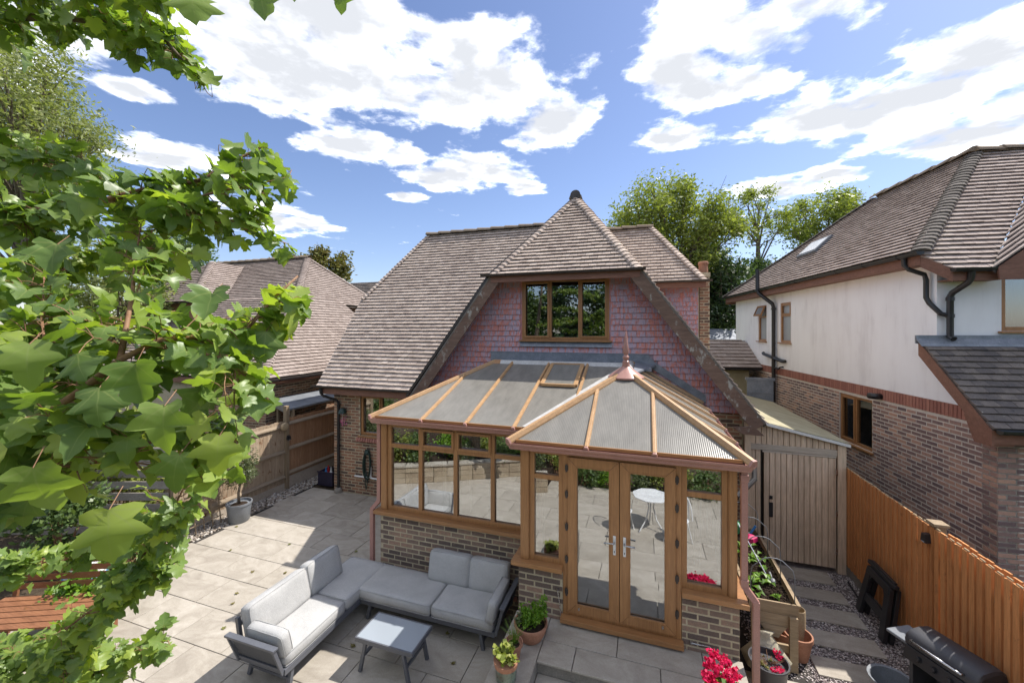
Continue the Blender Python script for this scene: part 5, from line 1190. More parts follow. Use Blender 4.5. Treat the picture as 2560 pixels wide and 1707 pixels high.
# ================================================================ fences, gate
def feather(P, F, u0, u1, h, bw=.10, t0=.016, t1=.007, lap=.02, parent=None, z0=.15, jit=.012, side=1):
    """vertical feather-edge boards along u; thick edge overlaps the next board"""
    u = u0; i = 0
    while u < u1 - .02:
        w = min(bw + lap, u1 - u)
        hh = h + random.uniform(-jit, jit)
        vs = [(0, z0, 0), (w, z0, 0), (w, z0, t1), (0, z0, t0), (0, hh, 0), (w, hh, 0), (w, hh, t1), (0, hh, t0)] if side > 0 else [(0, z0, 0), (w, z0, 0), (w, z0, t0), (0, z0, t1), (0, hh, 0), (w, hh, 0), (w, hh, t0), (0, hh, t1)]
        fs = BOXF
        P.add(None, vs, fs, F @ Matrix.Translation((u, 0, .004 + .006 * (i % 2) * 0)) @ Matrix.Rotation(R(-2.6) * side, 4, 'Y') @ Matrix.Rotation(random.uniform(-.004, .004), 4, 'Z'), parent)
        u += bw; i += 1
XF = 3.30
rf = thing('fence', 'orange brown feather edge fence beside the gravel path and white house', 'fence', (XF, 6, 0))
FR_ = frame((XF, 0, 0), (0, -1, 0), (0, 0, 1))                     # u = -y, faces -x
P = Pieces(); feather(P, FR_, -8.34, -6.16, 1.80, .105, .026, .006, lap=.0, parent=rf, z0=.14, side=-1); feather(P, FR_, -6.12, -3.6, 1.80, .108, .024, .020, lap=-.034, parent=rf, z0=.14, side=-1); feather(P, FR_ @ Matrix.Translation((0, 0, -.10)), -6.07, -3.6, 1.79, .108, .02, .02, lap=-.02, parent=rf, z0=.14, side=-1)
P.flush('board', 'boards', MAT['fence_new'], rf)
obj('gravel_board', MB().box((XF - .004, 3.6, -.06), (XF + .03, 8.34, .15)), MAT['concrete'], rf)
obj('rail', MB().box((XF + .012, 3.6, 1.45), (XF + .075, 8.34, 1.53)).box((XF + .012, 3.6, .5), (XF + .075, 8.34, .58)), MAT['rail'], rf)
P = Pieces()
for u in list(np.arange(-8.34, -6.2, .105)) + list(np.arange(-6.12, -3.65, .108)):                             # pale caps along the sawn top edges
    vs, fs = rbox(.104 if u < -6.2 else .074, .016, 0, .012); P.add('cap', vs, fs, Matrix.Translation((XF - .008, -u - .0525, 1.80 + random.uniform(-.004, .010))) @ Matrix.Rotation(R(90), 4, 'Z'), rf)
P.flush('board_top', 'board_tops', MAT['fence_end'], rf)
for y_ in (6.18, 4.2): obj('post', MB().box((XF + .005, y_ - .05, -.06), (XF + .10, y_ + .05, 1.83)).box((XF - .03, y_ - .075, 1.83), (XF + .12, y_ + .075, 1.86)), MAT['post'], rf)
def fence_light(x, y, z, dx, dy, label):
    t = thing('fence_light', label, 'fence light', (x, y, z))
    m = MB().prism([V((x - .05 * abs(dy), y - .05 * abs(dx), z)), V((x + .05 * abs(dy), y + .05 * abs(dx), z)), V((x + .03 * abs(dy), y + .03 * abs(dx), z + .10)), V((x - .03 * abs(dy), y - .03 * abs(dx), z + .10))], (dx * .07, dy * .07, -.01))
    obj('housing', m, MAT['black'], t); obj('lens', MB().cbox((x + dx * .05, y + dy * .05, z - .006), (.05, .05, .012)), MAT['frost'], t)
fence_light(XF - .006, 6.22, 1.60, -1, 0, 'small black solar light fixed near the top of the orange fence')
# left fence
lf = thing('fence', 'weathered feather edge fence with rails beside the potted olive tree', 'fence', (-8.95, 7, 0))
FLf = frame((-8.97, 0, 0), (0, 1, 0), (0, 0, 1))
P = Pieces(); feather(P, FLf, 5.55, 8.06, 1.78, .10, .018, .007, parent=lf, z0=.16); P.flush('board', 'boards', MAT['fence_old'], lf)
obj('gravel_board', MB().box((-8.98, 5.5, -.06), (-8.95, 8.06, .16)), MAT['gate_x'], lf)
for z_ in (.30, .95, 1.62): obj('rail', MB().prism([(-8.955, 5.5, z_), (-8.90, 5.5, z_), (-8.90, 5.5, z_ + .03), (-8.955, 5.5, z_ + .09)], (0, 2.55, 0)), MAT['rail'], lf)
obj('post', MB().box((-9.0, 8.06, -.06), (-8.89, 8.16, 2.17)), MAT['post'], lf, bevel=.006); obj('post', MB().box((-9.0, 5.42, -.06), (-8.89, 5.52, 1.9)), MAT['post'], lf, bevel=.006)
lf2 = thing('fence', 'red brown feather edge fence with three rails running behind the house corner', 'fence', (-8.95, 10, 0))
P = Pieces(); feather(P, FLf, 8.16, 11.5, 1.84, .10, .018, .007, parent=lf2, z0=.30); P.flush('board', 'boards', MAT['fence_red'], lf2)
obj('gravel_board', MB().box((-8.98, 8.16, -.06), (-8.95, 11.5, .30)), MAT['gate_x'], lf2)
for z_ in (.36, 1.0, 1.66): obj('rail', MB().prism([(-8.955, 8.16, z_), (-8.90, 8.16, z_), (-8.90, 8.16, z_ + .03), (-8.955, 8.16, z_ + .09)], (0, 3.3, 0)), MAT['rail'], lf2)
fence_light(-8.885, 8.10, 1.30, 1, 0, 'small black solar light on the tall post of the weathered fence')
tag(obj('round_ornament', MB().lathe([(.02, -.05), (.09, -.04), (.11, 0), (.09, .04), (.02, .05)], (0, 0, 0), 14).xf(Matrix.Translation((-8.86, 7.98, 1.66)) @ Matrix.Rotation(R(90), 4, 'Y')), MAT['straw']), 'round straw coloured ornament on top of the weathered fence', 'ornament')
# slatted screen
sf = thing('slat_screen', 'grey horizontal slatted screen fence behind the maple foliage', 'screen fence', (-10.5, 5.0, 0))
A, B = V((-9.0, 5.4, 0)), V((-13.2, 4.0, 0)); d = (B - A).normalized()
for k in range(8): obj('slat', MB().bar(A + V((0, 0, .18 + k * .225)), B + V((0, 0, .18 + k * .225)), .03, .145), MAT['slat'], sf)
for k in range(3):
    q = A + d * (.05 + 2.1 * k); n = V((-d.y, d.x, 0)); obj('post', MB().cbox(q + n * (-.07 if n.y < 0 else .07) + V((0, 0, .95)), (.09, .09, 2.0)), MAT['post'], sf)
# trellis leaning on the fence behind the olive
tr = thing('trellis', 'small wooden trellis leaning on the weathered fence by the olive pot', 'trellis', (-8.85, 5.9, 0))
for k in range(5): obj('slat', MB().bar((-8.72 + .02, 5.55 + .17 * k, 0), (-8.86, 5.55 + .17 * k, 1.0), .02, .012), MAT['post'], tr)
for k in range(5): obj('slat', MB().bar((-8.715 - .03 * k, 5.5, .16 + .19 * k), (-8.715 - .03 * k, 6.28, .16 + .19 * k), .02, .012), MAT['post'], tr)

# ================================================================ lean-to store with plank gate beside the house
st_ = thing('side_store', 'grey weathered timber lean to with plank door and sand coloured felt roof beside the house', 'lean-to', (2.5, 8.4, 0))
YG = 8.36; xl, xr = 1.74, 3.28; zl, zr_ = 2.55, 2.20
FGt = frame((0, YG, 0), (1, 0, 0), (0, 0, 1))
ztop = lambda x: zl + (zr_ - zl) * (x - xl) / (xr - xl)
obj('post', MB().box((xl, YG - .04, -.05), (xl + .10, YG + .06, ztop(xl) - .02)), MAT['gate'], st_, bevel=.004)
obj('post', MB().box((xr - .12, YG - .05, -.05), (xr, YG + .06, ztop(xr) - .02)), MAT['gate'], st_, bevel=.004)
obj('rail', MB().box((xl + .10, YG - .035, 1.99), (xr - .12, YG + .05, 2.09)), MAT['gate_x'], st_, bevel=.004)
obj('backing', MB().prism([(xl, YG + .07, 0), (xr, YG + .07, 0), (xr, YG + .07, zr_ - .03), (xl, YG + .07, zl - .03)], (0, .02, 0)), MAT['gutter'], st_)
P = Pieces()
def plank(P, x0, x1, z0, z1a, z1b, y, t=.018, parent=None):
    g = .002; e = .004
    vs = [(x0 + g, y + t, z0), (x1 - g, y + t, z0), (x1 - g, y + t, z1b), (x0 + g, y + t, z1a), (x0 + g + e, y, z0), (x1 - g - e, y, z0), (x1 - g - e, y, z1b), (x0 + g + e, y, z1a)]
    P.add(None, [V(p) - V((x0, y, z0)) for p in vs], [(4, 5, 6, 7), (0, 1, 5, 4), (1, 2, 6, 5), (2, 3, 7, 6), (3, 0, 4, 7)], Matrix.Translation((x0, y, z0)), parent)
x = xl + .10
while x < xr - .13:
    x1 = min(x + .088, xr - .12); plank(P, x, x1, 2.09, ztop(x) - .03, ztop(x1) - .03, YG, parent=st_); x = x1
x = xl + .10
while x < 2.0: x1 = min(x + .085, 2.015); plank(P, x, x1, .02, 1.99, 1.99, YG, parent=st_); x = x1
P.flush('plank', 'planks', MAT['gate'], st_)
gd = obj('gate', MB().box((2.05, YG - .008, .05), (xr - .14, YG + .03, 1.97)), MAT['gutter'], st_)
P = Pieces(); x = 2.05
while x < xr - .15:
    x1 = min(x + .0885, xr - .14); plank(P, x, x1, .05, 1.955 - .01 * (x - 2.05), 1.955 - .01 * (x1 - 2.05), YG - .03 + random.uniform(-.001, .001), .02, parent=gd); x = x1
P.flush('plank', 'planks', MAT['gate'], gd)
obj('gate_trim', MB().box((2.03, YG - .034, 1.955), (xr - .135, YG - .01, 1.985)), MAT['gate_x'], gd)
obj('latch', MB().box((2.13, YG - .045, .80), (2.19, YG - .03, 1.06)).box((2.135, YG - .045, 1.12), (2.185, YG - .03, 1.18)), MAT['black'], gd)
for z_ in (.35, 1.0, 1.72): obj('hinge', MB().box((xr - .15, YG - .055, z_ - .05), (xr - .125, YG - .028, z_ + .05)), MAT['steel'], gd)
# felt roof in sheets
rf_ = obj('felt_roof', MB().prism([(xl - .02, YG - .06, zl - .025), (xr + .04, YG - .06, zr_ - .03), (xr + .04, 12.6, zr_ - .03), (xl - .02, 12.6, zl - .025)], (0, 0, .02)), MAT['gutter'], st_)
for k in range(5):
    y0, y1 = YG - .07 + k * .86, YG - .07 + (k + 1) * .86 + .05
    dz = .006 * (5 - k)
    obj('felt_sheet', MB().prism([(xl - .02, y0, zl - .004 + dz), (xr + .05, y0, zr_ - .012 + dz), (xr + .05, y1, zr_ - .016 + dz), (xl - .02, y1, zl - .008 + dz)], (0, 0, .008)), MAT['felt'], rf_)
obj('drip_edge', MB().prism([(xl, YG - .085, zl - .03), (xr + .05, YG - .085, zr_ - .035), (xr + .05, YG - .085, zr_ + .012), (xl, YG - .085, zl + .018)], (0, .012, 0)), MAT['white'], rf_)
tag(obj('panel_gate', MB().box((2.72, 12.72, -.06), (3.36, 12.76, 2.80)).box((2.68, 12.70, 2.76), (3.40, 12.78, 2.83)).box((2.72, 12.70, 2.4), (3.36, 12.72, 2.44)), MAT['lead']), 'dark grey panel standing behind the felt roof against the neighbour wall', 'panel')
pipe(st_, [(1.86, YG - .06, 1.80), (1.88, YG - .10, 1.80), (1.70, YG - .9, 1.72), (1.30, YG - 1.6, 1.66)], .04, 'black', 'overflow_pipe')
# ================================================================ corner sofa in two halves and its table
def cushion(name, parent, c, size, M=None, puff=.035, n=7, mat='fabric', seed=0, crown=1.):
    """soft box: rounded edges, bulging faces, a little sag"""
    sx, sy, sz = size; rg = random.Random(seed); ph = [rg.uniform(0, 6) for _ in range(6)]
    me = MB(); idx = {}
    N = (max(4, int(sx / .07)), max(4, int(sy / .07)), max(3, int(sz / .05)))
    r = min(.034, min(size) * .30)
    def pt(i, j, k):
        key = (i, j, k)
        if key in idx: return idx[key]
        p = V(((i / N[0] - .5) * sx, (j / N[1] - .5) * sy, (k / N[2] - .5) * sz))
        h = V((sx / 2, sy / 2, sz / 2)); q = V([max(-h[a] + r, min(h[a] - r, p[a])) for a in range(3)]); d = p - q
        if d.length > 1e-6: p = q + d.normalized() * r
        fx, fy, fz = [max(0, 1 - (2 * p[a] / size[a]) ** 2) for a in range(3)]
        p.x += (1 if p.x > 0 else -1) * puff * .6 * fy * fz * (abs(p.x) / h.x) ** 3
        p.y += (1 if p.y > 0 else -1) * puff * .6 * fx * fz * (abs(p.y) / h.y) ** 3
        p.z += (1 if p.z > 0 else -1) * puff * crown * (fx * fy) ** .5 * (abs(p.z) / h.z) ** 3
        w = .004 * (math.sin(9 * p.x + ph[0]) * math.sin(11 * p.y + ph[1]) + math.sin(17 * p.x + 8 * p.y + ph[2]) * .5)
        p.z += w; p.y += .004 * math.sin(13 * p.x + ph[3])
        me.v.append(p); idx[key] = len(me.v) - 1; return idx[key]
    for a in range(3):
        b, c_ = (a + 1) % 3, (a + 2) % 3
        for s in (0, N[a]):
            for i in range(N[b]):
                for j in range(N[c_]):
                    q = []
                    for di, dj in ((0, 0), (1, 0), (1, 1), (0, 1)):
                        k = [0, 0, 0]; k[a] = s; k[b] = i + di; k[c_] = j + dj; q.append(pt(*k))
                    me.f.append(tuple(q if s else q[::-1]))
    T = Matrix.Translation(c) @ (M or Matrix()); me.xf(T)
    o = obj(name, me, MAT[mat], parent, smooth=True)
    k = min(range(3), key=lambda a: size[a]); a, b = (k + 1) % 3, (k + 2) % 3                 # welted seams round the two broad faces
    for sg in (-1, 1):
        pts = []
        for (da, db) in ((1, 1), (-1, 1), (-1, -1), (1, -1)):
            for f in ((0, .06), (.0, .0), (.06, 0)) if da * db > 0 else ((.06, 0), (0, 0), (0, .06)):
                p = V((0, 0, 0)); p[k] = sg * (size[k] / 2 - .010); p[a] = da * (size[a] / 2 - .004 - (f[0] if True else 0) - (.010 if f == (0, 0) or f == (.0, .0) else 0)); p[b] = db * (size[b] / 2 - .004 - f[1] - (.010 if f == (0, 0) or f == (.0, .0) else 0)); pts.append(T @ p)
        obj('piping', MB().tube(pts + [pts[0]], .0045, 5, False), MAT['piping'], o)
    return o
def sofa_leg(m, x, y, dx, dy, z1): m.bar((x, y, z1), (x + dx, y + dy, 0), .045, .045, up=(0, 1, .01))
# right half: along the dwarf wall
s1 = thing('sofa', 'grey cushioned sofa half with right arm along the dwarf brick wall', 'sofa', (-2.9, 5.15, 0))
x0, x1, y0, y1, zf = -3.98, -1.83, 4.80, 5.44, .27
obj('frame', MB().box((x0, y0, zf - .05), (x1, y0 + .045, zf + .02)).box((x0, y1 - .045, zf - .05), (x1, y1, zf + .02)).box((x0, y0 + .045, zf - .05), (x0 + .045, y1 - .045, zf + .02)).box((x1 - .045, y0 + .045, zf - .05), (x1, y1 - .045, zf + .02)).box((x0 + .045, y0 + .045, zf - .02), (x1 - .045, y1 - .045, zf)), MAT['sofa_metal'], s1, bevel=.004)
for (lx, dx) in ((x0 + .22, -.05), (x1 - .22, .05)):
    for ly, dy in ((y0 + .05, -.01), (y1 - .05, .01)): m = MB(); sofa_leg(m, lx, ly, dx, dy, zf - .04); obj('leg', m, MAT['sofa_metal'], s1, bevel=.004)
    obj('stretcher', MB().bar((lx + dx * .7, y0 + .05, .10), (lx + dx * .7, y1 - .05, .10), .03, .03), MAT['sofa_metal'], s1)
# arm: slanted metal frame with a sling panel and a flat rail
ar = MB(); xa, xb = x1 + .005, x1 + .11
ar.bar((xa, y0 + .02, zf - .03), (xb, y0 + .02, .62), .04, .03, up=(0, 1, 0)).bar((xa, y1 - .02, zf - .03), (xb, y1 - .02, .62), .04, .03, up=(0, 1, 0)).box((xb - .035, y0 - .03, .615), (xb + .035, y1 + .01, .64))
arm = obj('arm', ar, MAT['sofa_metal'], s1, bevel=.004); obj('sling', MB().prism([(xa, y0 + .04, zf), (xb, y0 + .04, .615), (xb, y1 - .04, .615), (xa, y1 - .04, zf)], (.006, 0, 0)), MAT['sling'], arm)
bk = MB(); bk.bar((-3.0, y1 - .03, zf), (-3.0, y1 + .04, .66), .04, .03).bar((x1 - .1, y1 - .03, zf), (x1 - .1, y1 + .04, .66), .04, .03).box((-3.05, y1 + .02, .62), (x1 - .05, y1 + .05, .68))
obj('back_frame', bk, MAT['sofa_metal'], s1)
cushion('seat_cushion', s1, (-3.36, 5.10, zf + .10), (1.19, .66, .15), seed=1, puff=.010); cushion('seat_cushion', s1, (-2.30, 5.10, zf + .10), (.90, .66, .15), seed=2, puff=.010)
Mb = Matrix.Rotation(R(-12), 4, 'X')
cushion('back_cushion', s1, (-2.75, 5.38, zf + .36), (.66, .15, .42), Mb, seed=3, puff=.016, crown=.2); cushion('back_cushion', s1, (-2.13, 5.38, zf + .36), (.58, .15, .42), Mb, seed=4, puff=.016, crown=.2)
cushion('arm_cushion', s1, (x1 - .04, 5.03, zf + .29), (.12, .56, .30), Matrix.Rotation(R(10), 4, 'Y'), seed=5, puff=.012, crown=.2)
# left half: runs towards us
s2 = thing('sofa', 'sunlit grey cushioned sofa half with metal arm at its near end', 'sofa', (-4.2, 4.5, 0))
x0, x1, y0, y1 = -4.62, -3.90, 3.52, 5.42
obj('frame', MB().box((x0, y0, zf - .05), (x0 + .045, y1, zf + .02)).box((x1 - .045, y0, zf - .05), (x1, y1, zf + .02)).box((x0 + .045, y0, zf - .05), (x1 - .045, y0 + .045, zf + .02)).box((x0 + .045, y1 - .045, zf - .05), (x1 - .045, y1, zf + .02)).box((x0 + .045, y0 + .045, zf - .02), (x1 - .045, y1 - .045, zf)), MAT['sofa_metal'], s2, bevel=.004)
for ly, dy in ((y0 + .14, -.05), (y1 - .22, .04)):
    for lx, dx in ((x0 + .08, -.02), (x1 - .05, .01)): m = MB(); sofa_leg(m, lx, ly, dx, dy, zf - .04); obj('leg', m, MAT['sofa_metal'], s2, bevel=.004)
    obj('stretcher', MB().bar((x0 + .08, ly + dy * .7, .10), (x1 - .05, ly + dy * .7, .10), .03, .03), MAT['sofa_metal'], s2)
ar = MB(); ya, yb = y0 - .005, y0 - .13
ar.bar((x0 + .02, ya, zf - .03), (x0 + .0, yb, .60), .04, .03, up=(1, 0, 0)).bar((x1 - .03, ya, zf - .03), (x1 - .03, yb, .60), .04, .03, up=(1, 0, 0)).box((x0 - .03, yb - .03, .595), (x1 + .0, yb + .04, .62)).bar((x0, ya - .01, zf + .02), (x1 - .03, ya - .01, zf + .02), .025, .03)
arm = obj('arm', ar, MAT['sofa_metal'], s2, bevel=.004); obj('sling', MB().prism([(x0 + .04, ya, zf + .03), (x1 - .05, ya, zf + .03), (x1 - .05, yb, .60), (x0 + .02, yb, .60)], (0, .006, 0)), MAT['sling'], arm)
bk = MB(); bk.bar((x0 + .02, y0 + .03, zf), (x0 - .06, y0 + .03, .70), .04, .05, up=(1, 0, 0)).bar((x0 + .02, 4.95, zf), (x0 - .05, 4.95, .62), .04, .04, up=(1, 0, 0)).box((x0 - .07, y0 + .05, .58), (x0 - .04, 4.97, .63))
obj('back_frame', bk, MAT['sofa_metal'], s2, bevel=.004)
cushion('seat_cushion', s2, (-4.25, 4.02, zf + .10), (.69, .97, .15), seed=11, puff=.010); cushion('seat_cushion', s2, (-4.25, 4.98, zf + .10), (.69, .92, .15), seed=12, puff=.010)
Mb = Matrix.Rotation(R(-14), 4, 'Y')
cushion('back_cushion', s2, (-4.52, 3.98, zf + .36), (.16, .86, .42), Mb, seed=13, puff=.016, crown=.2); cushion('back_cushion', s2, (-4.52, 4.72, zf + .37), (.16, .60, .43), Mb, seed=14, puff=.016, crown=.2)
cushion('arm_cushion', s2, (-4.18, 3.56, zf + .28), (.54, .13, .30), Matrix.Rotation(R(12), 4, 'X'), seed=15, puff=.02, crown=.4)
# table
tb = thing('coffee_table', 'low grey metal garden table with frosted glass top', 'table', (-2.96, 4.27, 0))
x0, x1, y0, y1, zt = -3.37, -2.56, 4.035, 4.505, .42
obj('table_top', MB().box((x0 + .02, y0 + .02, zt - .012), (x1 - .02, y1 - .02, zt)), MAT['tabletop'], tb)
obj('apron', MB().box((x0, y0, zt - .05), (x1, y0 + .02, zt + .002)).box((x0, y1 - .02, zt - .05), (x1, y1, zt + .002)).box((x0, y0 + .02, zt - .05), (x0 + .02, y1 - .02, zt + .002)).box((x1 - .02, y0 + .02, zt - .05), (x1, y1 - .02, zt + .002)), MAT['sofa_metal'], tb, bevel=.002)
for sx, lx in ((1, x0 + .14), (-1, x1 - .14)):
    for ly in (y0 + .03, y1 - .03): m = MB(); m.bar((lx, ly, zt - .05), (lx - sx * .08, ly, 0), .04, .04, up=(0, 1, 0)); obj('leg', m, MAT['sofa_metal'], tb, bevel=.003)
    obj('stretcher', MB().bar((lx - sx * .035, y0 + .03, .20), (lx - sx * .035, y1 - .03, .20), .03, .03), MAT['sofa_metal'], tb)

# ================================================================ foliage helpers
def leaf_cards(name, parent, centers, normals_up, size, mat, asp=.5, jit=.5, kind=None):
    """small four-sided leaves at the given centres, random headings"""
    n = len(centers); c = np.asarray(centers, float)
    a = np.random.normal(size=(n, 3)); a /= np.linalg.norm(a, axis=1)[:, None]; a[:, 2] *= normals_up; a /= np.linalg.norm(a, axis=1)[:, None]
    b = np.random.normal(size=(n, 3)); b -= a * (a * b).sum(1)[:, None]; b /= np.linalg.norm(b, axis=1)[:, None]
    s = size * np.random.uniform(1 - jit, 1 + jit, n)[:, None]
    nn = np.cross(a, b)
    v = np.stack([c - a * s * .5, c + b * s * asp * .5 + nn * s * .08, c + a * s * .5, c - b * s * asp * .5 + nn * s * .08], 1).reshape(-1, 3)
    f = np.arange(4 * n).reshape(-1, 4)
    me = mesh_np(name, v, f); me.materials.append(mat); o = D.objects.new(name, me); attach(o, parent, Matrix())
    if kind: o['kind'] = kind
    return o
def blob_points(c, r, n, clumps, cr, seed, shell=.55):
    rg = np.random.RandomState(seed); d = rg.normal(size=(clumps, 3)); d /= np.linalg.norm(d, axis=1)[:, None]
    cc = np.array(c) + d * np.array(r) * (shell + (1 - shell) * rg.uniform(size=(clumps, 1)) ** .6)
    k = rg.randint(0, clumps, n); off = rg.normal(size=(n, 3)) * cr * rg.uniform(.5, 1.1, (clumps, 1))[k]
    return cc[k] + off, cc
def potted(name, label, cat, c, prof, mat, soilz, soilr, group=None):
    t = thing(name, label, cat, c, group=group); pot = obj('pot', MB().lathe(prof, c, 22), MAT[mat], t, smooth=True, auto=40)
    obj('soil', MB().lathe([(.001, -.01), (soilr, -.01), (soilr * .6, .006), (.001, .012)], V(c) + V((0, 0, soilz)), 18), MAT['soil'], t); return t
def stems(parent, c, n, h, spread, r=.003, mat='leaf_herb', seed=1, name='stems', bend=.3):
    rg = random.Random(seed); m = MB()
    for i in range(n):
        a = rg.uniform(0, 6.28); q = rg.uniform(0, spread * .4); hh = h * rg.uniform(.6, 1.1); p = V(c) + V((math.cos(a) * q, math.sin(a) * q, 0)); o = V((math.cos(a), math.sin(a), 0)) * spread * rg.uniform(.4, 1.1)
        m.tube([p, p + o * .3 + V((0, 0, hh * .5)), p + o * (.7 + bend) + V((0, 0, hh * rg.uniform(.8, 1)))], [r, r * .8, r * .4], 4)
    return obj(name, m, MAT[mat], parent)
# pots on the terrace edge
t = potted('herb_bowl', 'terracotta bowl of bright green parsley on the terrace edge by the brick pier', 'plant pot', (-1.27, 4.52, .57), [(.10, 0), (.13, .01), (.175, .09), (.19, .16), (.198, .165), (.198, .19), (.18, .19), (.165, .15)], 'terracotta', .16, .165)
pts, _ = blob_points((-1.25, 4.53, .86), (.14, .12, .10), 1500, 34, .032, 3); leaf_cards('foliage', t, pts, .6, .026, MAT['leaf_herb'], .8); stems(t, (-1.25, 4.53, .73), 26, .16, .13, .003, 'leaf_herb', 2)
pts, _ = blob_points((-1.12, 4.56, .99), (.03, .03, .07), 200, 6, .022, 4); leaf_cards('foliage', t, pts, .6, .024, MAT['leaf_herb'], .8)
pts, _ = blob_points((-1.38, 4.47, .80), (.06, .05, .05), 160, 8, .02, 5); leaf_cards('foliage', t, pts, .6, .022, MAT['leaf_olive'], .8)
t = potted('chive_pot', 'small terracotta pot of thin chives between the herb bowl and lettuce pot', 'plant pot', (-1.375, 4.20, .57), [(.065, 0), (.09, .13), (.102, .135), (.105, .165), (.095, .165), (.085, .14)], 'terracotta', .14, .088)
stems(t, (-1.375, 4.20, .70), 34, .24, .10, .0028, 'leaf_herb', 7, 'blade', .5); pts, _ = blob_points((-1.37, 4.18, .715), (.06, .06, .012), 60, 8, .01, 6); leaf_cards('foliage', t, pts, .3, .02, MAT['leaf_olive'], .7)
t = potted('lettuce_pot', 'green and brown glazed pot of pale lettuce at the terrace edge', 'plant pot', (-1.36, 3.90, .57), [(.085, 0), (.105, .02), (.115, .16), (.118, .18), (.125, .185), (.128, .205), (.115, .205), (.10, .17)], 'glaze', .175, .105)
obj('rim', MB().lathe([(.113, .15), (.121, .155), (.128, .19), (.13, .208), (.118, .208)], (-1.36, 3.90, .57), 22), MAT['terracotta'], t)
pts, _ = blob_points((-1.36, 3.91, .84), (.11, .10, .045), 420, 26, .022, 9, .3); leaf_cards('foliage', t, pts, .5, .055, MAT['leaf_lettuce'], .9)
t = potted('geranium_pot', 'white pot of bright cerise geranium on the terrace beside the right brick pier', 'plant pot', (.70, 4.20, .57), [(.08, 0), (.11, .16), (.12, .17), (.12, .19), (.10, .19), (.095, .17)], 'white', .165, .10)
pts, _ = blob_points((.69, 4.19, .79), (.13, .11, .06), 260, 22, .04, 21, .4); leaf_cards('foliage', t, pts, .5, .06, MAT['leaf_herb'], .95); stems(t, (.70, 4.20, .74), 16, .16, .13, .004, 'leaf_herb', 5)
heads = [(.52, 4.42, 1.07), (.60, 4.50, 1.12), (.70, 4.46, 1.10), (.62, 4.36, 1.07), (.72, 4.34, 1.05), (.50, 4.32, 1.02), (.78, 4.40, 1.04), (.68, 4.24, .98), (.80, 4.25, .93), (.57, 4.25, .98)]
for i, h in enumerate(heads): pts, _ = blob_points((h[0] * .85 + .145, h[1] - .13, h[2] * .8 + .08), (.05, .05, .03), 190, 20, .013, 40 + i, .7); leaf_cards('flower_head', t, pts, .6, .028, MAT['petal'], .9)
# bucket, bag, trough
bk_ = potted('bucket', 'black plastic bucket of withered geraniums beside the timber trough', 'bucket', (1.34, 5.25, 0), [(.13, 0), (.15, .01), (.185, .36), (.195, .40), (.205, .405), (.205, .42), (.19, .42), (.178, .36)], 'bucket', .33, .175)
stems(bk_, (1.34, 5.25, .33), 22, .12, .13, .004, 'twig', 12, 'stems', .4); pts, _ = blob_points((1.32, 5.25, .38), (.10, .10, .03), 60, 14, .02, 31); leaf_cards('foliage', bk_, pts, .4, .03, MAT['leaf_dead'], .8)
for i, h in enumerate([(1.44, 5.33, .47), (1.46, 5.30, .43), (1.36, 5.14, .40), (1.42, 5.15, .39), (1.45, 5.2, .39)]): pts, _ = blob_points(h, (.03, .03, .02), 40, 8, .010, 60 + i); leaf_cards('flower_head', bk_, pts, .6, .022, MAT['petal'], .9)
tag(obj('plastic_bag', MB().lathe([(.10, 0), (.15, .06), (.16, .2), (.10, .36), (.05, .44), (.07, .48)], (0, 0, 0), 15, lambda a, z: 1 + .22 * math.sin(4 * a + 14 * z) + .12 * math.sin(9 * a)).xf(Matrix.Translation((1.40, 5.52, .05)) @ Matrix.Rotation(R(-14), 4, 'X') @ Matrix.Diagonal((1.35, .7, .95, 1))), MAT['bag'], smooth=True), 'crumpled translucent compost bag behind the black bucket', 'bag')
vt_ = thing('planter_trough', 'raised V shaped timber trough planted with seedlings and metal hoops', 'planter', (1.53, 6.75, 0))
xa, xb, ya, yb, zt = 1.25, 1.79, 5.75, 7.75, .79
for y_, nm in ((ya, 'end_board'), (yb - .025, 'end_board')):
    for k, (z0, z1) in enumerate(((.655, .795), (.51, .65), (.36, .505))):
        w = lambda z: (xb - xa) / 2 * max(.14, min(1, (z - .30) / .36)); xc = (xa + xb) / 2
        obj(nm, MB().prism([(xc - w(z0), y_, z0), (xc + w(z0), y_, z0), (xc + w(z1), y_, z1), (xc - w(z1), y_, z1)], (0, .022, 0)), MAT['trough'], vt_, bevel=.003)
for s in (-1, 1):
    xc = (xa + xb) / 2; top = xc + s * (xb - xa) / 2; bot = xc + s * .04
    for k in range(3):
        f0, f1 = k / 3, (k + 1) / 3; obj('side_board', MB().prism([(bot + (top - bot) * f0, ya + .024, .34 + .44 * f0), (bot + (top - bot) * f0 + s * .02, ya + .024, .34 + .44 * f0), (bot + (top - bot) * f1 + s * .02, ya + .024, .335 + .44 * f1), (bot + (top - bot) * f1, ya + .024, .335 + .44 * f1)], (0, yb - ya - .05, 0)), MAT['trough'], vt_)
    obj('rim', MB().box((top - .022, ya - .01, zt - .012), (top + .022, yb + .01, zt + .012)), MAT['trough'], vt_, bevel=.003)
    for y_ in (ya - .05, yb + .005):
        obj('leg', MB().box((top - s * .11, y_, 0), (top - s * .02, y_ + .045, .66)), MAT['trough'], vt_, bevel=.004)
for y_ in (ya - .03, yb + .01): obj('cross_rail', MB().box((xa + .1, y_ + .05, .18), (xb - .1, y_ + .08, .27)), MAT['trough'], vt_)
obj('soil', MB().box((xa + .06, ya + .03, .60), (xb - .06, yb - .03, .72)), MAT['soil'], vt_)
sc_ = chips('soil_crumbs', 2200, [(xa + .03, xb - .03, ya + .03, yb - .03)], (.715, .735), .016, MAT['soil'], vt_); sc_['kind'] = 'stuff'
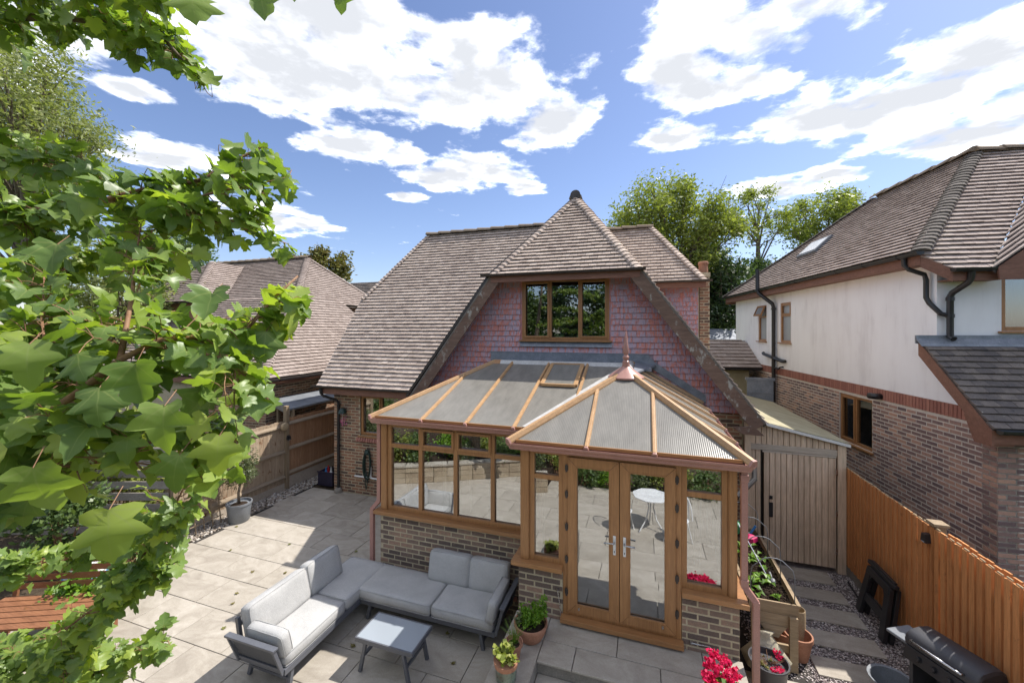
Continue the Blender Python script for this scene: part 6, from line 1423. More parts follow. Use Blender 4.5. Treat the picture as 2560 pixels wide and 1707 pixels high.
for y_ in (5.80, 6.35, 6.95, 7.5): obj('hoop', MB().tube([(xb - .03, y_, .70), (xb - .03, y_, 1.10), (xb - .05, y_, 1.19), (xb - .16, y_, 1.29), (xb - .22, y_, 1.31), (xa + .24, y_, 1.31), (xa + .18, y_, 1.29), (xa + .05, y_, 1.17), (xa + .03, y_, 1.08), (xa + .03, y_, .70)], .006, 6), MAT['pot_grey'], vt_, smooth=True)
rg = random.Random(8)
for i in range(17):
    c = V((rg.uniform(xa + .1, xb - .12), rg.uniform(5.85, 7.2), .73)); m = MB()
    for k in range(rg.randint(3, 6)):
        a = rg.uniform(0, 6.28); ln = rg.uniform(.06, .12); d = V((math.cos(a), math.sin(a), 0)); s = V((-d.y, d.x, 0)); z = rg.uniform(.03, .10)
        b = c + V((0, 0, z * .5)) + d * .02
        m.add([b, b + d * ln * .5 + s * ln * .38 + V((0, 0, .03)), b + d * ln + V((0, 0, -.005)), b + d * ln * .5 - s * ln * .38 + V((0, 0, .03)), b + d * ln * .5 + V((0, 0, .015))], [(0, 4, 1), (1, 4, 2), (2, 4, 3), (3, 4, 0)])
        m.tube([c - V((0, 0, .01)), b], .003, 4)
    sd = obj('seedling', m, MAT['leaf_herb'], vt_)
tag(obj('garden_cane', MB().tube([(1.35, 6.9, 1.22), (1.62, 6.35, .735)], .009, 6), MAT['steel']), 'thin grey rod lying across the trough hoops', 'rod')
tag(obj('garden_trowel', MB().lathe([(.002, 0), (.035, .03), (.04, .10), (.02, .13), (.008, .14), (.008, .17), (.016, .18), (.016, .27), (.004, .28)], (0, 0, 0), 8).xf(Matrix.Translation((1.66, 6.25, .745)) @ Matrix.Rotation(R(-80), 4, 'X') @ Matrix.Diagonal((.8, .3, .8, 1))), MAT['sofa_metal']), 'small metal trowel lying on the trough soil', 'trowel')
tag(obj('green_bag', MB().lathe([(.08, 0), (.13, .05), (.13, .2), (.08, .28), (.03, .30)], (1.36, 7.52, .735), 10, lambda a, z: 1 + .2 * math.sin(3 * a + 9 * z)), MAT['greenbag']), 'green plastic sack standing at the far end of the trough', 'sack')
tag(obj('magenta_pouch', MB().lathe([(.05, 0), (.10, .04), (.09, .10), (.03, .13)], (1.62, 7.35, .735), 9, lambda a, z: 1 + .2 * math.sin(3 * a + 9 * z)), MAT['magenta']), 'magenta pouch at the far end of the trough', 'pouch')
wc = thing('hand_trowel', 'blue handled hand tool at the far end of the trough', 'hand tool', (1.70, 7.5, .79)); obj('blade', MB().box((1.60, 7.50, .80), (1.66, 7.56, .81)), MAT['steel'], wc); obj('handle', MB().tube([(1.66, 7.53, .805), (1.74, 7.55, .93)], .018, 8), MAT['blue'], wc)
for i, (x, y_, r, h, m_, lab) in enumerate(((1.62, 6.1, .10, .18, 'terracotta', 'small terracotta pot on its side below the trough'), (1.72, 6.05, .14, .28, 'terracotta', 'terracotta pot standing below the trough near its leg'), (1.86, 6.0, .16, .30, 'terracotta', 'pale rimmed terracotta pot beside the trough leg'), (1.50, 6.2, .09, .16, 'pot_grey', 'small grey plastic pot below the trough'))):
    tag(obj('flower_pot', MB().lathe([(r * .65, 0), (r * .93, h * .8), (r, h * .82), (r, h), (r * .88, h), (r * .84, h * .8), (r * .6, .03)], (x, y_, 0), 18), MAT[m_], smooth=True, auto=40), lab, 'flower pot')
tag(obj('cylinder_pot', MB().lathe([(.07, 0), (.09, .02), (.09, .5), (.085, .52), (.08, .52), (.08, .1)], (1.90, 6.16, 0), 16), MAT['straw'], smooth=True, auto=40), 'tall tan cylinder pot beside the trough end', 'pot')
# folded plastic sawhorse against the fence
sh = thing('sawhorse', 'black plastic folding sawhorse leaning on the orange fence', 'sawhorse', (3.1, 6.95, 0))
Fw = frame((3.05, 7.28, 0), (0, -1, 0), (.17, 0, 1))
m = MB(); q = lambda pl, d=.05: m.prism([Fw @ V((a, b, 0)) for a, b in pl], Fw.to_3x3() @ V((0, 0, d)))
q([(-.06, 0), (.06, 0), (.14, .70), (.02, .70)]); q([(.56, 0), (.68, 0), (.60, .70), (.48, .70)]); q([(.05, .22), (.57, .22), (.56, .34), (.06, .34)], .04); q([(.02, .62), (.60, .62), (.58, .72), (.04, .72)], .06)
q([(.10, .62), (.18, .62), (.10, .50)], .045); q([(.44, .62), (.52, .62), (.52, .50)], .045)
obj('leg_frame', m, MAT['black'], sh, bevel=.006)
m = MB(); q([(-.06, 0), (.06, 0), (.14, .70), (.02, .70)]); q([(.56, 0), (.68, 0), (.60, .70), (.48, .70)]); m.v = [p + V((.075, 0, 0)) for p in m.v]
obj('leg_frame', m, MAT['black'], sh, bevel=.006)
m = MB(); q([(-.03, .725), (.65, .725), (.65, .78), (-.03, .78)], .055); q([(.02, .78), (.60, .78), (.60, .80), (.02, .80)], .045); m.v = [p + V((.02, 0, 0)) for p in m.v]; obj('beam', m, MAT['black'], sh, bevel=.008)
tag(obj('black_pipe', MB().tube([(3.18, 8.0, .02), (3.10, 7.2, .02)], .014, 8), MAT['black']), 'thin black pipe lying on the gravel along the fence foot', 'pipe')
# barbecue
bq = thing('barbecue', 'black gas barbecue with domed lid and side shelf by the orange fence', 'barbecue', (2.95, 5.25, 0))
Bm = Matrix.Translation((2.97, 5.28, 0)) @ Matrix.Rotation(R(-62), 4, 'Z') @ Matrix.Diagonal((.82, .82, .97, 1))       # local x along the barbecue (towards us), local -y is its front
def bo(name, mb, mat, par=bq, **k): return obj(name, mb, MAT[mat], par, F=Bm, **k)
bo('cart', MB().box((-.32, -.2, .05), (-.28, .2, .70)).box((.30, -.2, .05), (.34, .2, .70)).box((-.32, -.2, .12), (.34, .2, .15)).box((-.28, .18, .15), (.30, .2, .6)), 'bucket')
body = bo('firebox', MB().prism([(-.33, -.21, .70), (.36, -.21, .70), (.36, .21, .70), (-.33, .21, .70)], (0, 0, .13)), 'black', bevel=.01)
pr = [(-.235, .0), (-.24, .05), (-.215, .10), (-.15, .135), (0, .15), (.14, .14), (.205, .10), (.225, .04), (.225, .0)]
hd = MB(); n = len(pr); xs = [(-.36, .90), (-.345, .97), (-.30, 1.0), (.33, 1.0), (.375, .97), (.39, .90)]
for x_, s in xs: hd.v += [V((x_, y_ * s, .835 + z_ * (s - .0) * (.86 if s < .95 else 1))) for y_, z_ in pr]
for i in range(len(xs) - 1):
    for j in range(n - 1): hd.f.append((i * n + j, (i + 1) * n + j, (i + 1) * n + j + 1, i * n + j + 1))
hd.f += [tuple(range(n))[::-1], tuple(range((len(xs) - 1) * n, len(xs) * n))]
lid = bo('lid', hd, 'bucket', smooth=True, auto=50)
bo('handle', MB().tube([(-.26, -.225, .90), (-.26, -.275, .905), (.26, -.275, .905), (.26, -.225, .90)], .014, 8), 'steel', lid, smooth=True)
pn = bo('control_panel', MB().prism([(-.33, -.22, .69), (-.33, -.30, .70), (-.33, -.25, .83), (-.33, -.21, .83)], (.69, 0, 0)), 'black', bevel=.004)
for k in range(3): bo('knob', MB().lathe([(.028, 0), (.03, .01), (.022, .035), (.005, .036)], (0, 0, 0), 14).xf(Matrix.Translation((-.16 + .16 * k, -.278, .765)) @ Matrix.Rotation(R(70), 4, 'X')), 'black', pn)
bo('badge', MB().cbox((.30, -.281, .765), (.07, .004, .02), Matrix.Rotation(R(-20), 4, 'X')), 'white', pn)
sh1 = bo('side_shelf', MB().box((-.62, -.18, .78), (-.37, .20, .815)), 'pot_grey', bevel=.012)
bo('side_shelf', MB().box((.40, -.18, .78), (.66, .20, .80)), 'steel', bevel=.012)
bo('tool', MB().tube([(.50, -.20, .84), (.62, -.05, .86), (.80, .10, .88)], .012, 6), 'black')
bo('gas_hose', MB().tube([(.30, -.22, .68), (.34, -.28, .45), (.25, -.24, .3)], .010, 6), 'card', smooth=True)
tag(obj('enamel_tub', MB().lathe([(.14, 0), (.17, .02), (.21, .26), (.225, .27), (.225, .29), (.20, .28), (.15, .04)], (2.62, 5.55, 0), 22), MAT['pot_grey'], smooth=True, auto=40), 'grey plastic tub on the gravel below the barbecue shelf', 'tub')
# crate at the house corner
cr = thing('crate', 'dark purple plastic crate of bottles at the brick house corner by the fence', 'crate', (-8.12, 8.75, 0))
obj('tub', MB().prism([(-8.34, 8.60, 0), (-7.90, 8.60, 0), (-7.90, 8.95, 0), (-8.34, 8.95, 0)], (0, 0, .02)).box((-8.36, 8.58, 0), (-8.33, 8.97, .36)).box((-7.91, 8.58, 0), (-7.88, 8.97, .36)).box((-8.33, 8.58, 0), (-7.91, 8.61, .36)).box((-8.33, 8.94, 0), (-7.91, 8.97, .36)).box((-8.38, 8.56, .34), (-7.86, 8.58, .37)), MAT['purplebin'], cr)
for i, (x, y_, m_) in enumerate(((-8.2, 8.7, 'blue'), (-8.05, 8.72, 'white'), (-8.12, 8.85, 'black'), (-8.25, 8.84, 'red'))): tag(obj('bottle', MB().lathe([(.04, 0), (.042, .26), (.03, .32), (.014, .36), (.014, .42), (.004, .42)], (x, y_, .025), 10), MAT[m_], smooth=True, auto=40), ['blue', 'white', 'black', 'red'][i] + ' bottle standing in the dark purple crate', 'bottle')
tag(obj('meter_box', MB().box((-4.52, 6.35, 0), (-4.28, 6.55, .26)).box((-4.54, 6.33, .26), (-4.27, 6.57, .29)), MAT['gutter']), 'small brown box at the foot of the conservatory side', 'box')
# olive in a pot
ol = potted('olive_tree', 'young olive tree in a grey plastic pot by the weathered fence', 'potted tree', (-8.42, 6.42, 0), [(.18, 0), (.20, .02), (.235, .36), (.25, .37), (.25, .41), (.23, .41), (.22, .36)], 'pot_grey', .36, .215)
obj('trunk', MB().tube([(-8.42, 6.42, .36), (-8.44, 6.42, .6), (-8.40, 6.43, .8), (-8.41, 6.42, 1.0)], [.03, .026, .022, .015], 8), MAT['bark'], ol, smooth=True)
m = MB(); rg = random.Random(5)
for i in range(22):
    a = rg.uniform(0, 6.28); p = V((-8.41, 6.42, rg.uniform(.75, 1.0))); e = p + V((math.cos(a) * rg.uniform(.15, .38), math.sin(a) * rg.uniform(.15, .38), rg.uniform(.15, .75))); m.tube([p, (p + e) / 2 + V((0, 0, .04)), e], [.008, .006, .002], 4)
obj('branch', m, MAT['bark'], ol); pts, _ = blob_points((-8.40, 6.40, 1.22), (.34, .34, .42), 3600, 70, .075, 15, .35); leaf_cards('crown', ol, pts, .7, .065, MAT['leaf_olive'], .28)
# stained wooden table half hidden under the maple
wt = thing('wooden_bench', 'brown stained slatted wooden bench under the maple foliage', 'bench', (-7.6, 3.05, 0), R(24))
Wm = Matrix.Translation((-7.6, 3.05, 0)) @ Matrix.Rotation(R(24), 4, 'Z')
for k in range(6): obj('slat', MB().box((-.75, -.33 + k * .115, .44), (.75, -.23 + k * .115, .465)), MAT['stain_wood'], wt, F=Wm)
for sx in (-1, 1):
    for sy in (-1, 1): obj('leg', MB().box((sx * .68 - .03, sy * .27 - .03, 0), (sx * .68 + .03, sy * .27 + .03, .44)), MAT['stain_wood'], wt, F=Wm)
for k in range(4): obj('back_slat', MB().box((-.7, .36 + .02 * k, .55 + .1 * k), (.7, .375 + .02 * k, .63 + .1 * k)), MAT['stain_wood'], wt, F=Wm)
for sx in (-1, 1): obj('back_post', MB().bar((sx * .66, .34, .2), (sx * .66, .44, .95), .05, .04), MAT['stain_wood'], wt, F=Wm)
# ================================================================ trees
def limb_tree(name, label, base, height, crown_c, crown_r, nleaf, lsize, mat, seed, clumps=70, cr=.5, trunk_r=.18, limbs=14, asp=.5, shell=.4, group=None, fork=.45, barkmat='bark', cat='tree', nup=.6, lean=(0, 0)):
    rg = random.Random(seed); t = thing(name, label, cat, base, group=group)
    b = V(base); top = V(crown_c); m = MB()
    f = b + (top - b) * fork; f.x += rg.uniform(-.2, .2)
    obj('trunk', MB().tube([b, b + (f - b) * .5 + V((rg.uniform(-.1, .1), 0, 0)), f, f + (top - f) * .5, top], [trunk_r * 1.25, trunk_r, trunk_r * .8, trunk_r * .5, trunk_r * .2], 9), MAT[barkmat], t, smooth=True)
    pts, cc = blob_points(crown_c, crown_r, nleaf, clumps, cr, seed, shell)
    k = max(limbs, 1); sel = list(range(len(cc))); rg.shuffle(sel)
    for i in sel[:k * 3]:
        e = V(cc[i]); s = f + (top - f) * rg.uniform(0, .8); md = s * .5 + e * .5 + V((rg.uniform(-.2, .2), rg.uniform(-.2, .2), rg.uniform(-.1, .35)))
        m.tube([s, md, e], [trunk_r * rg.uniform(.25, .42), trunk_r * .18, trunk_r * .04], 5)
        for _ in range(2):
            e2 = e + V((rg.gauss(0, cr), rg.gauss(0, cr), rg.gauss(0, cr))); m.tube([md * .4 + e * .6, e2], [trunk_r * .1, trunk_r * .03], 4)
    obj('limbs', m, MAT[barkmat], t); leaf_cards('crown', t, pts, nup, lsize, MAT[mat], asp); return t
def bp(px, py, d): return W(px, py, d)
def G(px, d): p = W(px, 823, d); return (p.x, p.y, -.1)
# right background
limb_tree('ash_tree', 'tall bright green ash tree behind the right end of the roof', G(1690, 20), 12, tuple(bp(1665, 590, 20)), (3.3, 2.2, 2.5), 30000, .17, 'leaf_ash', 3, 105, .40, .22, 26, .42, .35)
limb_tree('ash_tree', 'bushy green tree filling below the ash crown by the chimney', G(1790, 21), 9, tuple(bp(1755, 690, 21)), (2.0, 1.8, 2.0), 14000, .17, 'leaf_mid', 4, 60, .42, .2, 12, .45, .3)
limb_tree('ivy_clad_tree', 'slender bare branched tree with ivy clad trunk between two houses', G(1888, 24), 12, tuple(bp(1895, 545, 24)), (1.7, 1.4, 1.7), 4200, .17, 'leaf_ash', 5, 42, .24, .2, 6, .42, .75, fork=.72)
pts, _ = blob_points(tuple(bp(1885, 690, 24)), (.3, .3, 1.2), 1500, 30, .16, 6, .5); ivy = leaf_cards('ivy', None, pts, .6, .14, MAT['leaf_mid'], .8); tag(ivy, 'ivy wrapped round the slender tree trunk', 'ivy')
limb_tree('oak_tree', 'olive green tree rising behind the white house roof', G(2080, 27), 12, tuple(bp(2085, 560, 27)), (2.9, 2.2, 2.1), 13000, .2, 'leaf_ash', 7, 75, .38, .22, 20, .5, .4)
limb_tree('holly_tree', 'dark green evergreen tree at the gap beside the white wall', G(1800, 19), 8, tuple(bp(1800, 770, 19)), (1.3, 1.2, 2.4), 12000, .16, 'leaf_dark', 8, 60, .36, .16, 10, .5, .35)
limb_tree('laurel_bush', 'mid green laurel bush above the low garage roof', G(1800, 18.2), 5, tuple(bp(1795, 855, 18.2)), (.85, .8, .8), 5000, .13, 'leaf_mid', 9, 34, .22, .1, 8, .5, .5, cat='bush')
limb_tree('hedge_tree', 'thin leaved hedge tree behind the white house eaves', G(1940, 23), 8, tuple(bp(1930, 720, 23)), (1.6, 1.4, 1.6), 6000, .17, 'leaf_mid', 10, 40, .4, .15, 10, .45, .3)
# left background
limb_tree('willow_tree', 'tall pale green willow behind the maple foliage', G(120, 17), 14, tuple(bp(40, 330, 17)), (4.6, 3.0, 4.2), 30000, .2, 'leaf_pale', 11, 120, .55, .3, 26, .3, .3)
limb_tree('willow_tree', 'lower pale green willow crown left of the neighbour roof', G(300, 15), 10, tuple(bp(330, 780, 15)), (2.6, 2.0, 3.4), 22000, .16, 'leaf_pale', 12, 90, .42, .22, 18, .32, .3)
limb_tree('birch_tree', 'blue green tree top left of the neighbour ridge', G(460, 24), 10, tuple(bp(455, 650, 24)), (1.8, 1.6, 1.7), 6000, .18, 'leaf_mid', 13, 40, .4, .16, 12, .45, .35)
limb_tree('horse_chestnut', 'brownish distant tree behind the left house ridge', G(820, 40), 12, tuple(bp(822, 672, 40)), (2.0, 1.8, 2.0), 4500, .32, 'leaf_dead', 14, 40, .42, .25, 10, .6, .4)
limb_tree('distant_tree', 'small distant tree top peeping over the left house ridge', G(715, 44), 11, tuple(bp(722, 655, 44)), (1.7, 1.5, .9), 1500, .3, 'leaf_dead', 16, 18, .34, .2, 8, .6, .4)
# shrubs below the maple, left of the patio
def shrub(name, label, c, r, n, ls, mat, seed, clumps=30, cr=.12, asp=.6, group=None):
    t = thing(name, label, 'shrub', (c[0], c[1], 0), group=group); pts, cc = blob_points(c, r, n, clumps, cr, seed, .3); m = MB(); rg = random.Random(seed)
    for p in cc[:14]: m.tube([(c[0] + rg.uniform(-.1, .1), c[1] + rg.uniform(-.1, .1), -.08), ((c[0] + p[0]) / 2, (c[1] + p[1]) / 2, p[2] * .6), tuple(p)], [.014, .01, .003], 4)
    obj('stems', m, MAT['twig'], t); leaf_cards('foliage', t, pts, .7, ls, MAT[mat], asp); return t
shrub('bush', 'leafy green bush under the maple beside the slatted screen', (-9.6, 4.1, .8), (.7, .6, .8), 3500, .09, 'leaf_mid', 21)
shrub('bush', 'tall light green bush behind the slatted screen', (-11.0, 5.6, 1.4), (1.3, .8, 1.3), 6000, .10, 'leaf_ash', 22, 50, .2)
shrub('bush', 'low bright green plant by the brown bench', (-7.7, 3.6, .35), (.5, .4, .35), 1600, .08, 'leaf_herb', 23, 22, .1)
shrub('bush', 'green shrub between brown bench and slatted screen', (-8.6, 4.6, .5), (.45, .45, .5), 2000, .08, 'leaf_mid', 24, 24, .1)
tb_ = thing('toy_bag', 'white bag with colourful print under the maple by the screen', 'bag', (-8.6, 3.9, 0)); obj('sack', MB().lathe([(.16, 0), (.24, .08), (.25, .3), (.16, .48), (.1, .52)], (-8.5, 3.95, 0), 12, lambda a, z: 1 + .15 * math.sin(3 * a + 9 * z)), MAT['white'], tb_); obj('print', MB().lathe([(.262, .12), (.272, .26), (.262, .26)], (-8.5, 3.95, 0), 12, lambda a, z: 1 + .15 * math.sin(3 * a + 9 * z)), MAT['blue'], tb_)

# ================================================================ garden behind the camera: raised bed, shrubs, tall trees, white table set (seen in the glass)
bed = thing('raised_bed', 'curved raised bed of sandstone blocks seen reflected in the conservatory glass', 'garden wall', (-4, .6, 0))
cur = [(-8.3, 2.6), (-7.2, 2.15), (-6.2, 1.75), (-5.2, 1.25), (-4.3, .75), (-3.4, .25), (-2.4, -.15)]
P = Pieces()
for (ax_, ay_), (bx_, by_) in zip(cur[:-1], cur[1:]):
    a, b = V((ax_, ay_, 0)), V((bx_, by_, 0)); d = (b - a); n = V((-d.y, d.x, 0)).normalized()
    for lv in range(3):
        for k in range(3):
            p, q = a + d * (k / 3 + (.012 if k else 0)), a + d * ((k + 1) / 3); off = n * random.uniform(-.01, .01)
            P.add(None, [x - a for x in MB().bar(p + off + V((0, 0, .075 + lv * .145)), q + off + V((0, 0, .075 + lv * .145)), .22, .138).v], BOXF, Matrix.Translation(a), bed)
P.flush('block', 'blocks', MAT['stone'], bed)
P = Pieces()
for (ax_, ay_), (bx_, by_) in zip(cur[:-1], cur[1:]):
    a, b = V((ax_, ay_, 0)), V((bx_, by_, 0)); P.add(None, [x - a for x in MB().bar(a + V((0, 0, .46)), b + V((0, 0, .46)), .28, .045, ext=.01).v], BOXF, Matrix.Translation(a), bed)
P.flush('coping', 'copings', MAT['slab'], bed)
obj('soil', MB().prism([V((x, y_ - .1, .1)) for x, y_ in cur] + [V((-2.4, -8, .1)), V((-8.3, -8, .1))], (0, 0, .28)), MAT['soil'], bed)
rg = random.Random(77)
names = [('leaf_mid', 'green'), ('leaf_herb', 'bright green'), ('leaf_olive', 'grey green'), ('leaf_ash', 'yellow green')]
for i in range(18):
    s = min(1, i / 11); k = s * (len(cur) - 1.001); j = int(k); x = cur[j][0] + (cur[j + 1][0] - cur[j][0]) * (k - j); y_ = cur[j][1] + (cur[j + 1][1] - cur[j][1]) * (k - j) - rg.uniform(.35, 1.1)
    h = rg.uniform(.35, .8); mt, cn = names[i % 4]; zb = .38
    if i > 11: x, y_, zb = -2.3 + (i - 11) * .75, -.9 - rg.uniform(0, .4), 0
    shrub('border_shrub', cn + ' border shrub behind the camera, reflected in the conservatory glass', (x, y_, zb + h * .6), (rg.uniform(.3, .55), .35, h * .6), 1500, .07, mt, 100 + i, 22, .1, group='border shrubs ' + cn)
for i, (x, y_, h, r) in enumerate(((-10.5, -14, 8, 2.9), (-5.8, -15.5, 9.5, 3.2), (-1.2, -15, 9, 3.0), (2.8, -14.5, 10, 3.0), (6.8, -14, 9, 2.8), (-15.5, -11, 9, 2.9), (.8, -18, 12, 3.2))):
    limb_tree('garden_tree', 'dark leafy garden tree behind the camera, reflected in the gable window', (x, y_, -.1), h, (x, y_, h * .58), (r, r * .9, h * .40), 9000, .26, 'leaf_dark' if i % 2 else 'leaf_mid', 200 + i, 60, .5, .2, 8, .55, .35, group='garden trees behind the camera')
tag(obj('garden_fence', MB().box((-18, -19, -.1), (9, -18.94, 1.8)), MAT['fence_old']), 'timber boundary fence at the foot of the garden behind the camera', 'fence')
bt = thing('bistro_table', 'white cast iron bistro table reflected in the french doors', 'table', (.12, 1.05, 0))
obj('table_top', MB().lathe([(.10, .715), (.33, .71), (.36, .72), (.36, .735), (.30, .74), (.10, .735)], (.12, 1.05, 0), 24, lambda a, z: 1 + .035 * math.sin(8 * a)), MAT['white_iron'], bt)
for k in range(3):
    a = k * 2.094 + .4; d = V((math.cos(a), math.sin(a), 0)); c = V((.12, 1.05, 0)); obj('leg', MB().tube([c + d * .10 + V((0, 0, .71)), c + d * .05 + V((0, 0, .5)), c + d * .12 + V((0, 0, .25)), c + d * .26 + V((0, 0, .05)), c + d * .30], .014, 6), MAT['white_iron'], bt, smooth=True)
for i, (x, y_, an, lab) in enumerate(((-.45, 1.25, 0.3, 'white cast iron chair left of the bistro table'), (.62, 1.45, 2.4, 'white cast iron chair right of the bistro table'))):
    ct = thing('bistro_chair', lab + ', reflected in the doors', 'chair', (x, y_, 0)); c = V((x, y_, 0)); o = V((math.cos(an + math.pi), math.sin(an + math.pi), 0)); s = V((-o.y, o.x, 0))
    obj('seat', MB().lathe([(.02, .43), (.19, .43), (.205, .44), (.19, .45), (.02, .45)], c, 18), MAT['white_iron'], ct)
    for ss in (-1, 1):
        for oo in (-1, 1): obj('leg', MB().tube([c + s * ss * .12 + o * oo * .12 + V((0, 0, .43)), c + s * ss * .16 + o * oo * .15 + V((0, 0, .2)), c + s * ss * .19 + o * oo * .19], .011, 6), MAT['white_iron'], ct)
    pts = [c + o * .18 + s * (.19 * math.cos(a)) + V((0, 0, .45 + .42 * math.sin(a))) for a in np.linspace(0, math.pi, 13)]
    m = MB().tube(pts, .012, 6)
    for k in range(4): m.tube([c + o * .18 + s * (-.11 + .073 * k) + V((0, 0, .45)), c + o * .18 + s * (-.07 + .05 * k) + V((0, 0, .80))], .008, 5)
    obj('back', m, MAT['white_iron'], ct)
# ================================================================ the maple whose branches hang into view from the left
mp = thing('maple_tree', 'field maple with large lobed leaves reaching in over the patio from the left', 'tree', (-4.7, .5, 0))
tr0 = V((-4.7, .5, .1))
obj('trunk', MB().tube([tr0, (-4.66, .52, 1.5), (-4.5, .55, 2.8), (-4.3, .6, 4.2), (-4.1, .7, 5.6), (-4.0, .8, 6.8)], [.15, .13, .11, .085, .05, .02], 10), MAT['bark'], mp, smooth=True)
RG_ = random.Random(2024)
# branches: photo directions with distances in metres (the trunk stands beyond the left edge)
BRN = [
 ([(-420, 260, 2.2), (-100, 60, 2.0), (120, 40, 1.9), (280, 60, 1.85), (420, 110, 1.8), (500, 200, 1.8)], .022),
 ([(-420, 200, 2.1), (-60, -60, 1.8), (200, -60, 1.6), (330, -60, 1.5)], .016),
 ([(-400, 640, 2.0), (-80, 560, 1.7), (60, 530, 1.6), (230, 510, 1.55), (380, 470, 1.6), (510, 450, 1.65), (570, 410, 1.7), (650, 370, 1.75)], .018),
 ([(380, 470, 1.6), (470, 500, 1.6), (560, 475, 1.62), (650, 460, 1.65), (730, 440, 1.7)], .007),
 ([(380, 470, 1.6), (470, 545, 1.55), (580, 560, 1.6), (660, 590, 1.65), (720, 610, 1.7)], .006),
 ([(-420, 820, 1.8), (-150, 900, 1.4), (60, 990, 1.2)], .02), 
 ([(-350, 1300, 1.5), (-60, 1130, 1.15), (60, 1075, 1.1), (190, 985, 1.08), (300, 900, 1.1), (400, 850, 1.15), (520, 840, 1.2), (620, 820, 1.25), (690, 740, 1.3), (745, 690, 1.33)], .013),
 ([(300, 900, 1.1), (330, 740, 1.3), (340, 640, 1.4), (350, 580, 1.5)], .008),
 ([(115, 1040, 1.1), (115, 900, 1.15), (105, 800, 1.25), (110, 700, 1.35)], .006),
 ([(-300, 1180, 1.5), (0, 1180, 1.3), (150, 1165, 1.2), (300, 1150, 1.15), (430, 1170, 1.2)], .007),
 ([(-300, 2000, 2.4), (20, 1850, 2.3), (150, 1680, 2.2), (260, 1500, 2.1), (390, 1350, 2.0), (470, 1200, 1.9)], .014),
 ([(-300, 1750, 2.3), (60, 1640, 2.1), (180, 1560, 2.0), (260, 1500, 2.0), (400, 1420, 2.1)], .008),
 ([(-300, 1500, 2.6), (-20, 1420, 2.5), (120, 1400, 2.5), (300, 1330, 2.5), (420, 1290, 2.5)], .009),
 ([(-100, 1900, 2.6), (160, 1720, 2.5), (300, 1640, 2.5), (420, 1600, 2.5)], .009),
 ([(-350, 760, 2.3), (0, 700, 2.0), (200, 650, 1.9), (400, 620, 1.9)], .012),
 ([(-350, 420, 2.2), (-60, 380, 1.9), (90, 400, 1.8), (220, 430, 1.75)], .01),
 ([(430, 870, 1.15), (540, 890, 1.15), (600, 930, 1.18), (640, 960, 1.2)], .005),
 ([(300, 1150, 1.15), (420, 1080, 1.2), (520, 1060, 1.25), (600, 1100, 1.3)], .005),
]
for pts, r in BRN:
    ps = [W(*p) for p in pts]
    obj('branch', MB().tube(ps, [r * (1 - .75 * i / (len(ps) - 1)) for i in range(len(ps))], 8), MAT['twig'] if r < .02 else MAT['bark'], mp, smooth=True)
# outline of the foliage in the photograph (directions), used to prune twigs
SIL = [[(-200, -200), (420, -200), (470, 40), (470, 110), (540, 190), (520, 235), (470, 185), (410, 215), (330, 150), (270, 190), (270, 230), (150, 230), (120, 170), (70, 180), (40, 100), (-200, 110)],
       [(-200, 300), (40, 300), (180, 330), (330, 430), (420, 430), (520, 420), (560, 370), (640, 345), (700, 400), (750, 450), (730, 520), (690, 500), (650, 560), (740, 600), (720, 650), (600, 620), (560, 650), (480, 660), (440, 720), (560, 780), (640, 770), (690, 700), (770, 730), (750, 830), (700, 850), (690, 900), (660, 950), (690, 1050), (610, 1060), (620, 1180), (560, 1240), (540, 1290), (480, 1320), (460, 1400), (450, 1480), (420, 1560), (420, 1640), (360, 1720), (-200, 1800)]]
def inside(p, poly):
    x, y = p; r = False; j = len(poly) - 1
    for i in range(len(poly)):
        (xi, yi), (xj, yj) = poly[i], poly[j]
        if (yi > y) != (yj > y) and x < (xj - xi) * (y - yi) / (yj - yi) + xi: r = not r
        j = i
    return r
HOLES = [([(80, 1120), (500, 1110), (480, 1240), (300, 1330), (60, 1340)], .75), ([(70, 1400), (300, 1420), (250, 1560), (60, 1580)], .7), ([(380, 690), (560, 690), (540, 790), (420, 800)], .8), ([(150, 560), (260, 560), (260, 640), (150, 640)], .4), ([(420, 880), (520, 940), (460, 1040), (400, 980)], .5)]
LEAVES = []; TW = MB(); PET = MB()
def ok_leaf(p):
    px, py, d = PROJ(p)
    if any(inside((px, py), h) and RG_.random() < q for h, q in HOLES): return False
    return d > .55 and any(inside((px, py), s) for s in SIL) or ((px < -40 or py < -30) and RG_.random() < .35)
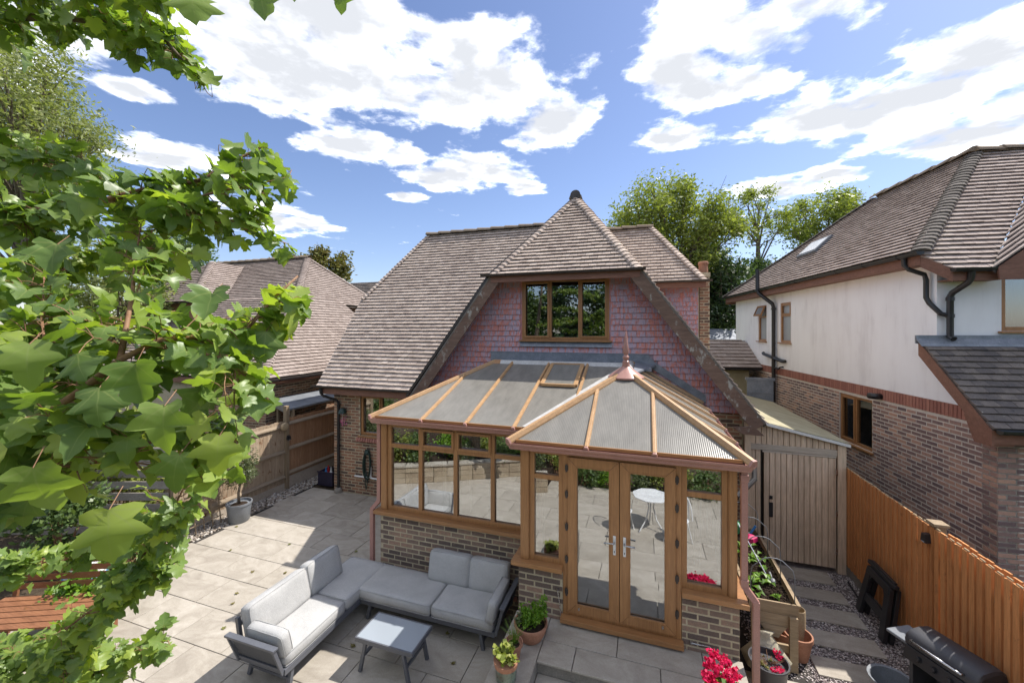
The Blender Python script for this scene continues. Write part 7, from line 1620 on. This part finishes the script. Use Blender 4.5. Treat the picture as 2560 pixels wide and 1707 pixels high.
def twig(s, dirv, n, ls, r=.0028):
    p = V(s); d = V(dirv).normalized(); path = [p.copy()]; last = 0
    for i in range(n):
        d = (d + V((RG_.gauss(0, .16), RG_.gauss(0, .16), RG_.gauss(0, .12) - .07))).normalized(); p = p + d * ls * RG_.uniform(.32, .5); path.append(p.copy())
        side = d.cross(V((0, 0, 1)))
        if side.length < .1: side = V((1, 0, 0))
        side.normalize()
        if i % 2: side = (side * .5 + V((0, 0, .8))).normalized()
        for sg in ((-1, 1) if i < n - 1 else (-1, 1, 0)):
            pd = (side * sg + d * .55 + V((0, 0, RG_.uniform(-.1, .35)))).normalized(); L = ls * RG_.uniform(.45, .9)
            e = p + pd * L; 
            if not ok_leaf(e + pd * ls * .4): continue
            y = (pd * .8 + V((RG_.gauss(0, .3), RG_.gauss(0, .3), -.45 + RG_.gauss(0, .25)))).normalized()
            up = (V((.42, .1, 1)) + V((RG_.gauss(0, .5), RG_.gauss(0, .5), 0))).normalized()
            x = y.cross(up)
            if x.length < .1: continue
            x.normalize(); z = x.cross(y)
            sc = ls * RG_.uniform(.7, 1.2) * (1.0 - .25 * i / n)
            M = Matrix((x * sc * 1.08, y * sc, z * sc)).transposed().to_4x4(); M.translation = e
            last = i + 1; LEAVES.append((M, RG_.randint(0, 5))); PET.tube([p, p + pd * L * .5 + V((0, 0, .006)), e], .0011, 4, False)
    path = path[:last + 1]
    if len(path) > 1: TW.tube(path, [r * (1 - .6 * i / (len(path) - 1)) for i in range(len(path))], 5)
for bi, (pts, r) in enumerate(BRN):
    ps = [W(*p) for p in pts]
    for a, b, pa in zip(ps[:-1], ps[1:], pts[:-1]):
        L = (b - a).length; d = (b - a).normalized(); near = pa[2] < 1.45
        cnt = max(2, int(L * (33 if near else (46 if pa[1] > 1100 else 42))))
        for k in range(cnt):
            s = a + (b - a) * RG_.random(); v = V((RG_.gauss(0, 1), RG_.gauss(0, 1), RG_.gauss(0, .9))).normalized()
            twig(s, v * .9 + d * .7, RG_.randint(2, 4), RG_.uniform(.042, .09) if near else RG_.uniform(.040, .078))
    twig(ps[-1], (ps[-1] - ps[-2]), 4, .07)
# single leaves that the photograph shows large
for px, py, d, s, roll in ((265, 1340, .80, .135, .1), (345, 960, .95, .13, -.3), (520, 760, 1.1, .125, .4), (90, 1230, .85, .14, -.2), (540, 1130, 1.0, .115, .2), (240, 1010, .95, .12, .5), (660, 860, 1.2, .12, .2), (430, 1180, 1.0, .115, -.4), (130, 640, 1.2, .13, .2), (400, 1060, .9, .12, .2), (60, 900, .95, .13, .6),
                           (655, 10, 1.0, .11, 0), (850, -12, 1.0, .07, .2), (480, 0, .7, .09, .5), (735, -8, 1.1, .06, .5)):
    s *= .74; e = W(px, py, d); y = V((.25 + roll * .4, -.3 + RG_.gauss(0, .15), -.75)).normalized(); up = V((.5, -.75 + roll * .2, .8)).normalized(); x = y.cross(up).normalized(); z = x.cross(y)
    M = Matrix((x * s, y * s, z * s)).transposed().to_4x4(); M.translation = e - y * s * .5; LEAVES.append((M, RG_.randint(0, 5)))
    b = e - y * s * .5; PET.tube([b, b - y * s * .3 + V((0, .02, .01))], .0012, 4, False)
shapes = [leaf_shape(k, (.5, .15, .7, -.2, .4, .3)[k], (.25, .6, .15, .35, .75, -.15)[k]) for k in range(6)]
for k in range(6):
    rgk = random.Random(k + 50); shapes[k] = ([(x + rgk.uniform(-.02, .02), y, z + .05 * math.sin(5 * y + k) * abs(x) + rgk.uniform(-.03, .03)) for x, y, z in shapes[k][0]], shapes[k][1])
flat = [leaf_shape(k, 0, 0)[0] for k in range(6)]
def with_uv(me, uvs):
    l = me.uv_layers.new(name='uv'); idx = np.empty(len(me.loops), dtype=np.int32); me.loops.foreach_get('vertex_index', idx)
    l.data.foreach_set('uv', np.asarray(uvs, dtype=np.float32)[idx].ravel()); me.polygons.foreach_set('use_smooth', [True] * len(me.polygons)); me.materials.append(MAT['leaf'])
LM = []
for k in range(6):
    me = D.meshes.new('leaf'); me.from_pydata(shapes[k][0], [], shapes[k][1]); with_uv(me, [p[:2] for p in flat[k]]); LM.append(me)
def lscore(it):
    px, py, d = PROJ(it[0].translation); vis = -60 < px < 2620 and -60 < py < 1770; return (0 if vis else 1, d / it[0].to_scale().x)
LEAVES.sort(key=lscore)
for M, k in LEAVES[:300]: attach(D.objects.new('leaf', LM[k]), mp, M)
vv, ff, uu, n = [], [], [], 0
for M, k in LEAVES[300:]:
    A = np.array(M); vs = np.asarray(shapes[k][0]); vv.append(vs @ A[:3, :3].T + A[:3, 3]); ff += [tuple(i + n for i in f) for f in shapes[k][1]]; uu += [p[:2] for p in flat[k]]; n += len(vs)
me = D.meshes.new('crown'); me.from_pydata(np.concatenate(vv).tolist(), [], ff); with_uv(me, uu)
o = D.objects.new('crown', me); attach(o, mp, Matrix()); o['kind'] = 'stuff'
obj('twigs', TW, MAT['twig'], mp); obj('leaf_stalks', PET, MAT['twig'], mp)
print('maple leaves', len(LEAVES))
